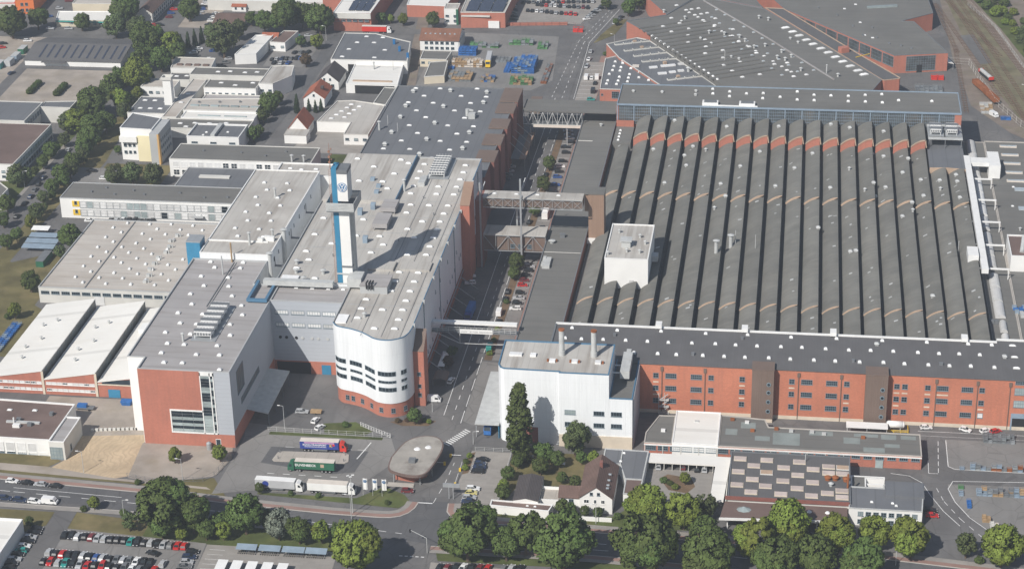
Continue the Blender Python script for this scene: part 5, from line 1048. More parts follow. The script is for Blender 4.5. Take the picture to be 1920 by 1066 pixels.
def gable(name,label,x0,x1,y0,y1,eave,ridge,wall,roof,along='y',over=.4,cat='house',base=0,group=None):
    t = thing(name,label,cat,((x0+x1)/2,(y0+y1)/2,0),group); xm, ym = (x0+x1)/2, (y0+y1)/2
    MB().box(x0,x1,y0,y1,base,eave,bottom=False).build('wall',wall,t); o = over
    if along == 'y':
        MB().add([(x0,y0,eave),(x1,y0,eave),(xm,y0,ridge-.1)],[[0,1,2]]).build('gable_wall',wall,t); MB().add([(x0,y1,eave),(x1,y1,eave),(xm,y1,ridge-.1)],[[2,1,0]]).build('gable_wall',wall,t)
        s = (ridge-eave)/(xm-x0); e = eave-s*o
        q = [(x0-o,y0-o,e),(xm,y0-o,ridge),(xm,y1+o,ridge),(x0-o,y1+o,e),(x1+o,y0-o,e),(x1+o,y1+o,e)]
    else:
        MB().add([(x0,y0,eave),(x0,y1,eave),(x0,ym,ridge-.1)],[[2,1,0]]).build('gable_wall',wall,t); MB().add([(x1,y0,eave),(x1,y1,eave),(x1,ym,ridge-.1)],[[0,1,2]]).build('gable_wall',wall,t)
        s = (ridge-eave)/(ym-y0); e = eave-s*o
        q = [(x0-o,y0-o,e),(x0-o,ym,ridge),(x1+o,ym,ridge),(x1+o,y0-o,e),(x0-o,y1+o,e),(x1+o,y1+o,e)]
    v = q+[(a,b,c-.22) for a,b,c in q]
    if along == 'y': f = [[3,0,1,2],[1,4,5,2],[6,9,8,7],[10,7,8,11],[0,6,7,1],[1,7,10,4],[3,9,6,0],[4,10,11,5],[2,8,9,3],[5,11,8,2]]; f[0] = [0,1,2,3]
    else: f = [[0,3,2,1],[1,2,5,4],[6,7,8,9],[7,10,11,8],[0,6,9,3],[5,11,10,4],[1,7,6,0],[4,10,7,1],[3,9,8,2],[2,8,11,5]]
    MB().add(v,f).build('roof',roof,t)
    return t
vl = gable('white_villa','white gabled villa with dark brown tile roof among gardens',-63.4,-52.9,553.2,573.5,6,10,'white_wall','brown_tile')
for x in (-59.6,-57.3): window(vl,x,553.2,7.2,1.0,1.1,1,1)
for x,w_ in ((-61.2,1.7),(-58.4,.8),(-55.9,1.2)):
    for z in (4.4,1.7): window(vl,x,553.2,z,w_,1.4,2 if w_>1 else 1,1,fr='white_paint')
MB().box(-58.2,-57.2,566,567.6,9.3,11.4).build('chimney','dark_brick',vl)
for y in (556.5,558.4,561.5,565.2): MB().obox(-54.8,y,1.0,.8,7.55,7.75).build('roof_window','skylight_glass',vl)
vw2 = gable('villa_wing','low side wing of the villa with brown roof',-70.2,-63.6,556.4,562.5,4,6.2,'white_wall','brown_tile','x',.5); window(vw2,-66.5,556.4,2.2,1.6,1.4,2,1); window(vw2,-68.6,556.4,2.2,1.0,1.4,1,1)
ds = gable('dark_shed','dark grey ridged shed roof left of the villa',-84.8,-76.8,552.4,567.6,4,4.9,'white_wall','dark_tile','y',.2,'shed')
lw = flat('white_garden_building','low white flat building with brown roof beside the dark shed','building',[(-92,549.8),(-72.8,548.1),(-71.8,552.2),(-92,553.2)],3,'white_wall','roof_brown',par=.25,cop='white_paint'); skylights(lw,[(-80,551),(-77.5,550.8)],2.75,.9,.8,.3)
te = thing('terrace','cream terrace with low white walls between dark shed and villa','terrace',(-73.5,559,0)); MB().prism([(-76.6,555.6),(-70.6,556),(-70.6,563),(-76.6,563)],0,2.2).build('slab','concrete',te); MB().box(-76.6,-70.4,562.8,563.2,2.2,3.1).box(-76.7,-70.6,555.2,555.5,0,3.0).build('wall','white_wall',te)
gw = thing('garden_wall','long white garden wall in front of the villa by the pavement','wall',(-58,548.6,0)); MB().box(-63,-52.6,548.3,548.7,0,1.5).build('wall','white_wall',gw)
# ================================================================== gatehouse
gt = thing('gatehouse','oval flat roofed gatehouse with weathered roof and brick base beside the entrance','gatehouse',(-120.5,574.5,0))
GP = [(-126.1,583.3),(-121.4,587.9),(-116.3,588.0),(-113.2,584.6),(-112.5,578.3),(-114.1,567.5),(-115.9,562.9),(-119.8,561.6),(-125.5,563.2),(-128.4,566.0),(-128.8,573.0)][::-1]
GP = smooth_line(GP+[GP[0]],4)[:-1]
MB().prism(GP,4.4,5.2).build('roof_edge','roof_brown',gt); MB().prism(inset(GP,.5),5.1,5.25).build('roof','roof_gatehouse',gt)
MB().prism([(-126.4,567.4),(-120,566.2),(-116.4,570),(-115.4,583),(-120,585.6),(-125.4,580)],0,1.5).build('brick_base','red_brick',gt); MB().prism([(-126.2,567.6),(-120.1,566.4),(-116.6,570),(-115.6,582.8),(-120,585.4),(-125.2,580)],1.5,4.4).build('glazing','glass_dirty',gt)
for x,y in ((-121,579),(-117.5,580.5)): MB().tube((x,y,5.2),(x,y,5.6),1.2,.7,14).build('dome_light','skylight',gt)
MB().box(-122.2,-120,569.5,571.6,5.2,6.4).build('roof_fan','steel_dark',gt); MB().box(-128.5,-119.5,562.9,563.2,0,.6).box(-128.4,-119.6,564.0,565.2,0,.2).build('forecourt_wall','kerb',gt)
for x,y in ((-117.6,564.8),(-114.6,570.5),(-126.6,565.6)): MB().bar((x,y,0),(x,y,4.4),.25).build('post','steel',gt)
# ================================================================== slate roofed hall in the middle
sh = thing('slate_hall','big slate-grey flat roofed hall with brown capped brick piers along the street','factory hall',(-157,845,0))
flat('','','',rect(-186.2,-128.2,777.4,886.5),22,'dark_brick','roof_slate',par=.3,cop='steel_dark',root=sh)
for y0,y1 in ((868.2,886),(853.6,865.6),(834,845.4),(814,826.4),(794.6,807)): MB().box(-128.2,-126.6,y0,y1,0,21.9).build('brick_pier','dark_brick',sh); MB().box(-135,-126.4,y0,y1,21.95,22.6).build('pier_cap','brown_sheet',sh)
SLATE_SKY=[(-177.0,883.8),(-165.5,884.3),(-148.1,885.4),(-171.3,873.9),(-154.0,875.1),(-142.2,874.8),(-177.0,864.7),(-165.4,864.9),(-148.1,866.0),(-171.3,854.5),(-153.9,855.7),(-142.0,855.5),(-165.5,846.1),(-147.8,846.7),(-171.1,835.5),(-153.8,836.7),(-142.1,836.5),(-165.6,826.2),(-148.0,826.8),(-171.1,816.6),(-153.9,817.6),(-142.1,817.4),(-177.1,806.5),(-165.5,806.9),(-148.0,807.6),(-154.2,797.5),(-142.1,797.3)]
skylights(sh,SLATE_SKY,21.7,2.3,1.3,.6); vents(sh,[(-177.3,878.7),(-177.2,859.2),(-176.9,844.8),(-177.2,825.5),(-159.7,859.9),(-160.0,838.4),(-142.7,880.2),(-142.2,866.5),(-142.6,828.1),(-160.1,818.4),(-160.1,881.1),(-177.3,810.7),(-160.0,800.5),(-142.5,808.9)],21.7,0,1.0)
MB().box(-146,-143,846,849,21.7,24).tube((-147,850,21.7),(-147,850,25),.9,.9,12).tube((-144.5,850.5,24),(-146.8,850,24.6),.6,.6,10).build('exhaust_plant','galv',sh); pipe_stack(sh,-183.5,829,21.7,4,.5); pipe_stack(sh,-181,836,21.7,4.5,.12,hat=False); pipe_stack(sh,-175,828,21.7,4,.12,hat=False)
sc_ = thing('street_canopy','brown roofed canopy hung on steel ties beside the street below the brick piers','canopy',(-121.5,855,0)); MB().box(-122,-119.2,838,871,6.2,6.6).box(-126,-122,838,868,6.15,6.35,1).build('roof',['tan_sheet','steel_dark'],sc_); mb = MB()
for y in (841,849,857,865): MB().bar((-126.6,y,13),(-119.6,y,6.6),.14).build('tie','galv',sc_)
for y in (838.5,855,870.5): MB().bar((-119.6,y,0),(-119.6,y,6.2),.2).build('post','steel',sc_)
sg = thing('loading_ramps','grey steel loading frames along the shaded side of the white hall','loading bay',(-125,680,0)); mb = MB()
for i in range(9): MB().bar((-128.8,644+i*9,4.6),(-121.5,644+i*9-2,.4),.25).build('frame','steel',sg)
mb.bar((-128.6,640,4.8),(-128.6,722,4.8),.3); mb.build('beam','steel',sg)
# ================================================================== office slabs and blocks, left
of = flat('panel_office','long white panelled office slab with dark roof behind the beige hall','office',rect(-312.8,-217.2,769.4,786.9),9.2,'white_wall','roof_grey',par=.15,cop='grey_wall')
for z,zz in ((6.4,'a'),(2.6,'b')):
    for i in range(24):
        x = -302.6+i*3.0; window(of,x,769.4,z,2.8,3.0,1,2,fr='steel',gl=random.choices(['shutter','glass_pale','glass'],[6,2,1])[0])
for z in (7,3): MB().box(-307.4,-304.2,769.2,769.5,z-1.6,z+1.0).build('stair_panel','yellow_paint',of); window(of,-305.8,769.2,z+.2,1.2,1.6,1,1)
vents(of,[(-296,782),(-301,777),(-290,775),(-283,780),(-277,776),(-262,779),(-250,775),(-240,776)],9.0,2,.6); MB().box(-254,-249,767.4,769.3,2.8,3.1).build('porch','grey_wall',of)
o2 = flat('rear_office','white office slab with dark flat roof behind the panel office','office',rect(-279,-213.5,819.2,838),8.6,'white_wall','roof_grey',par=.15,cop='off_white'); winrow(o2,-276,-218,16,819.2,6.0,2.8,2.6,2,2,fr='white_paint',alt=('shutter',.7)); winrow(o2,-276,-218,16,819.2,2.2,2.8,2.6,2,2,fr='white_paint',alt=('shutter',.7)); vents(o2,[(-266,830),(-248,829),(-236,826),(-228,832)],8.4,2,.6)
for x in (-222.5,-217): pipe_stack(o2,x,821,8.4,3,.5)
ln = flat('low_link','low grey roofed link between the two office slabs','annex',[(-270.2,787.2),(-241,787.2),(-217,787.2),(-217,818.8),(-264.8,818.8),(-270,818.8)],5,'grey_wall','roof_slate',par=.15,cop='grey_wall'); MB().box(-262,-248,807,809.5,4.85,5.5).build('rooflight','off_white',ln)
tb = flat('office_tower_block','white and yellow office block with grey roof by the lawn','office',[(-307.3,837.5),(-291.8,836.3),(-291.8,852),(-307.3,857.5)],15.6,'white_wall','roof_slate',par=.3,cop='white_paint'); MB().box(-299,-291.8,835.8,836.5,0,12.5).build('yellow_panel','yellow_wall',tb); MB().box(-291.9,-287.6,832.5,851.5,0,15).build('rear_wing','grey_wall',tb); MB().box(-288.3,-287.5,832.4,834.6,0,14.8).build('tan_edge','tan_edge',tb); MB().box(-307.2,-299,835.0,837.6,9.5,12.2).build('balcony','white_wall',tb)
for z in (10.8,7.4,4.0): winrow(tb,-305.4,-301,3,837.0,z,1.3,1.3,1,1); winrow(tb,836,849,6,-287.55,z,1.3,1.4,1,1,R90)
sq = flat('square_hall','low square white hall with dark roof and white rim','hall',rect(-279.6,-254.7,849,865.8),8,'white_wall','roof_slate',par=.7,cop='white_paint'); MB().box(-268.5,-266.5,850,865.3,7.3,8.7).build('roof_ridge_light','galv',sq); skylights(sq,[(-272,856),(-272.6,852.5),(-262,857)],7.3,1.3,1.3,.5); winrow(sq,-276,-258,3,849,5,3,.9,3,1)
for nm,lb_,poly,z,wl,rf in (
 ('chimney_house','cream low block beside the white chimney tower',[(-324,919),(-306.6,918.6),(-306.6,929),(-323,931.5)],6,'white_wall','roof_beige'),
 ('low_dark_annex','low dark roofed annex with white rooflights below the chimney tower',rect(-320.5,-301.3,886,909),4.5,'white_wall','roof_slate'),
 ('long_beige_hall','long cream roofed works hall with glass strips right of the chimney',[(-293,888.2),(-257,889),(-257,907),(-293.6,903.5)],6,'white_wall','roof_beige'),
 ('long_white_hall','long white roofed works hall in front of the cream one',rect(-291.5,-255.5,879.2,888),5.6,'white_wall','roof_white'),
 ('long_dark_hall','long dark flat roofed range behind the square hall',rect(-298,-255.6,866.4,879),5,'off_white','roof_grey'),
 ('spine_roof','cream flat roof strip running back beside the chimney',[(-300.9,879.3),(-293.9,879.3),(-293.9,934),(-301.1,934)],5.4,'off_white','roof_beige'),
 ('stepped_works','dark roofed works range with ribbon windows, nearer of two',rect(-291,-264.4,917.4,929.5),7,'white_wall','roof_grey'),
 ('low_works_roof','low grey roof between the two works ranges',rect(-293.6,-264.4,929.7,935.4),4.6,'off_white','roof_slate'),
 ('rear_works','dark roofed works range behind, with small white skylights',rect(-303.5,-264.4,935.6,947),7,'off_white','roof_grey'),
 ('works_lean_to','white low lean-to below the ribbon windows',rect(-290,-258,909.5,917.2),3.6,'white_wall','roof_mid'),
 ('white_works_office','white works office with flat roof by the narrow street',[(-264.2,922.5),(-257,922.5),(-250.5,935),(-252.8,950.5),(-264.2,949)],8,'white_wall','roof_light'),
 ('curved_store','cream store with four dark roof hatches and curved end',[(-318.4,951.5),(-297.5,953),(-299.2,968.2),(-320.6,968.6)],4.5,'white_wall','roof_beige'),
 ('dark_back_range','dark low range between the cream store and the works building',[(-316,935.6),(-303.7,935.6),(-303.7,946),(-316,946)],4,'off_white','roof_dark'),
 ('corner_low_roof','grey low roof with window band in the left corner of the west street',[(-384,860.2),(-362.4,860.2),(-362.4,886),(-390,886)],8.6,'off_white','roof_slate'),
 ('west_wing','narrow grey roofed wing behind the west street trees',[(-362.3,881.2),(-347,881),(-347,890.6),(-362.3,888.6)],8,'off_white','roof_slate'),
 ('west_slab','brown roofed slab with blue glazed side along the west street',[(-385,807.6),(-348.4,807.6),(-348.4,858.6),(-361.6,858.6),(-385,858.6)],8,'white_wall','roof_brown'),
 ('west_dark_block','dark roofed block at the left edge behind street trees',[(-372,774),(-342.2,775),(-342.2,784.6),(-350,793),(-372,793)],6,'off_white','roof_grey'),
 ('white_green_store','long white roofed store with green edge by the top left road',[(-406.4,1026.4),(-376,1028.4),(-380.6,1043.6),(-410.4,1041.8)],3.9,'cream_wall','roof_white'),
 ('cream_back_hall','cream hall behind the white store at the top edge',[(-405,1050),(-381,1051),(-384,1100),(-408,1100)],6,'cream_wall','roof_beige'),
 ('top_white_hall','large white roofed hall at the top edge behind the park trees',[(-330,1062),(-262,1062),(-262,1110),(-330,1110)],6,'off_white','roof_white'),
 ('white_solar_hall','white roofed brick hall with solar panels at the top edge',[(-250.2,1030),(-229.6,1031),(-228,1110),(-262,1110),(-262,1056),(-250.2,1056)],10.6,'red_brick','roof_white'),
 ('grey_press_hall','grey hall with a few skylights behind the red gabled houses',[(-237,964),(-197,964),(-201,994.6),(-212,1000.8),(-222,1007),(-239,1006.8)],7,'white_wall','roof_slate'),
 ('white_canopy_hall','white sloping canopy roof in front of the grey hall',[(-222.6,934),(-196.4,935),(-199.2,963.8),(-224.3,963.8)],5,'white_wall','roof_white'),
 ('low_side_roof','low grey roof wedge left of the slate hall',[(-203,906.4),(-196.4,904),(-195.8,928.4),(-202,928.8)],5.5,'white_wall','roof_grey'),
 ('l_shaped_works','pale roofed L-shaped works with white skylights behind the red gabled houses',[(-225,880),(-208.6,880),(-208.6,864.4),(-197,864.8),(-196.8,905),(-213.8,910),(-221.4,908.6)],5.2,'white_wall','roof_light'),
 ('annex_grey_roof','grey roofed annex below the red-brown roofed house',[(-192.8,976.2),(-178.9,976.2),(-178.2,990),(-193.4,990)],4.2,'cream_wall','roof_grey'),
 ('annex_tool_shed','cream sided shed with grey roof beside the crate yard',[(-185.8,949.8),(-176,952.6),(-177.9,975),(-186.7,972.4)],4,'cream_wall','roof_grey'),
 ('brick_solar_hall','red brick hall with solar roof and white gate at the top',[(-182,1040.8),(-157.8,1042.4),(-157,1110),(-184,1110)],8.8,'red_brick','roof_light'),
 ('white_green_office','small white office with green corner beside the brick solar hall',[(-192,1046),(-184.4,1046.6),(-184.6,1056),(-192.4,1055.6)],9,'white_wall','roof_light'),
 ('round_top_hall','white low hall with brick wall at the top centre',[(-215,1058),(-193,1057),(-190,1110),(-218,1110)],7,'red_brick','roof_white'),
 ('red_flat_block','white block with rust red flat roof beside the small car park',[(-277,995),(-268.5,994),(-266,1014),(-274,1014)],5,'white_wall','roof_brown'),
 ('white_wedge_hall','white roofed narrow hall behind the small car park',[(-290,972),(-279,974),(-277.5,1006),(-287,1004)],5.5,'white_wall','roof_white'),
 ):
    t = flat(nm,lb_,'building',poly,z,wl,rf,par=.25,cop='off_white' if rf != 'roof_white' else 'white_paint')
    xs = [p[0] for p in poly]; ys = [p[1] for p in poly]; a,b,c = min(xs),max(xs),min(ys); fy = [p for p in poly if p[1] < c+3]; fa,fb_ = min(p[0] for p in fy),max(p[0] for p in fy)
    if nm in ('chimney_house','long_white_hall','stepped_works','white_works_office','west_slab','corner_low_roof','white_green_store','white_green_office','red_flat_block','l_shaped_works','annex_grey_roof'):
        n = max(2,int((fb_-fa)/3.2)); winrow(t,fa+1.6,fb_-1.6,n,c-.02 if nm not in ('white_green_store',) else c+.6,z*.55,1.8,1.1,2,1,alt=('glass_pale',.3))
        if z > 7.5: winrow(t,fa+1.6,fb_-1.6,n,c-.02,z*.25,1.8,1.1,2,1)
    if nm == 'west_slab':
        winrow(t,811,856,15,-348.35,5.6,2.6,2.2,2,1,R90,fr='blue_steel',gl='glass_pale'); winrow(t,811,856,15,-348.35,2.2,2.6,2.0,2,1,R90,fr='blue_steel',gl='glass')
    if nm == 'corner_low_roof': winrow(t,862,884,8,-362.35,5.8,2.2,2.2,2,2,R90,fr='blue_steel')
    if nm in ('low_dark_annex','l_shaped_works','grey_press_hall','long_dark_hall','dark_back_range','stepped_works','rear_works','spine_roof'):
        pts = {'low_dark_annex':[(-317,904),(-312,904),(-306,903),(-316,893),(-311,893),(-306,893)],'l_shaped_works':[(-219,885),(-217.6,890),(-216.2,895),(-214.6,900),(-213.4,904.5),(-213,887),(-211.8,892),(-210.4,897),(-209,902)],'grey_press_hall':[(-232,969),(-215,968.8),(-231,981),(-212,981),(-229,992),(-220,992.4),(-226,1002),(-217,1001)],'long_dark_hall':[(-290,873),(-283,874),(-276,874),(-268,875),(-286,869)],'dark_back_range':[(-312,941),(-307,942)],'stepped_works':[(-284,925),(-276,922),(-268,926)],'rear_works':[(-290,941),(-284,942),(-276,941),(-270,942)],'spine_roof':[(-297.5,900),(-297.5,912)]}[nm]
        skylights(t,pts,z-.25,2.4,1.5,.5)
    if nm == 'curved_store':
        for x in (-315,-310.4,-305.8,-301.2): MB().box(x-1.5,x+1.5,956,958,4.3,4.9).build('roof_hatch','roof_brown',t)
    if nm in ('long_beige_hall',):
        for i in range(7): MB().box(-291+i*5,-287+i*5,894,895.4,5.8,6.3).build('glass_strip','glass_pale',t)
        vents(t,[(-288,899),(-278,900),(-268,901)],5.8,2,.6)
    if nm == 'long_white_hall':
        for i in range(2): MB().box(-284+i*13,-273+i*13,882,883,5.4,5.7).build('rooflight','glass_pale',t)
    if nm in ('white_solar_hall','brick_solar_hall'):
        a,b,y0,z_ = (-243,-231,1034,10.6) if nm[0]=='w' else (-180,-159,1043.5,8.8)
        for i in range(3):
            for j in range(3):
                w_ = (b-a)/3; MB().add([(a+i*w_+.3,y0+j*16,z_+.15),(a+(i+1)*w_-.3,y0+j*16,z_+.15),(a+(i+1)*w_-.3,y0+j*16+14.6,z_+1.0),(a+i*w_+.3,y0+j*16+14.6,z_+1.0)],[[0,1,2,3]]).build('solar_array','solar',t)
    if nm == 'white_solar_hall': MB().box(-250.3,-229.5,1029.6,1030.4,7.4,10.4).build('white_fascia','off_white',t); winrow(t,-248,-232,6,1030.2,6.2,2.4,1.0,3,1); 
    if nm == 'brick_solar_hall': MB().box(-167,-161,1041.3,1041.9,0,4).build('gate','white_paint',t); MB().box(-181.6,-166,1040.6,1041.4,6.4,7.2).build('fascia_lights','off_white',t)
    if nm == 'white_green_office': MB().box(-185.4,-184.2,1045.7,1048,0,8.6).build('green_corner','green_paint',t)
    if nm == 'white_green_store': MB().box(-406.6,-375.9,1025.9,1026.3,2.9,3.6).build('green_edge','teal_paint',t)
    if nm == 'white_canopy_hall':
        MB().box(-220,-200,938,939.5,4.8,5.2).build('roof_gutter','beige_trim',t); MB().box(-218,-198,933.6,934.1,.1,4.2).build('dark_opening','black',t); pipe_stack(t,-213,957,4.8,3.5,.4); pipe_stack(t,-203,957,4.8,4,.15,hat=False)  # black slab on the wall stands in for the dark inside
    if nm == 'grey_press_hall':
        for x,y in ((-209,991),(-204,980),(-197.8,970)): MB().box(x-.6,x+.6,y-.7,y+.7,6.8,9.4).build('filter_unit','vw_blue',t)
        MB().box(-228,-224,963.7,964.1,0,4.6).build('gate','black',t)
ct = thing('white_chimney_tower','square white chimney tower above low works roofs','chimney',(-303,900,0)); MB().box(-305.4,-301.4,898.4,902.2,0,17.4,bottom=False).build('shaft','white_wall',ct); mb = MB(); mb.box(-306,-300.8,897.8,898.2,17.4,18.6).box(-306,-300.8,902.4,902.8,17.4,18.6).box(-306,-305.6,898.2,902.4,17.4,18.6).box(-301.2,-300.8,898.2,902.4,17.4,18.6).box(-306,-300.8,897.8,902.8,17.2,17.45); mb.build('crown','off_white',ct)
gs = gable('big_grey_shed','big grey shed with dark rooflight strips and white front in the upper left',-400.8,-348.8,962.2,998,3.3,6.6,'white_wall','roof_dark','x',.6,'shed')
for i in range(11):
    x = -394+i*4.3; MB().add([(x,964.5,3.86),(x+.9,964.5,3.86),(x+.9,978,6.36),(x,978,6.36)],[[0,1,2,3]]).build('rooflight_strip','solar',gs)
MB().box(-391,-378,959.5,962,2.6,2.9).build('porch','roof_dark',gs)
h = gable('grey_gable_office','long grey office with gable end at the top left beside parked red cars',-363.4,-354.2,1036,1090,6,9.2,'off_white','brown_tile','y',.3,'office'); winrow(h,1040,1088,14,-354.15,4.2,1.8,1.5,2,1,R90); winrow(h,1040,1088,14,-354.15,1.7,1.8,1.5,2,1,R90)
h = gable('brown_bungalow','brown roofed low bungalow in the upper left car park',-318,-301.5,1031.5,1049.5,2.8,5.2,'off_white','brown_tile','x',.8)
h = gable('small_red_house','small white house with red roof at the top edge',-315.5,-307.6,1060.4,1069,3.2,5.6,'white_wall','clay_tile','x'); winrow(h,-313.4,-309.6,2,1060.4,1.8,1.2,1.2,1,1)
h = gable('black_roof_house','small white house with black steep roof beside the narrow street',-238.6,-227.4,938.2,955.6,4.6,9.2,'white_wall','dark_tile','y'); winrow(h,-234.6,-231.6,2,938.2,5.4,1,1.2,1,1); winrow(h,-235.4,-230.4,2,938.2,2.2,1.6,1.3,2,1)
h = gable('red_roof_house','large white house with orange red roof by the narrow street',-239.2,-228.8,912.6,929.4,5,8.8,'white_wall','clay_tile','y'); MB().box(-232,-230.6,919,921,7.4,8.4).build('dormer','dark_tile',h); window(h,-234,912.6,6.2,1,1.1,1,1); 
h = gable('steep_red_house','narrow white house with steep red roof at the bend of the narrow street',-236.6,-227.9,871.6,885.4,5,10.4,'white_wall','clay_tile','y'); MB().box(-237,-226.4,863.8,871.4,0,4.2).build('annex','white_wall',h); MB().box(-237.2,-226.2,863.6,871.5,4.2,4.4).build('annex_roof','roof_light',h); window(h,-229,871.6,3.2,1,1.4,1,1)
h = gable('red_brown_house','white house with wide red-brown roof beside the crate yard',-197.4,-176.8,1001.6,1020,6,9.6,'white_wall','russet_tile','x',.5); winrow(h,-194,-180,6,1001.6,4.4,1.8,1.4,2,1); winrow(h,-194,-180,6,1001.6,1.6,1.8,1.4,2,1)
for i in range(7): MB().obox(-195+i*2.6,1006.5,.9,1.1,7.75,8.1).build('roof_window','skylight_glass',h)
MB().box(-176.8,-176.2,1001.8,1019,0,5).build('side_wall','off_white',h)
h = gable('red_cottage','small red roofed cottage behind the park trees',-283.5,-275,1001,1012,3.5,6.4,'white_wall','clay_tile','x')
h = flat('orange_block','bright orange office block in the top left corner','office',[(-437,1046.5),(-427,1048.4),(-429,1075),(-440,1074)],8,'orange_wall','roof_light',cop='orange_wall')
d = Vector((10,1.9)); an = math.atan2(d.y,d.x)
for z in (5.6,2.2):
    for k in (.35,.6): window(h,-437+d.x*k,1046.5+d.y*k,z,1.6,1.8,2,1,an)
h = flat('red_roof_range','low range with red edge at the top left corner','building',[(-462,1046),(-438,1048),(-441,1062),(-462,1060)],6,'off_white','roof_white',cop='red_paint')
# ================================================================== trees
def crown_mesh(kind, seed):
    """many small leaf faces spread through clumps that fill a unit crown (radius 1, centred at 0)"""
    r = random.Random(seed); v = []; f = []; cl = []; nr = []
    if kind == 'c':
        for i in range(46):
            t = (i+.5)/46; z = -1.5+3.1*t; rad = .88*(1-t)**.8+.05; a = r.uniform(0,6.283); cl.append((rad*.6*math.cos(a),rad*.6*math.sin(a),z,.42*(1-t)+.16))
    elif kind == 'p':
        for i in range(190):
            t = (i+.5)/190; z = -3.2+6.6*t; rad = .95*math.sin(math.pi*min(1,.22+.74*t))**.6; a = r.uniform(0,6.283); k = r.uniform(.15,.92)**.6; cl.append((rad*k*math.cos(a),rad*k*math.sin(a),z,r.uniform(.2,.32)))
    else:
        n = 78 if kind != 'b' else 62
        ax = [Vector((r.gauss(0,1),r.gauss(0,1),r.gauss(0,.7))).normalized() for _ in range(5)]      # a few stronger limbs push the outline out
        while len(cl) < n:
            p = Vector((r.gauss(0,1),r.gauss(0,1),r.gauss(0,1))).normalized(); push = .80+.13*max(a.dot(p) for a in ax)-.10*r.random(); p *= push*r.uniform(.62,1)**.5
            if p.z > -.72: cl.append((p.x,p.y,p.z*.95,r.uniform(.13,.27)))
        cl.append((0,0,0,.62)); cl.append((0,0,-.25,.5))
    per = {'b': 62, 'c': 80, 'p': 60}.get(kind, 88); s0 = {'b': .050, 'c': .08, 'p': .075}.get(kind, .050)
    for cx, cy, cz, cr in cl:
        for i in range(per):
            d = Vector((r.gauss(0,1),r.gauss(0,1),r.gauss(0,1))).normalized(); k = cr*r.uniform(.62,1.08)
            p = Vector((cx,cy,cz))+d*k
            nrm = (d+Vector((r.gauss(0,.5),r.gauss(0,.5),r.gauss(0,.5)))).normalized()
            a = nrm.orthogonal().normalized(); b = nrm.cross(a); th = r.uniform(0,6.28); a, b = a*math.cos(th)+b*math.sin(th), b*math.cos(th)-a*math.sin(th)
            s = s0*r.uniform(.7,1.5); o = len(v)
            v += [tuple(p-a*s-b*s*.6),tuple(p+a*s-b*s*.6),tuple(p+a*s*.75+b*s*.7),tuple(p-a*s*.75+b*s*.7)]; f.append((o,o+1,o+2,o+3)); q = (d*.45+p.normalized()*.65+nrm*.5+Vector((0,0,.2))).normalized(); nr += [tuple(q)]*4
    me = bpy.data.meshes.new('crown'); me.from_pydata(v,[],f); me.materials.append(MATS['leaf_d' if kind in 'dp' else 'leaf_'+kind]); me.update(); me.polygons.foreach_set('use_smooth',[True]*len(f)); me.normals_split_custom_set_from_vertices(nr)
    return me
CROWNS = {k: [crown_mesh(k,11*i+ord(k)) for i in range(n)] for k, n in (('d',4),('l',4),('b',3),('c',2),('s',1),('r',1),('p',1))}
def trunk_mesh(seed):
    r = random.Random(seed); mb = MB().tube((0,0,0),(.02,.01,1.3),.085,.055,8)
    for i in range(5):
        a = i*1.257+r.uniform(-.3,.3); mb.tube((.01,0,.8+.08*i),(.55*math.cos(a),.55*math.sin(a),1.5+.12*i),.04,.012,6)
    return mb.mesh('trunk','bark')
TRUNKS = [trunk_mesh(i) for i in range(3)]
TONE = {'d':'dark green','l':'bright lime-green','b':'pale loose-leaved','c':'dark conical','s':'silvery blue-green','r':'reddish brown'}
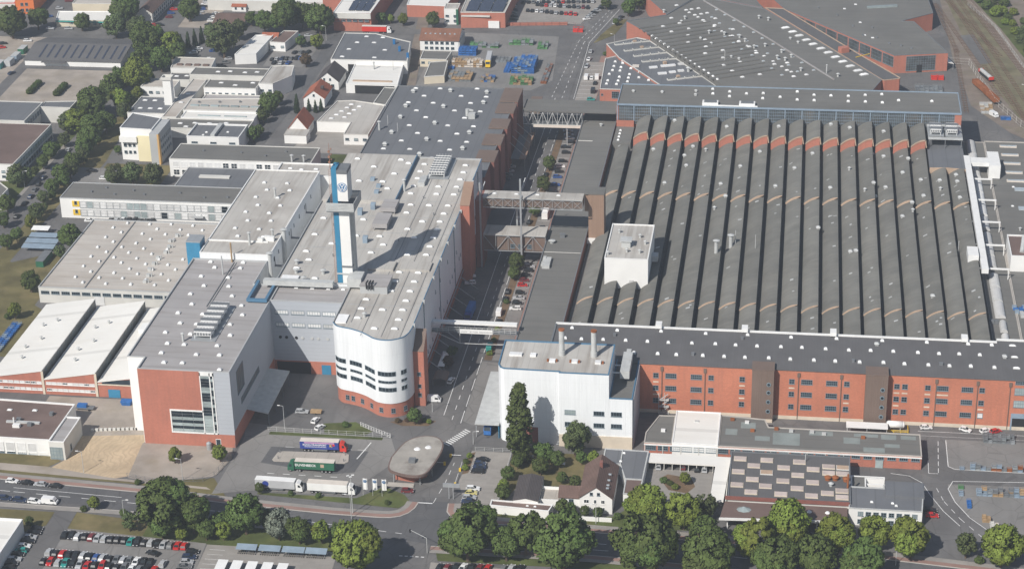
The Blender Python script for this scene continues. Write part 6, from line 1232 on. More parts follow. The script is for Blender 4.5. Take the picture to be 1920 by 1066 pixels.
TREES=[(-423.1,1004.0,8.1,'d'),(-414.5,1020.3,5.6,'d'),(-389.2,1019.3,4.4,'d'),(-367.4,1029.2,8.2,'d'),(-366.2,1008.3,6.2,'b'),(-353.7,1009.4,5.8,'b'),(-338.1,977.0,7.8,'d'),(-325.7,977.9,6.0,'l'),(-320.9,972.6,4.2,'d'),(-333.7,1040.3,6.0,'d'),(-298.3,981.4,9.2,'b'),(-298.5,1010.6,5.1,'b'),(-297.5,1034.9,3.7,'d'),(-324.3,990.5,2.9,'c'),(-321.9,995.1,2.9,'c'),(-319.6,999.7,2.9,'c'),(-317.2,1004.4,2.9,'c'),(-336.0,957.4,4.9,'d'),(-325.0,957.0,5.2,'d'),(-328.1,926.3,6.8,'l'),(-336.9,926.6,4.8,'d'),(-338.1,915.5,5.0,'d'),(-338.5,887.2,6.6,'d'),(-327.7,898.3,4.6,'l'),(-339.1,865.7,5.1,'l'),(-344.0,866.9,4.2,'b'),(-328.4,859.6,5.1,'d'),(-325.6,869.0,4.5,'d'),(-325.8,844.2,5.0,'d'),(-251.0,870.6,2.6,'d'),(-337.8,770.9,3.5,'d'),(-333.8,755.4,2.9,'d'),(-341.0,834.4,3.1,'d'),(-325.5,836.9,3.8,'d'),(-325.0,820.4,3.7,'d'),(-325.9,806.6,3.6,'d'),(-325.4,793.5,3.0,'d'),(-300.4,806.1,4.5,'b'),(-292.9,807.4,4.8,'b'),(-283.0,806.7,4.8,'b'),(-344.6,801.1,4.2,'b'),(-341.6,804.5,3.0,'b'),(-325.2,781.4,2.7,'b'),(-297.6,737.6,4.8,'d'),(-298.4,726.6,2.8,'b'),(-324.1,733.7,2.8,'d'),(-322.7,741.6,2.6,'d'),(-299.1,695.0,4.0,'d'),(-311.3,842.4,1.9,'d'),(-283.4,815.1,1.8,'l'),(-297.0,671.0,2.9,'l'),(-276.3,1023.7,8.0,'d'),(-286.9,1022.5,5.9,'d'),(-268.5,1034.4,6.6,'d'),(-256.4,1023.9,7.3,'d'),(-278.7,1044.4,6.0,'d'),(-226.3,1042.7,3.0,'d'),(-221.7,1044.8,2.2,'l'),(-214.2,1041.3,3.0,'l'),(-197.3,1038.8,4.0,'d'),(-252.6,999.2,3.6,'l'),(-261.8,1001.2,2.9,'d'),(-233.0,935.4,2.0,'l'),(-253.3,898.8,5.2,'d'),(-253.5,888.2,3.3,'d'),(-252.3,912.9,3.3,'d'),(-240.6,904.0,3.0,'c'),(-235.3,906.7,2.0,'c'),(-231.6,905.1,2.0,'c'),(-229.3,907.1,2.0,'c'),(-251.9,864.0,3.2,'d'),(-251.8,970.4,3.1,'r'),(-106.1,1078.3,3.4,'d'),(-92.9,1067.1,4.1,'d'),(-88.2,1079.6,4.5,'d'),(-99.4,1001.2,1.4,'d'),(-108.8,840.4,3.1,'d'),(-108.1,815.8,3.3,'d'),(-108.6,787.6,2.8,'d'),(-108.8,733.2,3.4,'d'),(-108.2,723.7,2.6,'d'),(-150.5,600.4,1.4,'d'),(-126.7,604.5,2.6,'d'),(-122.1,655.2,2.2,'d'),(-122.2,647.1,2.0,'r'),(-68.8,588.5,5.4,'b'),(-77.2,526.2,5.8,'d'),(-64.6,519.1,7.8,'d'),(-40.5,546.8,6.4,'l'),(-29.7,546.5,5.9,'l'),(-23.3,553.0,3.9,'b'),(-39.4,518.8,8.2,'d'),(-22.3,535.3,4.6,'d'),(-20.7,518.7,6.9,'d'),(-6.8,531.1,6.6,'l'),(-71.1,569.9,1.9,'d'),(-66.5,567.5,2.0,'d'),(-78.8,574.8,2.9,'d'),(-68.4,550.3,2.6,'d'),(-57.1,549.7,1.7,'d'),(-51.0,550.7,1.5,'d'),(-30.9,573.7,1.9,'l'),(-35.8,573.2,1.2,'d'),(-78.0,582.8,3.2,'d'),(-73.7,580.1,2.7,'d'),(-62.2,582.9,2.3,'l'),(-192.7,526.2,8.1,'d'),(-184.0,528.1,5.6,'d'),(-220.3,538.0,2.1,'l'),(-202.7,570.0,2.5,'l'),(-187.7,572.5,2.7,'l'),(-167.2,529.2,5.8,'d'),(-204.8,526.8,2.6,'b'),(-173.4,524.9,2.6,'l'),(-178.9,524.3,3.0,'d'),(-192.8,523.1,3.8,'d'),(-186.4,523.0,2.2,'l'),(-223.6,537.0,1.3,'d'),(-209.9,536.0,1.5,'d'),(-237.5,525.4,1.7,'d'),(-211.1,555.3,1.3,'d'),(-162.1,532.5,3.0,'d'),(-155.9,527.0,4.3,'s'),(-148.9,525.2,3.8,'d'),(-141.9,526.4,3.2,'l'),(-137.1,528.2,2.5,'d'),(-127.3,511.3,7.0,'l'),(-92.8,533.5,5.1,'d'),(-94.6,521.4,7.1,'d'),(-82.8,522.7,4.6,'d'),(-88.8,557.5,2.6,'d'),(-158.8,553.8,1.1,'d'),(-149.4,553.4,1.2,'d'),(-169.0,553.2,1.8,'d'),(-126.0,551.6,1.0,'d'),(2.6,540.4,6.9,'l'),(18.3,537.1,6.3,'l'),(29.5,542.0,5.0,'l'),(40.6,537.2,6.3,'l'),(-0.3,520.3,6.1,'d'),(11.4,523.0,5.7,'d'),(25.5,522.3,5.7,'d'),(57.3,539.3,3.7,'b'),(67.6,535.2,6.1,'l'),(61.3,536.8,1.6,'d')]
TREES += [(-108.6,703,1.3,'d'),(-108.5,678,1.5,'l'),(-108.7,670,1.2,'d'),(-108.4,659,1.4,'l'),(-108.6,752,1.6,'d'),(-108.6,802,1.5,'d')]
TREES += [(-300,671,1.6,'d'),(-81,586,2.4,'d'),(-87,578,2.2,'d'),(-89,570,2.3,'d'),(-89.5,563,2.0,'l'),(-66,583,2.0,'d'),(-66,550.5,2.0,'d'),(-61.5,550.3,1.7,'d'),(-46.5,553,3.0,'l'),(-38,574.5,1.4,'d'),(-34,570.8,1.3,'l'),(-98.2,1050,1.8,'d'),(-197,530,3.2,'d'),(-176,529,3.0,'d')]
TREES += [(x+rr_.uniform(-1,1),y,rr_.uniform(1.8,3.4),rr_.choice('ddlb')) for rr_ in (random.Random(3),) for x,y in ((-324,915),(-325,905),(-323,888),(-324.5,877),(-340,850),(-341,842),(-341,822),(-341.5,814),(-324,854),(-323.5,829),(-324,812),(-323,800),(-324,787),(-322,772),(-322.5,764),(-322,756),(-340,900),(-342,893),(-342,878),(-326,940),(-337,942),(-337,970))]
REG = [('in the street row by the footbridges',-111,-105,655,860),('in the shade under the conveyor bridge',-125,-119,640,660),('before the curved white hall',-160,-120,596,610),('in the villa back garden',-92,-59,563,592),('along the villa garden wall',-72,-48,546,552),('beside the garage court',-50,-18,540,580),('on gravel before the brick gable',-214,-184,553,576),('between lorries and pavement',-172,-120,549,556),('in the belt between main road and car park',-205,-130,517,541),('on the left main road verge',-240,-205,523,541),('at the side road corner',-135,-76,500,537),('in the avenue left of the entrance canopy',-78,-10,505,540),('before the white office and entrance canopy',-10,80,515,545),('on the left lawn',-302,-290,660,745),('along the lower west street',-352,-318,725,850),('before the office tower block',-315,-280,800,845),('along the upper west street',-352,-318,850,935),('around the big grey shed',-345,-316,935,1010),('by the top left road',-430,-345,995,1050),('in the upper left car park',-340,-290,970,1045),('in the park beside the solar hall',-292,-250,1012,1050),('beside the red lorry at the top',-232,-190,1030,1050),('along the narrow street with red houses',-260,-225,860,1010),('beside the far street end',-112,-84,990,1090)]
_f = lambda x,y: 1.0 if (x > -12 and y > 526) else 1.14 if (y < 546 and x > -135) or (x < -315 and 725 < y < 990) else 1.08 if y < 546 else 1.0
TREES = [(x,y,round(R*_f(x,y),2) if R > 2.4 else R,k) for x,y,R,k in TREES]
def region(x,y):
    for n,a,b,c,d in REG:
        if a <= x <= b and c <= y <= d: return n
    return 'near the edge of the site'
byreg = {}
for t in TREES: byreg.setdefault((region(t[0],t[1]), t[3] if t[2] >= 1.7 else 'bush'+t[3]),[]).append(t)
rt_ = random.Random(5)
def tree(x,y,R,kind,label,group,name='tree'):
    t = thing(name,label,'bush' if name=='bush' else 'tree',(x,y,0),group)
    if kind == 'c': Ht = R*3.2; sc = (R*.62,R*.62,Ht*.5/1.62); cz = Ht*.5
    elif kind == 'p': sc = (R*.95,R*.95,R*.93); cz = R*3.2
    elif name == 'bush': sc = (R,R,R*.85); cz = R*.75
    else: sc = (R*rt_.uniform(.95,1.08),R*rt_.uniform(.95,1.08),R*rt_.uniform(.98,1.12)); cz = R*1.25+.5
    c = bpy.data.objects.new('crown',rt_.choice(CROWNS[kind])); COL.objects.link(c); c.parent = t; c.location = (0,0,cz); c.scale = sc; c.rotation_euler = (0,0,rt_.uniform(0,6.28))
    if R > 3.4 and kind in 'dlb' and name == 'tree':       # side limbs break up the outline
        for j in range(2 if R < 6 else 3):
            a = rt_.uniform(0,6.28); c2 = bpy.data.objects.new('crown',rt_.choice(CROWNS[kind])); COL.objects.link(c2); c2.parent = t; s = rt_.uniform(.5,.68)*R
            c2.location = (math.cos(a)*R*.5,math.sin(a)*R*.5,cz+R*rt_.uniform(-.35,.42)); c2.scale = (s*rt_.uniform(.9,1.15),s,s*rt_.uniform(.8,1.1)); c2.rotation_euler = (rt_.uniform(-.4,.4),0,rt_.uniform(0,6.28))
    k = bpy.data.objects.new('trunk',rt_.choice(TRUNKS)); COL.objects.link(k); k.parent = t; k.scale = (R*.9,R*.9,max(.4,cz/1.35)); k.rotation_euler = (0,0,rt_.uniform(0,6.28))
    return t
for (rg,kd),L in byreg.items():
    L.sort(key=lambda t: to_px(t[0],t[1])[0]); n = len(L); bush = kd.startswith('bush'); k = kd[-1]
    nm = 'bush' if bush else {'c':'conifer','s':'blue_cedar'}.get(k,'tree')
    for i,t in enumerate(L):
        sz = 'large ' if t[2] > 6.5 else 'small ' if t[2] < 2.4 else ''
        lab = f"{sz}{TONE[k]} {nm.replace('_',' ')} {rg}" + ('' if n == 1 else f", {ORD[i]} from left")
        tree(t[0],t[1],t[2],k,lab,nm+'s '+rg,nm)
tree(-86.8,583.3,4.5,'p','tall dark columnar poplar in front of the white boiler house',None,'poplar_tree')
# hedge rows on the gravel lot and green belt by the railway
for i,(x,y0,y1,R) in enumerate(((-382.8,918.5,935,1.9),(-368,917,932,2.0))):
    hd = thing('hedge','clipped dark hedge row on the gravel lot, '+('left one' if i==0 else 'right one'),'hedge',(x,(y0+y1)/2,0),'hedges on the gravel lot')
    for j in range(6): c = bpy.data.objects.new('crown',CROWNS['d'][j%4]); COL.objects.link(c); c.parent = hd; c.location = (0,(j-2.5)*(y1-y0)/6,R*.7); c.scale = (R,R*1.1,R*.9)
mbk = []
rb_ = random.Random(9); belt = [(97,1106),(100,1095),(104,1082),(108,1068),(112,1052),(114,1038),(116,1022),(119,1008),(122,995),(112,1066),(116,1052),(119,1040),(104,1098),(108,1086),(126,1000),(124,1030),(128,1012),(118,1070),(114,1085),(110,1100),(106,1110),(117,1030),(110,1075),(106,1090)]
for i,(x,y) in enumerate(sorted(belt,key=lambda p:-p[1])):
    tree(x+1.5,y,rb_.uniform(2.2,3.6),rb_.choice('dbl'),f'bushy shrub in the green belt beyond the railway, {ORD[i]} counted from the top',"shrubs beyond the railway",'bush')
for i,(x,y,R,k) in enumerate(((-104.4,576,1.3,'l'),(-104.6,580,1.2,'d'),(-104.2,584,1.2,'l'),(-133,605.5,1.1,'r'),(-129.8,606.4,1.0,'r'),(-124,607.0,1.0,'d'),(-122,606,1.1,'l'))):
    tree(x,y,R,k,('low shrub in the strip left of the gate car park' if i < 3 else 'low shrub in the planted bed before the curved hall')+f', {ORD[i if i < 3 else i-3]} one',None,'bush')
# ================================================================== cars
def car_meshes(kind):
    L, W, Hh, sh_, prof, cab = {
     'hatchback':(4.1,1.72,1.48,.86,[(-2.05,.45),(-2.0,.92),(-1.6,.98),(.9,.96),(1.75,.80),(2.05,.62),(2.05,.3)],[(-1.95,.95),(-1.45,1.46),(.15,1.48),(1.0,.94)]),
     'saloon':(4.6,1.78,1.44,.88,[(-2.3,.45),(-2.28,.90),(-1.5,.97),(.9,.95),(2.0,.80),(2.3,.60),(2.3,.3)],[(-1.75,.95),(-1.0,1.41),(.15,1.43),(1.05,.93)]),
     'estate':(4.6,1.78,1.50,.88,[(-2.3,.45),(-2.27,.95),(-1.8,1.0),(.9,.96),(2.0,.80),(2.3,.60),(2.3,.3)],[(-2.2,.97),(-1.8,1.47),(.15,1.5),(1.1,.94)]),
     'van':(5.2,1.95,2.3,1.2,[(-2.6,.45),(-2.6,2.2),(-2.5,2.3),(1.3,2.3),(1.5,2.25),(2.3,1.2),(2.6,1.0),(2.6,.35)],[(1.15,1.25),(1.2,2.1),(1.55,2.1),(2.2,1.22)])}[kind]
    mb = MB(); p = [(-L/2,.28)]+prof; n = len(p); hw = W/2
    low = [(x,-hw,z) for x,z in p]+[(x,hw,z) for x,z in p]
    mb.add(low,[list(range(n)),list(range(2*n-1,n-1,-1))]+[[i,n+i,n+(i+1)%n,(i+1)%n] for i in range(n)])
    g = MB(); c = cab; iw = hw*.76; k = len(c)
    ws = [hw*.93,iw,iw,hw*.93]
    if kind != 'van':
        a = [(x,-w,z) for (x,z),w in zip(c,ws)]; b = [(x,w,z) for (x,z),w in zip(c,ws)]
        g.add(a+b,[[0,1,2,3],[7,6,5,4],[0,4,5,1],[2,6,7,3]])
        e = .02; mb.add([(c[1][0]-.05,-iw-.02,c[1][1]+e),(c[2][0]+.05,-iw-.02,c[2][1]+e),(c[2][0]+.05,iw+.02,c[2][1]+e),(c[1][0]-.05,iw+.02,c[1][1]+e),(c[1][0]-.05,-iw-.02,c[1][1]-.05),(c[2][0]+.05,-iw-.02,c[2][1]-.05),(c[2][0]+.05,iw+.02,c[2][1]-.05),(c[1][0]-.05,iw+.02,c[1][1]-.05)],[[0,1,2,3],[4,5,1,0],[7,3,2,6],[5,6,2,1],[4,0,3,7]])
        xm = (c[1][0]+c[2][0])/2
        for s in (-1,1): mb.bar((xm,s*(hw*.94),.93),(xm,s*(iw+.01),c[1][1]),.10); mb.bar((c[3][0],s*hw*.92,c[3][1]),(c[2][0],s*iw,c[2][1]),.08); mb.bar((c[0][0],s*hw*.92,c[0][1]),(c[1][0],s*iw,c[1][1]),.12)
    else:
        g.add([(1.52,-.8,2.15),(2.28,-.85,1.25),(2.28,.85,1.25),(1.52,.8,2.15)],[[0,1,2,3]])
        for s in (-1,1): g.add([(.6,s*.985,1.3),(2.0,s*.985,1.3),(1.5,s*.985,2.05),(.6,s*.985,2.05)],[[0,1,2,3] if s < 0 else [3,2,1,0]])
    wm = MB().tube((0,-.11,0),(0,.11,0),.31,.31,12,0).tube((0,-.12,0),(0,.12,0),.17,.17,8,1).mesh('wheel',['tyre','hub'])
    lm = MB().box(L/2-.12,L/2+.015,-.2,.2,.58,.72)
    return mb.mesh('body','car_black'), g.mesh('windows','car_glass'), wm, L, hw, lm.mesh('headlight','skylight')
CARS = {k: car_meshes(k) for k in ('hatchback','saloon','estate','van')}
CN = dict(k='black',s='silver',w='white',r='red',b='blue',n='navy',g='grey',m='maroon',t='teal',y='yellow',e='green')
NCAR = [0]
def car(x,y,ang,colour,kind,label,group,detail=True,z=0.10):
    """ang in degrees: 0 points to +x, 90 points away from the camera"""
    body, gl, wm, L, hw, lm = CARS[kind]; t = thing('parked_car' if kind != 'van' else 'parked_van',label,'car' if kind != 'van' else 'van',(x,y,z),group); t.rotation_euler = (0,0,math.radians(ang))
    b = bpy.data.objects.new('body',body); COL.objects.link(b); b.parent = t; b.material_slots[0].link = 'OBJECT'; b.material_slots[0].material = MATS['car_'+CN[colour]]
    g = bpy.data.objects.new('windows',gl); COL.objects.link(g); g.parent = t
    if detail:
        for sx in (-1,1):
            for sy in (-1,1): q = bpy.data.objects.new('wheel',wm); COL.objects.link(q); q.parent = t; q.location = (sx*L*.30,sy*(hw-.1),.31)
        for s in (-.6,.6): h_ = bpy.data.objects.new('headlight',lm); COL.objects.link(h_); h_.parent = t; h_.location = (0,s,0)
    NCAR[0] += 1
    return t
rc = random.Random(21)
def car_row(p0,p1,cols,ang,where,detail=True,kinds=None,frm='from left',z=.10):
    n = len(cols)
    for i,c in enumerate(cols):
        if c == '.': continue
        f = i/max(1,n-1); x,y = p0[0]+(p1[0]-p0[0])*f+rc.uniform(-.12,.12), p0[1]+(p1[1]-p0[1])*f+rc.uniform(-.25,.25)
        k = kinds[i] if kinds else rc.choice(('hatchback','hatchback','saloon','estate')); a = ang+rc.choice((0,0,180))+rc.uniform(-2,2)
        lab = f"{CN[c]} {k} {where}" + (f", {ORD[i]} {frm}" if n > 1 else '')
        car(x,y,a,c,k,lab,'cars '+where,detail,z)
car_row((-224.6,521.8),(-184.8,519.3),'kkskmsskkktkksksgrr',90,'in the back row of lower left car park')
car_row((-226.1,511.4),(-192.6,509),'skrkkskbskgsgwkk',90,'in the middle row of lower left car park')
car_row((-226.2,506.2),(-190.2,505.2),'krstksrkrkkgwgkr',90,'in the front row of lower left car park')
car_row((-228.2,496.2),(-188.2,495.0),'ksgrkskbsknwgkr',90,'in bottom edge row of lower left car park')
car_row((-234.9,524.4),(-236,499),'kkskwtkskkg',8,'beside the white corner building',frm='from far end')
car_row((-181.3,516.6),(-181.5,499.5),'knsgkks',5,'in the right column of lower left car park',frm='from far end')
car(-193.5,514.5,160,'k','saloon','black saloon driving alone in the lane of lower left car park','moving cars'); car(-188.5,508.9,88,'s','hatchback','silver hatchback standing apart at the right end of the middle row','moving cars')
car_row((-253.7,551.9),(-238.2,550.7),'wksk',-3,'parked on the far side of the main road'); car_row((-251.8,541.3),(-241.4,540.6),'nnw',-3,'parked on the near side of the main road',z=.11); car(-236.3,540.6,-3,'w','van','white delivery van parked on the near side of the main road',None,z=.11)
car_row((-99.7,582.1),(-99.9,574.5),'knnk',3,'in the upper group of the gate car park',frm='from far end'); car_row((-99.7,563.2),(-100.2,555.1),'wysn',3,'in the lower group of the gate car park',frm='from far end'); car(-120.9,559.7,2,'m','hatchback','dark red hatchback parked beside the oval gatehouse',None)
car_row((-102.6,516.2),(-78,517.9),'kmkwkmr.gsk',80,'in the car park right of the side road')
car_row((-104.5,868.9),(-103.6,862.2),'kk',4,'in the street bays before the first gap',False,frm='from far end'); car_row((-104,851.3),(-104,832.6),'kwkb',4,'in the street bays behind the first street tree',False,frm='from far end'); car_row((-104,823.1),(-104.2,815.3),'bk',4,'in the street bays beside the second street tree',False,frm='from far end'); car(-109.6,834.5,85,'k','saloon','black saloon waiting between the two far street trees',None,False)
car_row((-106,889),(-103,875.3),'sswk',5,'in the street bays below the truss link',False,frm='from far end'); car_row((-104.1,737.2),(-104.4,719.3),'skkmr',4,'in the street bays below the lower footbridge',True,frm='from far end'); car(-109.9,781.3,80,'k','hatchback','black hatchback beside the white bus',None,False)
car_row((-107.1,1005.2),(-106.8,981.7),'sws',80,'along the far street verge',False,frm='from far end',kinds=['hatchback','saloon','estate']); car(-105.2,964.2,88,'w','van','white van, left of three white vehicles on the far street bays',None,False); car(-102.5,964.5,90,'w','estate','white estate, middle of three white vehicles on the far street bays',None,False); car(-99.9,964.9,92,'w','van','white van, right of three white vehicles on the far street bays',None,False); car(-100,957,88,'k','saloon','black saloon just in front of the right white van',None,False); car(-99.8,944.7,90,'k','van','black van alone on the far street bays',None,False); car(-99.6,933,2,'t','hatchback','teal hatchback by the brick corner hall',None,False)
car_row((-98.8,1054),(-96.6,1064),'sgk',60,'at the bend of the far street',False,frm='from near end')
car_row((-109.7,713),(-109.4,706),'kk',90,'in a row at the kerb above the white van',frm='from far end'); car(-110.1,693.5,90,'w','van','white van at the kerb beyond the conveyor bridge',None); car(-109.2,686.2,90,'k','hatchback','black hatchback behind the white van at the kerb',None); car(-119.4,636.9,80,'w','estate','white estate driving out of the shaded street',None); car(-123.1,621.7,0,'w','van','white van beside the brick stair tower',None); car(-109.3,663.7,90,'t','van','teal van under the conveyor bridge',None)
car(-161.8,603,75,'w','hatchback','white hatchback, upper of two beside the entrance lawn',None); car(-159.1,598.2,60,'w','hatchback','white hatchback, lower of two beside the entrance lawn',None); car_row((-126.3,725.4),(-125.6,719.1),'ww',10,'in the shade below the brick pier',False,frm='from far end')
car_row((-126.6,842.5),(-126.6,828),'ssgn',5,'in the shaded lot beside the slate hall',False,frm='from far end')
car_row((-154,1087.4),(-115,1091.5),'kkgwkkskrkkgkks',90,'in the top row of the north car park',False); car_row((-145.7,1083.5),(-116.9,1080.1),'kkrswkskkgmk',90,'in the second row of the north car park',False); car_row((-149.7,1072.8),(-122.3,1067.5),'kkwskkskrrr',90,'in the third row of the north car park',False); car_row((-115.4,1059.5),(-107.7,1087),'wsskskgs',30,'in the slanted row beside the far street',False,frm='from near end'); car_row((-155.1,1056.2),(-159.1,1083),'kkgnsk',10,'in the left column of the north car park',False,frm='from near end')
car_row((-263.2,1006.4),(-258.5,1006.8),'ksk',90,'in the back row of the small car park',False); car_row((-262.8,992),(-256,992.5),'kgk',70,'in the middle row of the small car park',False); car_row((-272,980),(-257.4,983.5),'ksnkgkb',80,'in the front row of the small car park',False); car_row((-270,974.4),(-262.2,975.2),'ksb',80,'nearest the works office in the small car park',False); car(-268.9,1019.4,5,'t','saloon','teal saloon on the park road',None,False); car(-262.2,1019.9,5,'s','saloon','silver saloon on the park road',None,False); car(-215.9,1079.2,90,'k','van','black van on the yard at the top centre',None,False)
car_row((-317,987),(-315.6,993.7),'wsw',20,'by the conifers in the works car park',False,frm='from near end'); car(-307,991,10,'b','saloon','blue saloon left of the big pale tree',None,False); car_row((-295.6,978.8),(-295.3,967),'sgk',15,'in front of the curved store',False,frm='from far end'); car(-305.1,977.7,20,'w','hatchback','white hatchback near the cream store hatches',None,False)
car_row((-334.7,1075.8),(-333.1,1052.2),'swkbsw',10,'in the left column of the upper left car park',False,frm='from far end'); car_row((-323.1,1054.1),(-322,1034.8),'wwwk',5,'in the right column of the upper left car park',False,frm='from far end'); car_row((-350.4,1067.1),(-348.1,1046.2),'krbm',10,'beside the grey gabled office',False,frm='from far end'); car_row((-351.7,1031.4),(-349.1,1031.8),'rk',5,'at the corner of the grey gabled office',False)
for x,y,a,c,k,l in ((-416.3,1042.4,30,'b','hatchback','blue hatchback beside the orange block'),(-408.3,1021.3,5,'s','saloon','silver saloon, left one on the top left road'),(-397.8,1022,5,'s','estate','silver estate, right one on the top left road'),(-415.7,1057.4,10,'s','hatchback','silver hatchback at the top left corner yard'),(-413.3,999.9,10,'w','estate','white estate beside the big grey shed'),(-402.9,948,70,'n','saloon','navy saloon at the corner of the gravel lot'),(-425.3,994.4,20,'k','saloon','black saloon under the top left trees'),(-423.2,987.8,20,'r','hatchback','red hatchback under the top left trees'),(-415,1071.4,5,'m','saloon','maroon saloon at the very top left'),(-337.3,934.6,80,'r','hatchback','red hatchback on the upper west street'),(-336.5,924.6,85,'k','saloon','black saloon on the upper west street'),(-331.8,918.9,85,'w','hatchback','white hatchback on the upper west street'),(-325.3,914.3,80,'w','estate','white estate by the cream chimney block'),(-331.1,905.5,85,'w','saloon','white saloon mid way on the upper west street'),(-331.2,882.5,85,'s','hatchback','silver hatchback nearer on the upper west street'),(-332.9,866.9,85,'s','estate','silver estate at the bend of the west street'),
 (-336.3,845.7,88,'s','hatchback','silver hatchback, farthest of those parked on the lower west street'),(-335.4,823,88,'n','saloon','navy saloon, second parked on the lower west street'),(-330.4,823,88,'w','hatchback','white hatchback on the right side of the lower west street'),(-336.2,811.1,88,'n','estate','navy estate, third parked on the lower west street'),(-335.6,803.6,88,'k','hatchback','black hatchback, fourth parked on the lower west street'),(-335.1,797,88,'g','saloon','grey saloon, fifth parked on the lower west street'),(-334.1,789.3,88,'n','estate','navy estate, sixth parked on the lower west street'),(-334.1,781.6,88,'k','saloon','black saloon, seventh parked on the lower west street'),(-332.2,767.2,85,'k','estate','black estate, nearest parked on the lower west street'),(-316.8,821.3,5,'k','saloon','black saloon on the tower block parking'),(-308.3,812.8,0,'w','hatchback','white hatchback on the tower block parking'),
 (48.8,619.4,8,'w','hatchback','white hatchback below the brick front, leftmost of four'),(62,619.1,-28,'w','hatchback','white hatchback below the brick front, second of four'),(68.8,619.2,30,'w','hatchback','white hatchback below the brick front, third of four'),(72.2,619.1,30,'r','hatchback','red hatchback below the brick front, rightmost of four'),(-40.3,583.8,90,'s','hatchback','silver hatchback in the garages, leftmost'),(-32.2,584.6,90,'m','hatchback','maroon hatchback in the garages, second'),(-27.5,583.6,90,'k','hatchback','black hatchback in the garages, third'),(-25,583.8,90,'s','estate','silver estate in the garages, rightmost'),(47.7,565.4,0,'k','saloon','black saloon beside the white office'),(48.3,562.2,0,'r','hatchback','red hatchback beside the white office'),(8.9,546.1,70,'k','saloon','black saloon under the lime-green trees'),(12.4,545.6,70,'w','hatchback','white hatchback under the lime-green trees'),(93.7,926.8,-60,'w','van','white van beside the railway siding')):
    car(x,y,a,c,k,l,None,y < 700)
car_row((-290,767.2),(-271.7,767.4),'kswkkkkk',90,'in front of the panel office',False); car(-299,765.9,5,'w','saloon','white saloon at the left end of the panel office',None,False)
car_row((-104.2,806),(-104.2,797),'ksn'[:3],4,'in the street bays before the white bus',False,frm='from far end'); car_row((-104.2,775),(-104.2,756),'kgswb',4,'in the street bays under the upper footbridge',False,frm='from far end'); car_row((-104.3,712),(-104.3,698),'kskw',4,'in the street bays nearest the conveyor bridge',True,frm='from far end')
# pickup with trailer
t = car(-168,608.7,2,'s','estate','silver pickup with a loaded trailer in front of the shaded gate',None); tr = thing('car_trailer','small flat trailer with tan load behind the silver pickup','trailer',(-162.9,609,0)); MB().box(-164.9,-161,608,610,.5,1.2).build('load','timber',tr)
for s in (608,609.9): MB().tube((-163,s,.3),(-163,s+.2,.3),.3,.3,10).build('wheel','tyre',tr)
# ================================================================== lorries
def lorry(name,label,x,y,ang,cabm,side,roof,L=13.4,group=None,short=False):
    t = thing(name,label,'lorry',(x,y,.05),group); t.rotation_euler = (0,0,math.radians(ang))
    def add(nm,mb,mats,sm=False):
        o = bpy.data.objects.new(nm,mb.mesh(nm,mats,(0,0,0),sm)); COL.objects.link(o); o.parent = t; return o
    W = 1.25; tail = -(L+2.9)/2; front = tail+L
    add('trailer_box',MB().box(tail,front,-W,W,1.15,3.95),side); add('trailer_roof',MB().box(tail-.02,front+.02,-W-.02,W+.02,3.95,4.05),roof)
    add('chassis',MB().box(tail+.1,front+1.6,-.5,.5,.75,1.15).box(tail+4.2,front-4,-W+.1,-W+.2,.45,1.1),'steel_dark')
    c = front+.35; cab = MB(); P=[(c,.55),(c,3.5),(c+.5,3.75),(c+1.5,3.3),(c+2.15,2.2),(c+2.25,.55)]; n = len(P)
    cab.add([(a,-W,b) for a,b in P]+[(a,W,b) for a,b in P],[list(range(n-1,-1,-1))[::-1],list(range(2*n-1,n-1,-1))]+[[i,n+i,n+(i+1)%n,(i+1)%n] for i in range(n)])
    cb = add('cab',cab,cabm)
    g = MB().add([(c+1.56,-W+.15,3.22),(c+2.19,-W+.15,2.15),(c+2.19,W-.15,2.15),(c+1.56,W-.15,3.22)],[[0,1,2,3]])
    for s in (-1,1): g.add([(c+.75,s*(W+.012),2.0),(c+1.8,s*(W+.012),2.0),(c+1.35,s*(W+.012),2.9),(c+.75,s*(W+.012),2.9)],[[0,1,2,3][::s]])
    o = bpy.data.objects.new('windscreen',g.mesh('windscreen','glass')); COL.objects.link(o); o.parent = cb
    wm = shared('lorry_wheel',lambda: MB().tube((0,-.16,0),(0,.16,0),.5,.5,14,0).tube((0,-.17,0),(0,.17,0),.27,.27,10,1).mesh('wheel',['tyre','hub']))
    for wx in (tail+1.6,tail+2.9,tail+4.2,front-1.6,c+1.35):
        for s in (-1.08,1.08): q = bpy.data.objects.new('wheel',wm); COL.objects.link(q); q.parent = t; q.location = (wx,s,.5)
    return t
def print_on(t,s,size,mat,lx,z,side=-1,xs=1.0):
    ob_ = bpy.data.objects.new('lettering',text_mesh('lettering',s,size,mat,True)); COL.objects.link(ob_); ob_.parent = t
    ob_.location = (lx,-1.29 if side < 0 else 1.29,z); ob_.rotation_euler = (R90,0,0 if side < 0 else math.pi); ob_.scale = (xs,1,1)
k1 = lorry('articulated_lorry','blue curtain trailer lorry with red cab and white lettering in the lorry yard',-154.2,583.6,1,'red_paint','navy_paint','cream_tarp')
print_on(k1,'KOCH-TRANSPORT',.95,'white_paint',-3.0,2.75,xs=.98); print_on(k1,'K',1.5,'yellow_paint',2.6,2.6); 
o = bpy.data.objects.new('pink_stripe',MB().box(-6.6,3.8,-1.275,-1.255,3.35,3.75).mesh('pink_stripe','pink_print')); COL.objects.link(o); o.parent = k1
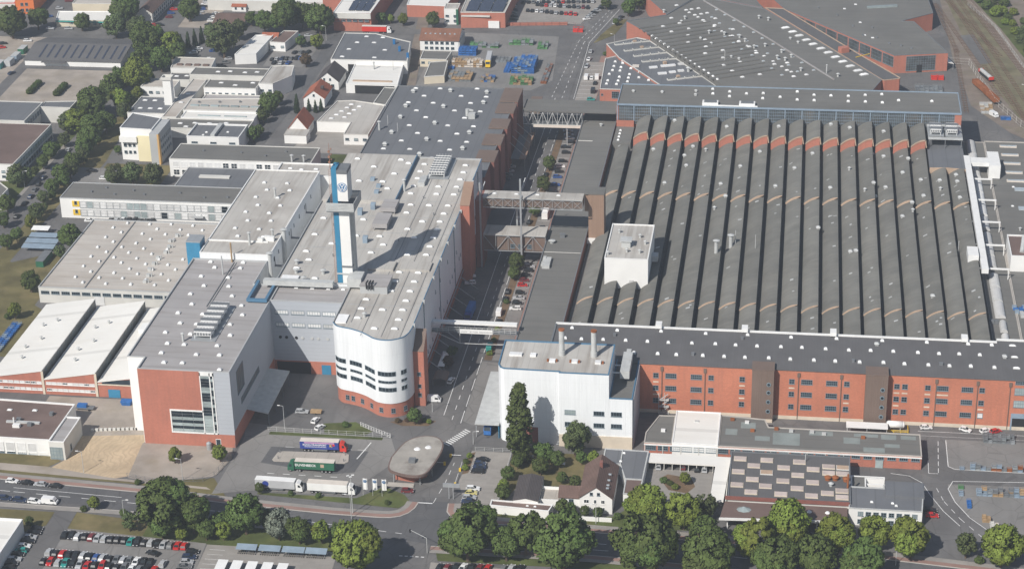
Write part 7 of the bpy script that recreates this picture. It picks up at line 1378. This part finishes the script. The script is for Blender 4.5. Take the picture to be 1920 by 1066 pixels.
o = bpy.data.objects.new('small_print',MB().box(-6.6,1.0,-1.275,-1.255,1.9,1.98).box(-6.6,1.0,-1.275,-1.255,2.1,2.16).mesh('small_print','white_paint')); COL.objects.link(o); o.parent = k1
o = bpy.data.objects.new('print_dot',MB().tube((3.55,-1.255,2.9),(3.55,-1.275,2.9),.42,.42,14).mesh('print_dot','red_paint')); COL.objects.link(o); o.parent = k1
k2 = lorry('articulated_lorry','dark green trailer lorry with green cab and white lettering facing left',-155.6,570.0,180.5,'green_paint','green_paint','cream_tarp')
print_on(k2,'DUVENBECK',1.25,'white_paint',1.6,2.7,side=1,xs=1.0)
o = bpy.data.objects.new('logo_square',MB().box(-4.7,-3.5,1.255,1.275,2.1,3.3).mesh('logo_square','beige_trim')); COL.objects.link(o); o.parent = k2
k3 = lorry('articulated_lorry','silver grey trailer lorry with white cab, left of two beside the lawn',-163.0,557.0,-1.5,'white_paint','grey_tarp','white_paint'); o = bpy.data.objects.new('blue_disc',MB().tube((-4.6,-1.255,2.6),(-4.6,-1.28,2.6),1.1,1.1,20).mesh('blue_disc','navy_paint')); COL.objects.link(o); o.parent = k3
lorry('articulated_lorry','all white trailer lorry with cream roof, right of two beside the lawn',-145.4,556.8,-1,'white_paint','white_paint','cream_tarp')
lorry('articulated_lorry','red and white trailer lorry parked at the top beside the small trees',-226,1028.6,1,'white_paint','red_paint','off_white')
lorry('articulated_lorry','blue trailer lorry in the shade at the white hall loading side',-120.9,690,-92,'navy_paint','crate_blue','crate_blue',L=9)
lorry('articulated_lorry','blue lorry with its nose out from under the boiler house loading roof',-100.2,604.5,-92,'crate_blue','crate_blue','crate_blue',L=9)
lorry('articulated_lorry','orange cab lorry with grey tarpaulin in the crate yard',-158,984,-86,'yellow_paint','grey_tarp','grey_tarp')
bs = thing('white_bus','long white bus parked beside the flat grey strip','bus',(-103.9,791,.05)); MB().box(-105.2,-102.7,785,797,.4,3.2).build('body','white_paint',bs); MB().box(-105.24,-102.66,785.6,796.4,1.6,2.6).build('windows','glass',bs); MB().box(-104.9,-103,788,790,3.2,3.5).build('roof_unit','white_paint',bs)
for y in (787,794):
    for x in (-105.1,-103): MB().tube((x-.1,y,.45),(x+.25,y,.45),.45,.45,12).build('wheel','tyre',bs)
# railway wagons
def wagon(label,a,b,mat,kind):
    a,b = Vector(a),Vector(b); c = (a+b)/2; d = b-a; L = d.length*1.02; t = thing('railway_wagon',label,'wagon',(c.x,c.y,.2),'railway wagons'); t.rotation_euler = (0,0,math.atan2(d.y,d.x))
    def add(nm,mb,mats): o = bpy.data.objects.new(nm,mb.mesh(nm,mats)); COL.objects.link(o); o.parent = t
    add('underframe',MB().box(-L/2,L/2,-1.2,1.2,.7,1.1),'black')
    if kind == 'hopper':
        v = [(-L/2,-1.4,1.1),(L/2,-1.4,1.1),(L/2,1.4,1.1),(-L/2,1.4,1.1)]; mb = MB().box(-L/2,L/2,-1.45,-1.3,1.1,3.2).box(-L/2,L/2,1.3,1.45,1.1,3.2).box(-L/2,-L/2+.15,-1.3,1.3,1.1,3.2).box(L/2-.15,L/2,-1.3,1.3,1.1,3.2).box(-L/2,L/2,-1.3,1.3,1.1,1.3); add('body',mb,mat); add('load',MB().box(-L/2+.3,L/2-.3,-1.2,1.2,1.3,2.7),'rust')
        for i in range(6): add('rib',MB().box(-L/2+L*i/5-.06,-L/2+L*i/5+.06,-1.53,-1.45,1.1,3.2),mat)
    else: add('tank',MB().tube((-L/2+.4,0,2.0),(L/2-.4,0,2.0),.95,.95,14),'galv'); add('end_frame',MB().box(L/2-.3,L/2,-1.3,1.3,1.0,2.6).box(-L/2,-L/2+.3,-1.3,1.3,1.0,2.6),mat)
    for x in (-L*.36,-L*.24,L*.24,L*.36): add('wheelset',MB().tube((x,-.85,.42),(x,.85,.42),.42,.42,10),'steel_dark')
wagon('rusty orange hopper wagon, far one of two beside the fence',(87.6,970.2),(91.8,957.4),'rust','hopper'); wagon('rusty orange hopper wagon, near one of two beside the fence',(91.9,956.2),(96,942.8),'rust','hopper'); wagon('grey tank wagon with red ends on the siding',(91.6,987.7),(95.8,975),'red_paint','tank')
# ================================================================== street furniture, stacks, fences
def fence(name,label,pts,h=2.0,post=3.0,mat='galv'):
    t = thing(name,label,'fence',(*pts[0],0)); pm = shared(('post',h,mat),lambda: MB().box(-.06,.06,-.06,.06,0,h+.1).mesh('post',mat))
    for a,b in zip(pts[:-1],pts[1:]):
        a,b = Vector(a),Vector(b); L = (b-a).length; n = max(1,int(L/post))
        for k in (.15,.55,1.0): MB().bar((*a,h*k),(*b,h*k),.06).build('rail',mat,t)
        for i in range(n+(b == Vector(pts[-1]))): p = a+(b-a)*(i/n); inst('post',pm,t,(*p,0))
    return t
fence('yard_fence','low mesh fence along the grass between lorry yard and entrance',[(-176.7,594.6),(-133.4,594.4)],1.8)
fence('site_fence','curving dark mesh fence beside the gravel forecourt',[(-216,559),(-206,556.8),(-190,559.4),(-187.2,563),(-184.6,576),(-184.9,582)],1.8,mat='steel_dark')
fence('rail_fence','tall concrete post fence along the railway siding',[(77.2,1001),(86.5,1000),(95.1,944),(105,913.5),(130,860)],3.4,5,'off_white')
fence('rail_path_fence','thin fence beside the railway footway',[(92,1100),(104,1062),(114,994)],1.8,4)
fence('court_fence','white railings along the car park at the gate',[(-103,588.9),(-90.4,588.9),(-90.4,553)],1.4)
fence('gate_grille','white sliding gate lying diagonally beside the entrance lawn',[(-145.4,601.6),(-133.6,594.6)],1.5,1.2,'white_paint')
fence('lot_fence','brick-red boundary wall line of the north car park',[(-154.7,1045.9),(-124.7,1049.3),(-115.7,1045.3)],2.2,4,'dark_brick')
wl = thing('boundary_wall','long low brick wall in front of the north car park','wall',(-140,1047,0)); MB().prism([(-158,1046.2),(-124.7,1049.6),(-124.7,1050),(-158,1046.6)],0,1.7).build('wall','red_brick',wl)
def lamp(x,y,h,label,arm=1.6,dx=-1):
    t = thing('street_lamp',label,'street lamp',(x,y,0),'street lamps'); MB().tube((x,y,0),(x,y,h),.12,.07,8).build('pole','galv',t); MB().bar((x,y,h),(x+dx*arm,y,h+.25),.09).build('arm','galv',t); MB().box(x+dx*arm-.45,x+dx*arm+.45,y-.16,y+.16,h+.15,h+.32).build('lamp_head','white_paint',t)
for x,y,h,l,dx in ((-231.8,561,8,'street lamp in front of the sand plot',-1),(-197,559.5,8,'street lamp beside the gravel forecourt',-1),(-171.4,597,9,'street lamp at the left end of the yard fence',-1),(-135.8,541.6,9,'street lamp on the main road island beside the lorry exit',-1),(-209,534,7,'street lamp on the car park verge',1),(-122.2,614,6,'street lamp before the brick stair tower',1),(-341,800,8,'street lamp with white head on the west street',1),(-252.5,905,7,'street lamp on the narrow street',-1),(-104.3,593,5,'street lamp beside the gate hedge',1),(-57.5,547,7,'street lamp before the white villa',-1),(36,533,7,'street lamp under the lime-green trees',1),(-251,1014,8,'street lamp at the park road corner',-1),(-95.8,1015,7,'street lamp on the far street verge',-1),(110,950,8,'street lamp at the railway siding',-1)): lamp(x,y,h,l,1.6,dx)
fl = thing('floodlight_mast','tall floodlight mast with three white lamps between lorry and flags','mast',(-136.1,545.0,0)); MB().tube((-136.1,545,0),(-136.1,545,14),.18,.1,8).build('pole','galv',fl)
for dx,dy in ((-.9,0),(.6,.6),(.1,-.6)): MB().obox(-136.1+dx,545+dy,.9,.35,13.9,14.15,random.uniform(0,2)).build('lamp_head','white_paint',fl)
for i,x in enumerate((-135,-131.8,-128.7)):
    t = thing('banner_flag','white hanging flag with blue round emblem, '+('left','middle','right')[i]+' of three by the gatehouse','flag',(x,556.4,0),'entrance flags'); MB().tube((x,556.4,0),(x,556.4,6.6),.08,.05,8).build('pole','galv',t)
    mb = MB(); n = 6
    for k in range(n):
        a,b = k/n,(k+1)/n; ya,yb = 556.4+.12*math.sin(a*7+i),556.4+.12*math.sin(b*7+i); mb.add([(x+.05+1.5*a,ya,2.2),(x+.05+1.5*b,yb,2.2),(x+.05+1.5*b,yb,6.4),(x+.05+1.5*a,ya,6.4)],[[0,1,2,3]])
    mb.build('cloth','white_paint',t)
    em = MB(); nn = 20
    for r0,r1 in ((.42,.55),): em.add([(x+.8+r*math.cos(2*math.pi*q/nn),556.2,5.5+r*math.sin(2*math.pi*q/nn)) for r in (r0,r1) for q in range(nn)],[[q,(q+1)%nn,nn+(q+1)%nn,nn+q] for q in range(nn)])
    for P in (((-.22,.38),(0,0)),((.22,.38),(0,0)),((-.38,.2),(-.16,-.36)),((.38,.2),(.16,-.36)),((-.16,-.36),(0,-.05)),((.16,-.36),(0,-.05))): em.bar((x+.8+P[0][0],556.2,5.5+P[0][1]),(x+.8+P[1][0],556.2,5.5+P[1][1]),.09)
    em.build('emblem','vw_blue',t)
def barrier(x,y,L,ang,label):
    t = thing('barrier',label,'barrier',(x,y,0),'entrance barriers'); MB().box(x-.35,x+.35,y-.35,y+.35,0,1.2).build('housing','yellow_paint',t); c,s = math.cos(ang),math.sin(ang); MB().bar((x,y,1.0),(x+L*c,y+L*s,1.0),.12).build('boom','white_paint',t)
barrier(-110.6,583.6,3.6,0,'yellow barrier with white boom at the entrance, farther one'); barrier(-111.7,578.2,3.6,math.pi,'yellow barrier with white boom at the entrance, nearer one'); barrier(-106,565.4,6.5,R90,'yellow barrier across the gate car park, nearer one'); barrier(-105.9,574.8,4.5,R90,'yellow barrier across the gate car park, farther one')
sg_ = thing('sign_gantry','grey steel sign frame at the corner of the gate car park','sign',(-106,556,0)); MB().box(-108.5,-103,557,557.4,4.4,5.8).build('panel','steel',sg_); MB().bar((-106.6,557.2,0),(-106.6,557.2,4.6),.25).bar((-105.2,557.2,0),(-105.2,557.2,4.6),.25).build('post','steel',sg_)
tl = thing('traffic_light','curved traffic light mast over the side road','traffic light',(-108,524.5,0)); MB().tube((-108,524.5,0),(-108,524.5,5.5),.12,.1,8).tube((-108,524.5,5.5),(-113.6,527.5,6.2),.09,.07,8).build('mast','galv',tl); MB().box(-114,-113.5,527.3,527.7,5.4,6.4).build('signal','black',tl)
for i,(x,y) in enumerate(((-83.7,586),(-72.6,582.3))): t = thing('garden_bench','white garden bench, '+('left one near the poplar' if i == 0 else 'right one near the birch'),'bench',(x,y,0),'garden benches'); MB().box(x-1.1,x+1.1,y-.3,y+.3,.4,.5).build('seat','white_paint',t); MB().box(x-1.1,x+1.1,y+.3,y+.4,.5,1.0).build('backrest','white_paint',t); MB().box(x-1,x-.9,y-.2,y+.2,0,.4).build('leg','white_paint',t); MB().box(x+.9,x+1,y-.2,y+.2,0,.4).build('leg','white_paint',t)
isl = thing('weighbridge_island','long pale concrete island between the two upper lorries','island',(-157,579,0)); MB().prism([(-170.5,575.6),(-169.6,574.6),(-145.4,575.6),(-144.4,576.8),(-145.2,581.4),(-146.4,582.2),(-168.8,581.4),(-169.8,580.4)],0,.28).build('slab','concrete',isl)
for x,y in ((-168.6,576.4),(-169,580.4),(-146,576.8),(-146.4,580.9)): MB().tube((x,y,.28),(x,y,1.3),.14,.14,8).build('bollard','steel_dark',isl)
rw = thing('stone_row','row of white concrete blocks along the sand plot','barrier',(-228,589,0))
for i in range(12): MB().box(-238.6+i*1.5,-237.6+i*1.5,588.3+i*.25,589+i*.25,0,.9).build('block','off_white',rw)
def box_stack(name,label,x0,x1,y0,y1,h,cell,mats,seed,fill=.93,cat='crates',group='crate stacks'):
    """a stack of open wire crates or pallets: each layer cell its own part"""
    r = random.Random(seed); t = thing(name,label,cat,((x0+x1)/2,(y0+y1)/2,0),group); a,b,c = cell; nx,ny,nz = max(1,int((x1-x0)/a)),max(1,int((y1-y0)/b)),max(1,int(h/c))
    def mk(): 
        mb = MB()
        for z in (.06,c*.45,c*.9): mb.box(-a*.46,a*.46,-b*.46,-b*.42,z,z+.09).box(-a*.46,a*.46,b*.42,b*.46,z,z+.09).box(-a*.46,-a*.42,-b*.42,b*.42,z,z+.09).box(a*.42,a*.46,-b*.42,b*.42,z,z+.09)
        for sx in (-1,1):
            for sy in (-1,1): mb.box(sx*a*.44-.05,sx*a*.44+.05,sy*b*.44-.05,sy*b*.44+.05,0,c*.98)
        mb.box(-a*.42,a*.42,-b*.42,b*.42,.05,c*.55); return mb
    for i in range(nx):
        for j in range(ny):
            top = nz if r.random() < fill else max(1,nz-1)
            for k in range(top):
                if 0 < j < ny-1 and 0 < i < nx-1 and k < top-1: continue
                m = r.choice(mats); inst('crate',shared(('crate',cell,m),lambda: mk().mesh('crate',m)),t,(x0+(i+.5)*a,y0+(j+.5)*b,.04+k*c))
    return t
box_stack('crate_stack','tall block of blue steel crates in the yard behind the slate hall',-144.5,-131,969.5,989,4.4,(1.7,2.0,1.1),['crate_blue','crate_blue','blue_steel'],1,.72)
box_stack('crate_stack','green and pale crate stack in front of the big blue stack',-143,-131,952.5,963,3.2,(1.9,2.4,1.3),['crate_green','crate_green','timber'],2,.8)
box_stack('crate_stack','green crate stack at the far side of the yard',-152,-138,1014,1021,3.0,(2.2,2.4,1.4),['crate_green','crate_grey'],3,.8)
box_stack('crate_stack','blue crate stack beside the red-brown roofed house',-176,-165,995,1002,3.8,(1.9,2.2,1.2),['crate_blue'],4,.85)
box_stack('crate_stack','pale timber crate wall in front of the orange cab lorry',-176.4,-160,977,984,4.0,(1.6,1.8,1.2),['timber','cream_tarp'],5)
box_stack('crate_stack','grey wire crates on the near side of the crate yard',-175,-162,955,967,2.2,(2.0,2.4,1.1),['crate_grey','crate_grey','timber'],6,.7)
box_stack('crate_stack','small blue crate group beside the cream shed',-178,-173,973,976.5,1.4,(1.7,1.7,1.2),['crate_blue'],7)
box_stack('crate_stack','mixed green and grey crates at the top of the crate yard',-172,-155,1008,1014,2.4,(2.2,2.2,1.2),['crate_green','crate_grey','crate_grey'],8,.6)
box_stack('crate_stack','row of blue crates on the left edge beside the white sheds',-296.5,-292.5,643,668,1.4,(1.9,1.6,1.2),['crate_blue','blue_steel'],9,.7)
box_stack('crate_stack','grey wire baskets at the back of the loading yard island',67.5,78.5,611.5,616.5,2.4,(1.5,1.5,1.1),['crate_grey','steel_dark'],10,.6)
box_stack('crate_stack','rust and grey stillages along the front of the yard island',62,79,592.8,594.6,2.2,(1.7,1.6,1.1),['rust','crate_grey','rust','blue_steel'],11,.6)
box_stack('crate_stack','teal blue flat boxes at the left end of the yard island',58.6,61.6,592.6,594.2,.9,(1.6,1.5,.8),['blue_steel'],12)
box_stack('crate_stack','long mixed crate row on the storage yard',63,79,576.5,580,2.2,(1.7,1.7,1.1),['crate_grey','blue_steel','timber','steel_dark'],13,.5)
box_stack('crate_stack','blue bins in a loose row on the storage yard',59.6,61.8,568.5,573,1.2,(1.4,1.5,1.1),['crate_blue'],14)
box_stack('crate_stack','pale blue bin below the green one on the storage yard',57.4,59,575.8,578.6,1.2,(1.5,1.4,1.1),['blue_steel'],15)
box_stack('crate_stack','green bin at the corner of the storage yard',57.4,59.4,580,582,1.2,(1.8,1.8,1.1),['crate_green'],16)
box_stack('pallet_pile','brown pallet pile on the storage yard',63.8,66.6,560.5,563.5,1.6,(1.3,1.4,.5),['timber'],17,.5,'pallets'); box_stack('pallet_pile','pale pallet pile in front of the brown one',66,69.6,557.4,560.4,1.2,(1.4,1.4,.5),['cream_tarp','off_white'],18,.5,'pallets')
box_stack('crate_stack','red containers by the far street',-120.5,-114.8,1037.5,1041,2.6,(2.8,3.2,2.5),['red_paint'],19); box_stack('crate_stack','bright red skips before the glazed east hall',66.5,74.5,976,983,1.6,(3.2,2.6,1.5),['red_paint'],20); box_stack('crate_stack','grey gas cylinders cage beside the brick gallery end',58,72,956,966,2.2,(2.2,2.2,2.0),['crate_grey','steel_dark'],21,.9); box_stack('crate_stack','scrap heap boxes between siding and road',88,95,930,945,1.0,(2.0,2.4,.9),['galv','off_white','timber'],22,.4); box_stack('crate_stack','blue tarpaulin covered goods beside the siding',96.5,102,922,926,1.2,(2.4,1.8,1.0),['crate_blue'],23)
for sd,(lb_,a) in enumerate((('blue and grey crates along the near fence of the crate yard',(-158,-150,955,963,2.2,(1.7,2.0,1.1),['crate_grey','crate_blue','timber'])),('scattered grey stillages in the middle of the crate yard',(-155,-147,985,995,1.3,(1.9,2.1,1.1),['crate_grey','steel_dark'])),('green and grey frames at the far right of the crate yard',(-136,-129,1008,1016,2.2,(1.8,2.0,1.1),['crate_green','crate_grey'])),('low blue crates before the blue stack',(-148.5,-145,970,986,1.2,(1.6,1.9,1.1),['crate_blue'])),('dark stillages along the street fence of the crate yard',(-127.5,-124.5,955,985,1.3,(1.5,2.4,1.1),['steel_dark','crate_grey','rust'])))): box_stack('crate_stack',lb_,*a,40+sd,.6)
for i,(x,y,m) in enumerate(((-413,957.8,'teal_paint'),(-409.4,962.4,'grey_tarp'),(-409,971.1,'blue_steel'),(-409.3,982.1,'green_paint'))):
    t = thing('site_container','roadside container by the big grey shed, '+ORD[i]+' from the near end','container',(x,y,0),'roadside containers'); MB().box(x-1.6,x+1.6,y-3.4,y+3.4,.1,3.0).build('box',m,t); MB().box(x-1.65,x+1.65,y-3.45,y+3.45,3.0,3.12).build('lid','galv',t)
t = thing('site_container','dark green container on the left lawn','container',(-304.4,724,0)); MB().box(-306,-302.8,718.6,729.6,0,2.6).build('box','green_paint',t); MB().box(-306.1,-302.7,718.5,729.7,2.6,2.75).build('lid','steel_dark',t)
t = thing('skip','blue skip beside the white gable return','skip',(-232,608.6,0)); MB().add([(-233.6,607.6,0),(-230.6,607.6,0),(-230.2,609.8,0),(-234,609.8,0),(-234,607.2,1.6),(-230.2,607.2,1.6),(-229.9,610,1.6),(-234.3,610,1.6)],[[0,1,5,4],[1,2,6,5],[2,3,7,6],[3,0,4,7],[4,5,6,7]]).build('body','crate_blue',t)
t = thing('goods_trailer','flat trailer with blue load behind the brown roofed office','trailer',(-245.5,603.4,0)); MB().box(-249,-242.4,602.4,604.6,.7,1.1).build('bed','steel_dark',t); MB().box(-248.4,-245,602.6,604.4,1.1,2.2).build('load','crate_blue',t); MB().tube((-244,602.3,.4),(-244,602.6,.4),.4,.4,10).build('wheel','tyre',t)
def shelter(label,x0,x1,y,d,mat,h=2.5,tilt=.5,group='bicycle shelters',name='bicycle_shelter'):
    t = thing(name,label,'shelter',((x0+x1)/2,y,0),group); MB().add([(x0,y-d/2,h-tilt),(x1,y-d/2,h-tilt),(x1,y+d/2,h),(x0,y+d/2,h),(x0,y-d/2,h-tilt-.12),(x1,y-d/2,h-tilt-.12),(x1,y+d/2,h-.12),(x0,y+d/2,h-.12)],[[0,1,2,3],[7,6,5,4],[4,5,1,0],[5,6,2,1],[6,7,3,2],[7,4,0,3]]).build('roof',mat,t)
    n = max(2,int((x1-x0)/3)+1)
    for i in range(n): x = x0+.2+(x1-x0-.4)*i/(n-1); MB().bar((x,y+d/2-.2,0),(x,y+d/2-.2,h-.15),.1).build('post','steel',t)
    if name == 'bicycle_shelter':
        for i in range(int((x1-x0)/.7)):
            x = x0+.5+i*.7; mb = MB(); mb.tube((x,y-.9,.33),(x+.04,y-.9,.33),.33,.33,10).tube((x,y+.2,.33),(x+.04,y+.2,.33),.33,.33,10).bar((x,y-.8,.35),(x,y-.2,.85),.05).bar((x,y-.2,.85),(x,y+.1,.4),.05).bar((x-.25,y-.65,1.0),(x+.25,y-.65,1.0),.05); mb.build('bicycle',random.choice(['black','steel_dark','black','car_navy']),t)
for i,(a,b) in enumerate(((-167.5,-161),(-160.3,-153.4),(-152.8,-145.7),(-145.4,-138.6))): shelter('blue-grey bicycle shelter with parked bicycles, '+ORD[i]+' from the left in the lower row',a,b,518.8,2.6,'blue_steel')
for i,x in enumerate((-169.3,-164.6,-159.9,-155,-150.2)):
    t = thing('carport','white sloping carport roof at the bottom edge, '+ORD[i]+' from the left','carport',(x,504,0),'white carports'); MB().add([(x-1.6,498,2.3),(x+1.6,498,2.3),(x+1.6,510.4,2.6),(x-1.6,510.4,2.6),(x-1.6,498,2.15),(x+1.6,498,2.15),(x+1.6,510.4,2.45),(x-1.6,510.4,2.45)],[[0,1,2,3],[7,6,5,4],[4,5,1,0],[5,6,2,1],[6,7,3,2],[7,4,0,3]]).build('roof','white_paint',t)
    for y in (499,504,510): MB().bar((x,y,0),(x,y,2.3),.12).build('post','steel',t)
for i,(a,b,y) in enumerate(((-319.6,-312,752),(-318,-305.9,745),(-317.6,-303.6,739.2),(-317.2,-303.2,733.8))): shelter('blue-grey bicycle shelter on the left lawn edge, '+ORD[i]+' from the far end',a,b,y,3.6,'white_paint' if i == 0 else 'blue_steel',2.8,.5,'left bicycle shelters','cycle_shelter')
kk = thing('brick_kiosk','small brick kiosk with flat roof at the street end of the slate hall','kiosk',(-124.6,917,0)); MB().box(-127,-122.4,913,922,0,5).build('wall','beige_trim',kk); MB().box(-127.4,-122,912.6,922.4,5,5.3).build('roof','brown_sheet',kk)
ut = thing('utility_box','grey cylinder cabinet beside the door of the brick gable','cabinet',(-193.8,580.6,0)); MB().tube((-193.8,580.6,0),(-193.8,580.6,2.4),.9,.9,14).tube((-193.8,580.6,2.4),(-193.8,580.6,2.9),.95,.3,14).build('body','steel',ut)
ad_ = thing('white_tent','white triangular tent roof beside the shaded loading bay','tent',(-124.3,650,0)); MB().add([(-125.6,644,2.4),(-123,644,2.4),(-123,656,2.4),(-125.6,656,2.4),(-124.3,650,4.2)],[[0,1,4],[1,2,4],[2,3,4],[3,0,4]]).build('roof','white_paint',ad_)
for x,y in ((-125.4,644.2),(-123.2,644.2),(-123.2,655.8),(-125.4,655.8)): MB().bar((x,y,0),(x,y,2.4),.12).build('post','steel',ad_)
wsh = thing('bay_shelter','curved brown shelter roof in the shade beside the brick stair tower','shelter',(-123,636.5,0)); mb = MB(); v = []
for y in (633,640):
    for i in range(8): a = math.pi*i/7; v.append((-123-2.6*math.cos(a),y,2.2+1.0*math.sin(a)))
mb.add(v,[[i,i+1,9+i,8+i] for i in range(7)]).build('roof','brown_sheet',wsh); MB().bar((-125.4,633.2,0),(-125.4,633.2,2.3),.12).bar((-120.6,633.2,0),(-120.6,633.2,2.3),.12).bar((-125.4,639.8,0),(-125.4,639.8,2.3),.12).bar((-120.6,639.8,0),(-120.6,639.8,2.3),.12).build('posts','steel',wsh)
# ================================================================== summer haze
HZ = bpy.data.materials.new('haze'); HZ.use_nodes = True; hn = HZ.node_tree.nodes; hn.remove(hn['Principled BSDF']); pv = hn.new('ShaderNodeVolumePrincipled')
pv.inputs['Color'].default_value = (.80,.87,.95,1); pv.inputs['Density'].default_value = .00020; pv.inputs['Anisotropy'].default_value = .2
HZ.node_tree.links.new(pv.outputs[0], hn['Material Output'].inputs['Volume']); MATS['haze'] = HZ
tag(MB().box(-2600,2600,-700,3600,-1.0,360).build('haze','haze'), kind='stuff')
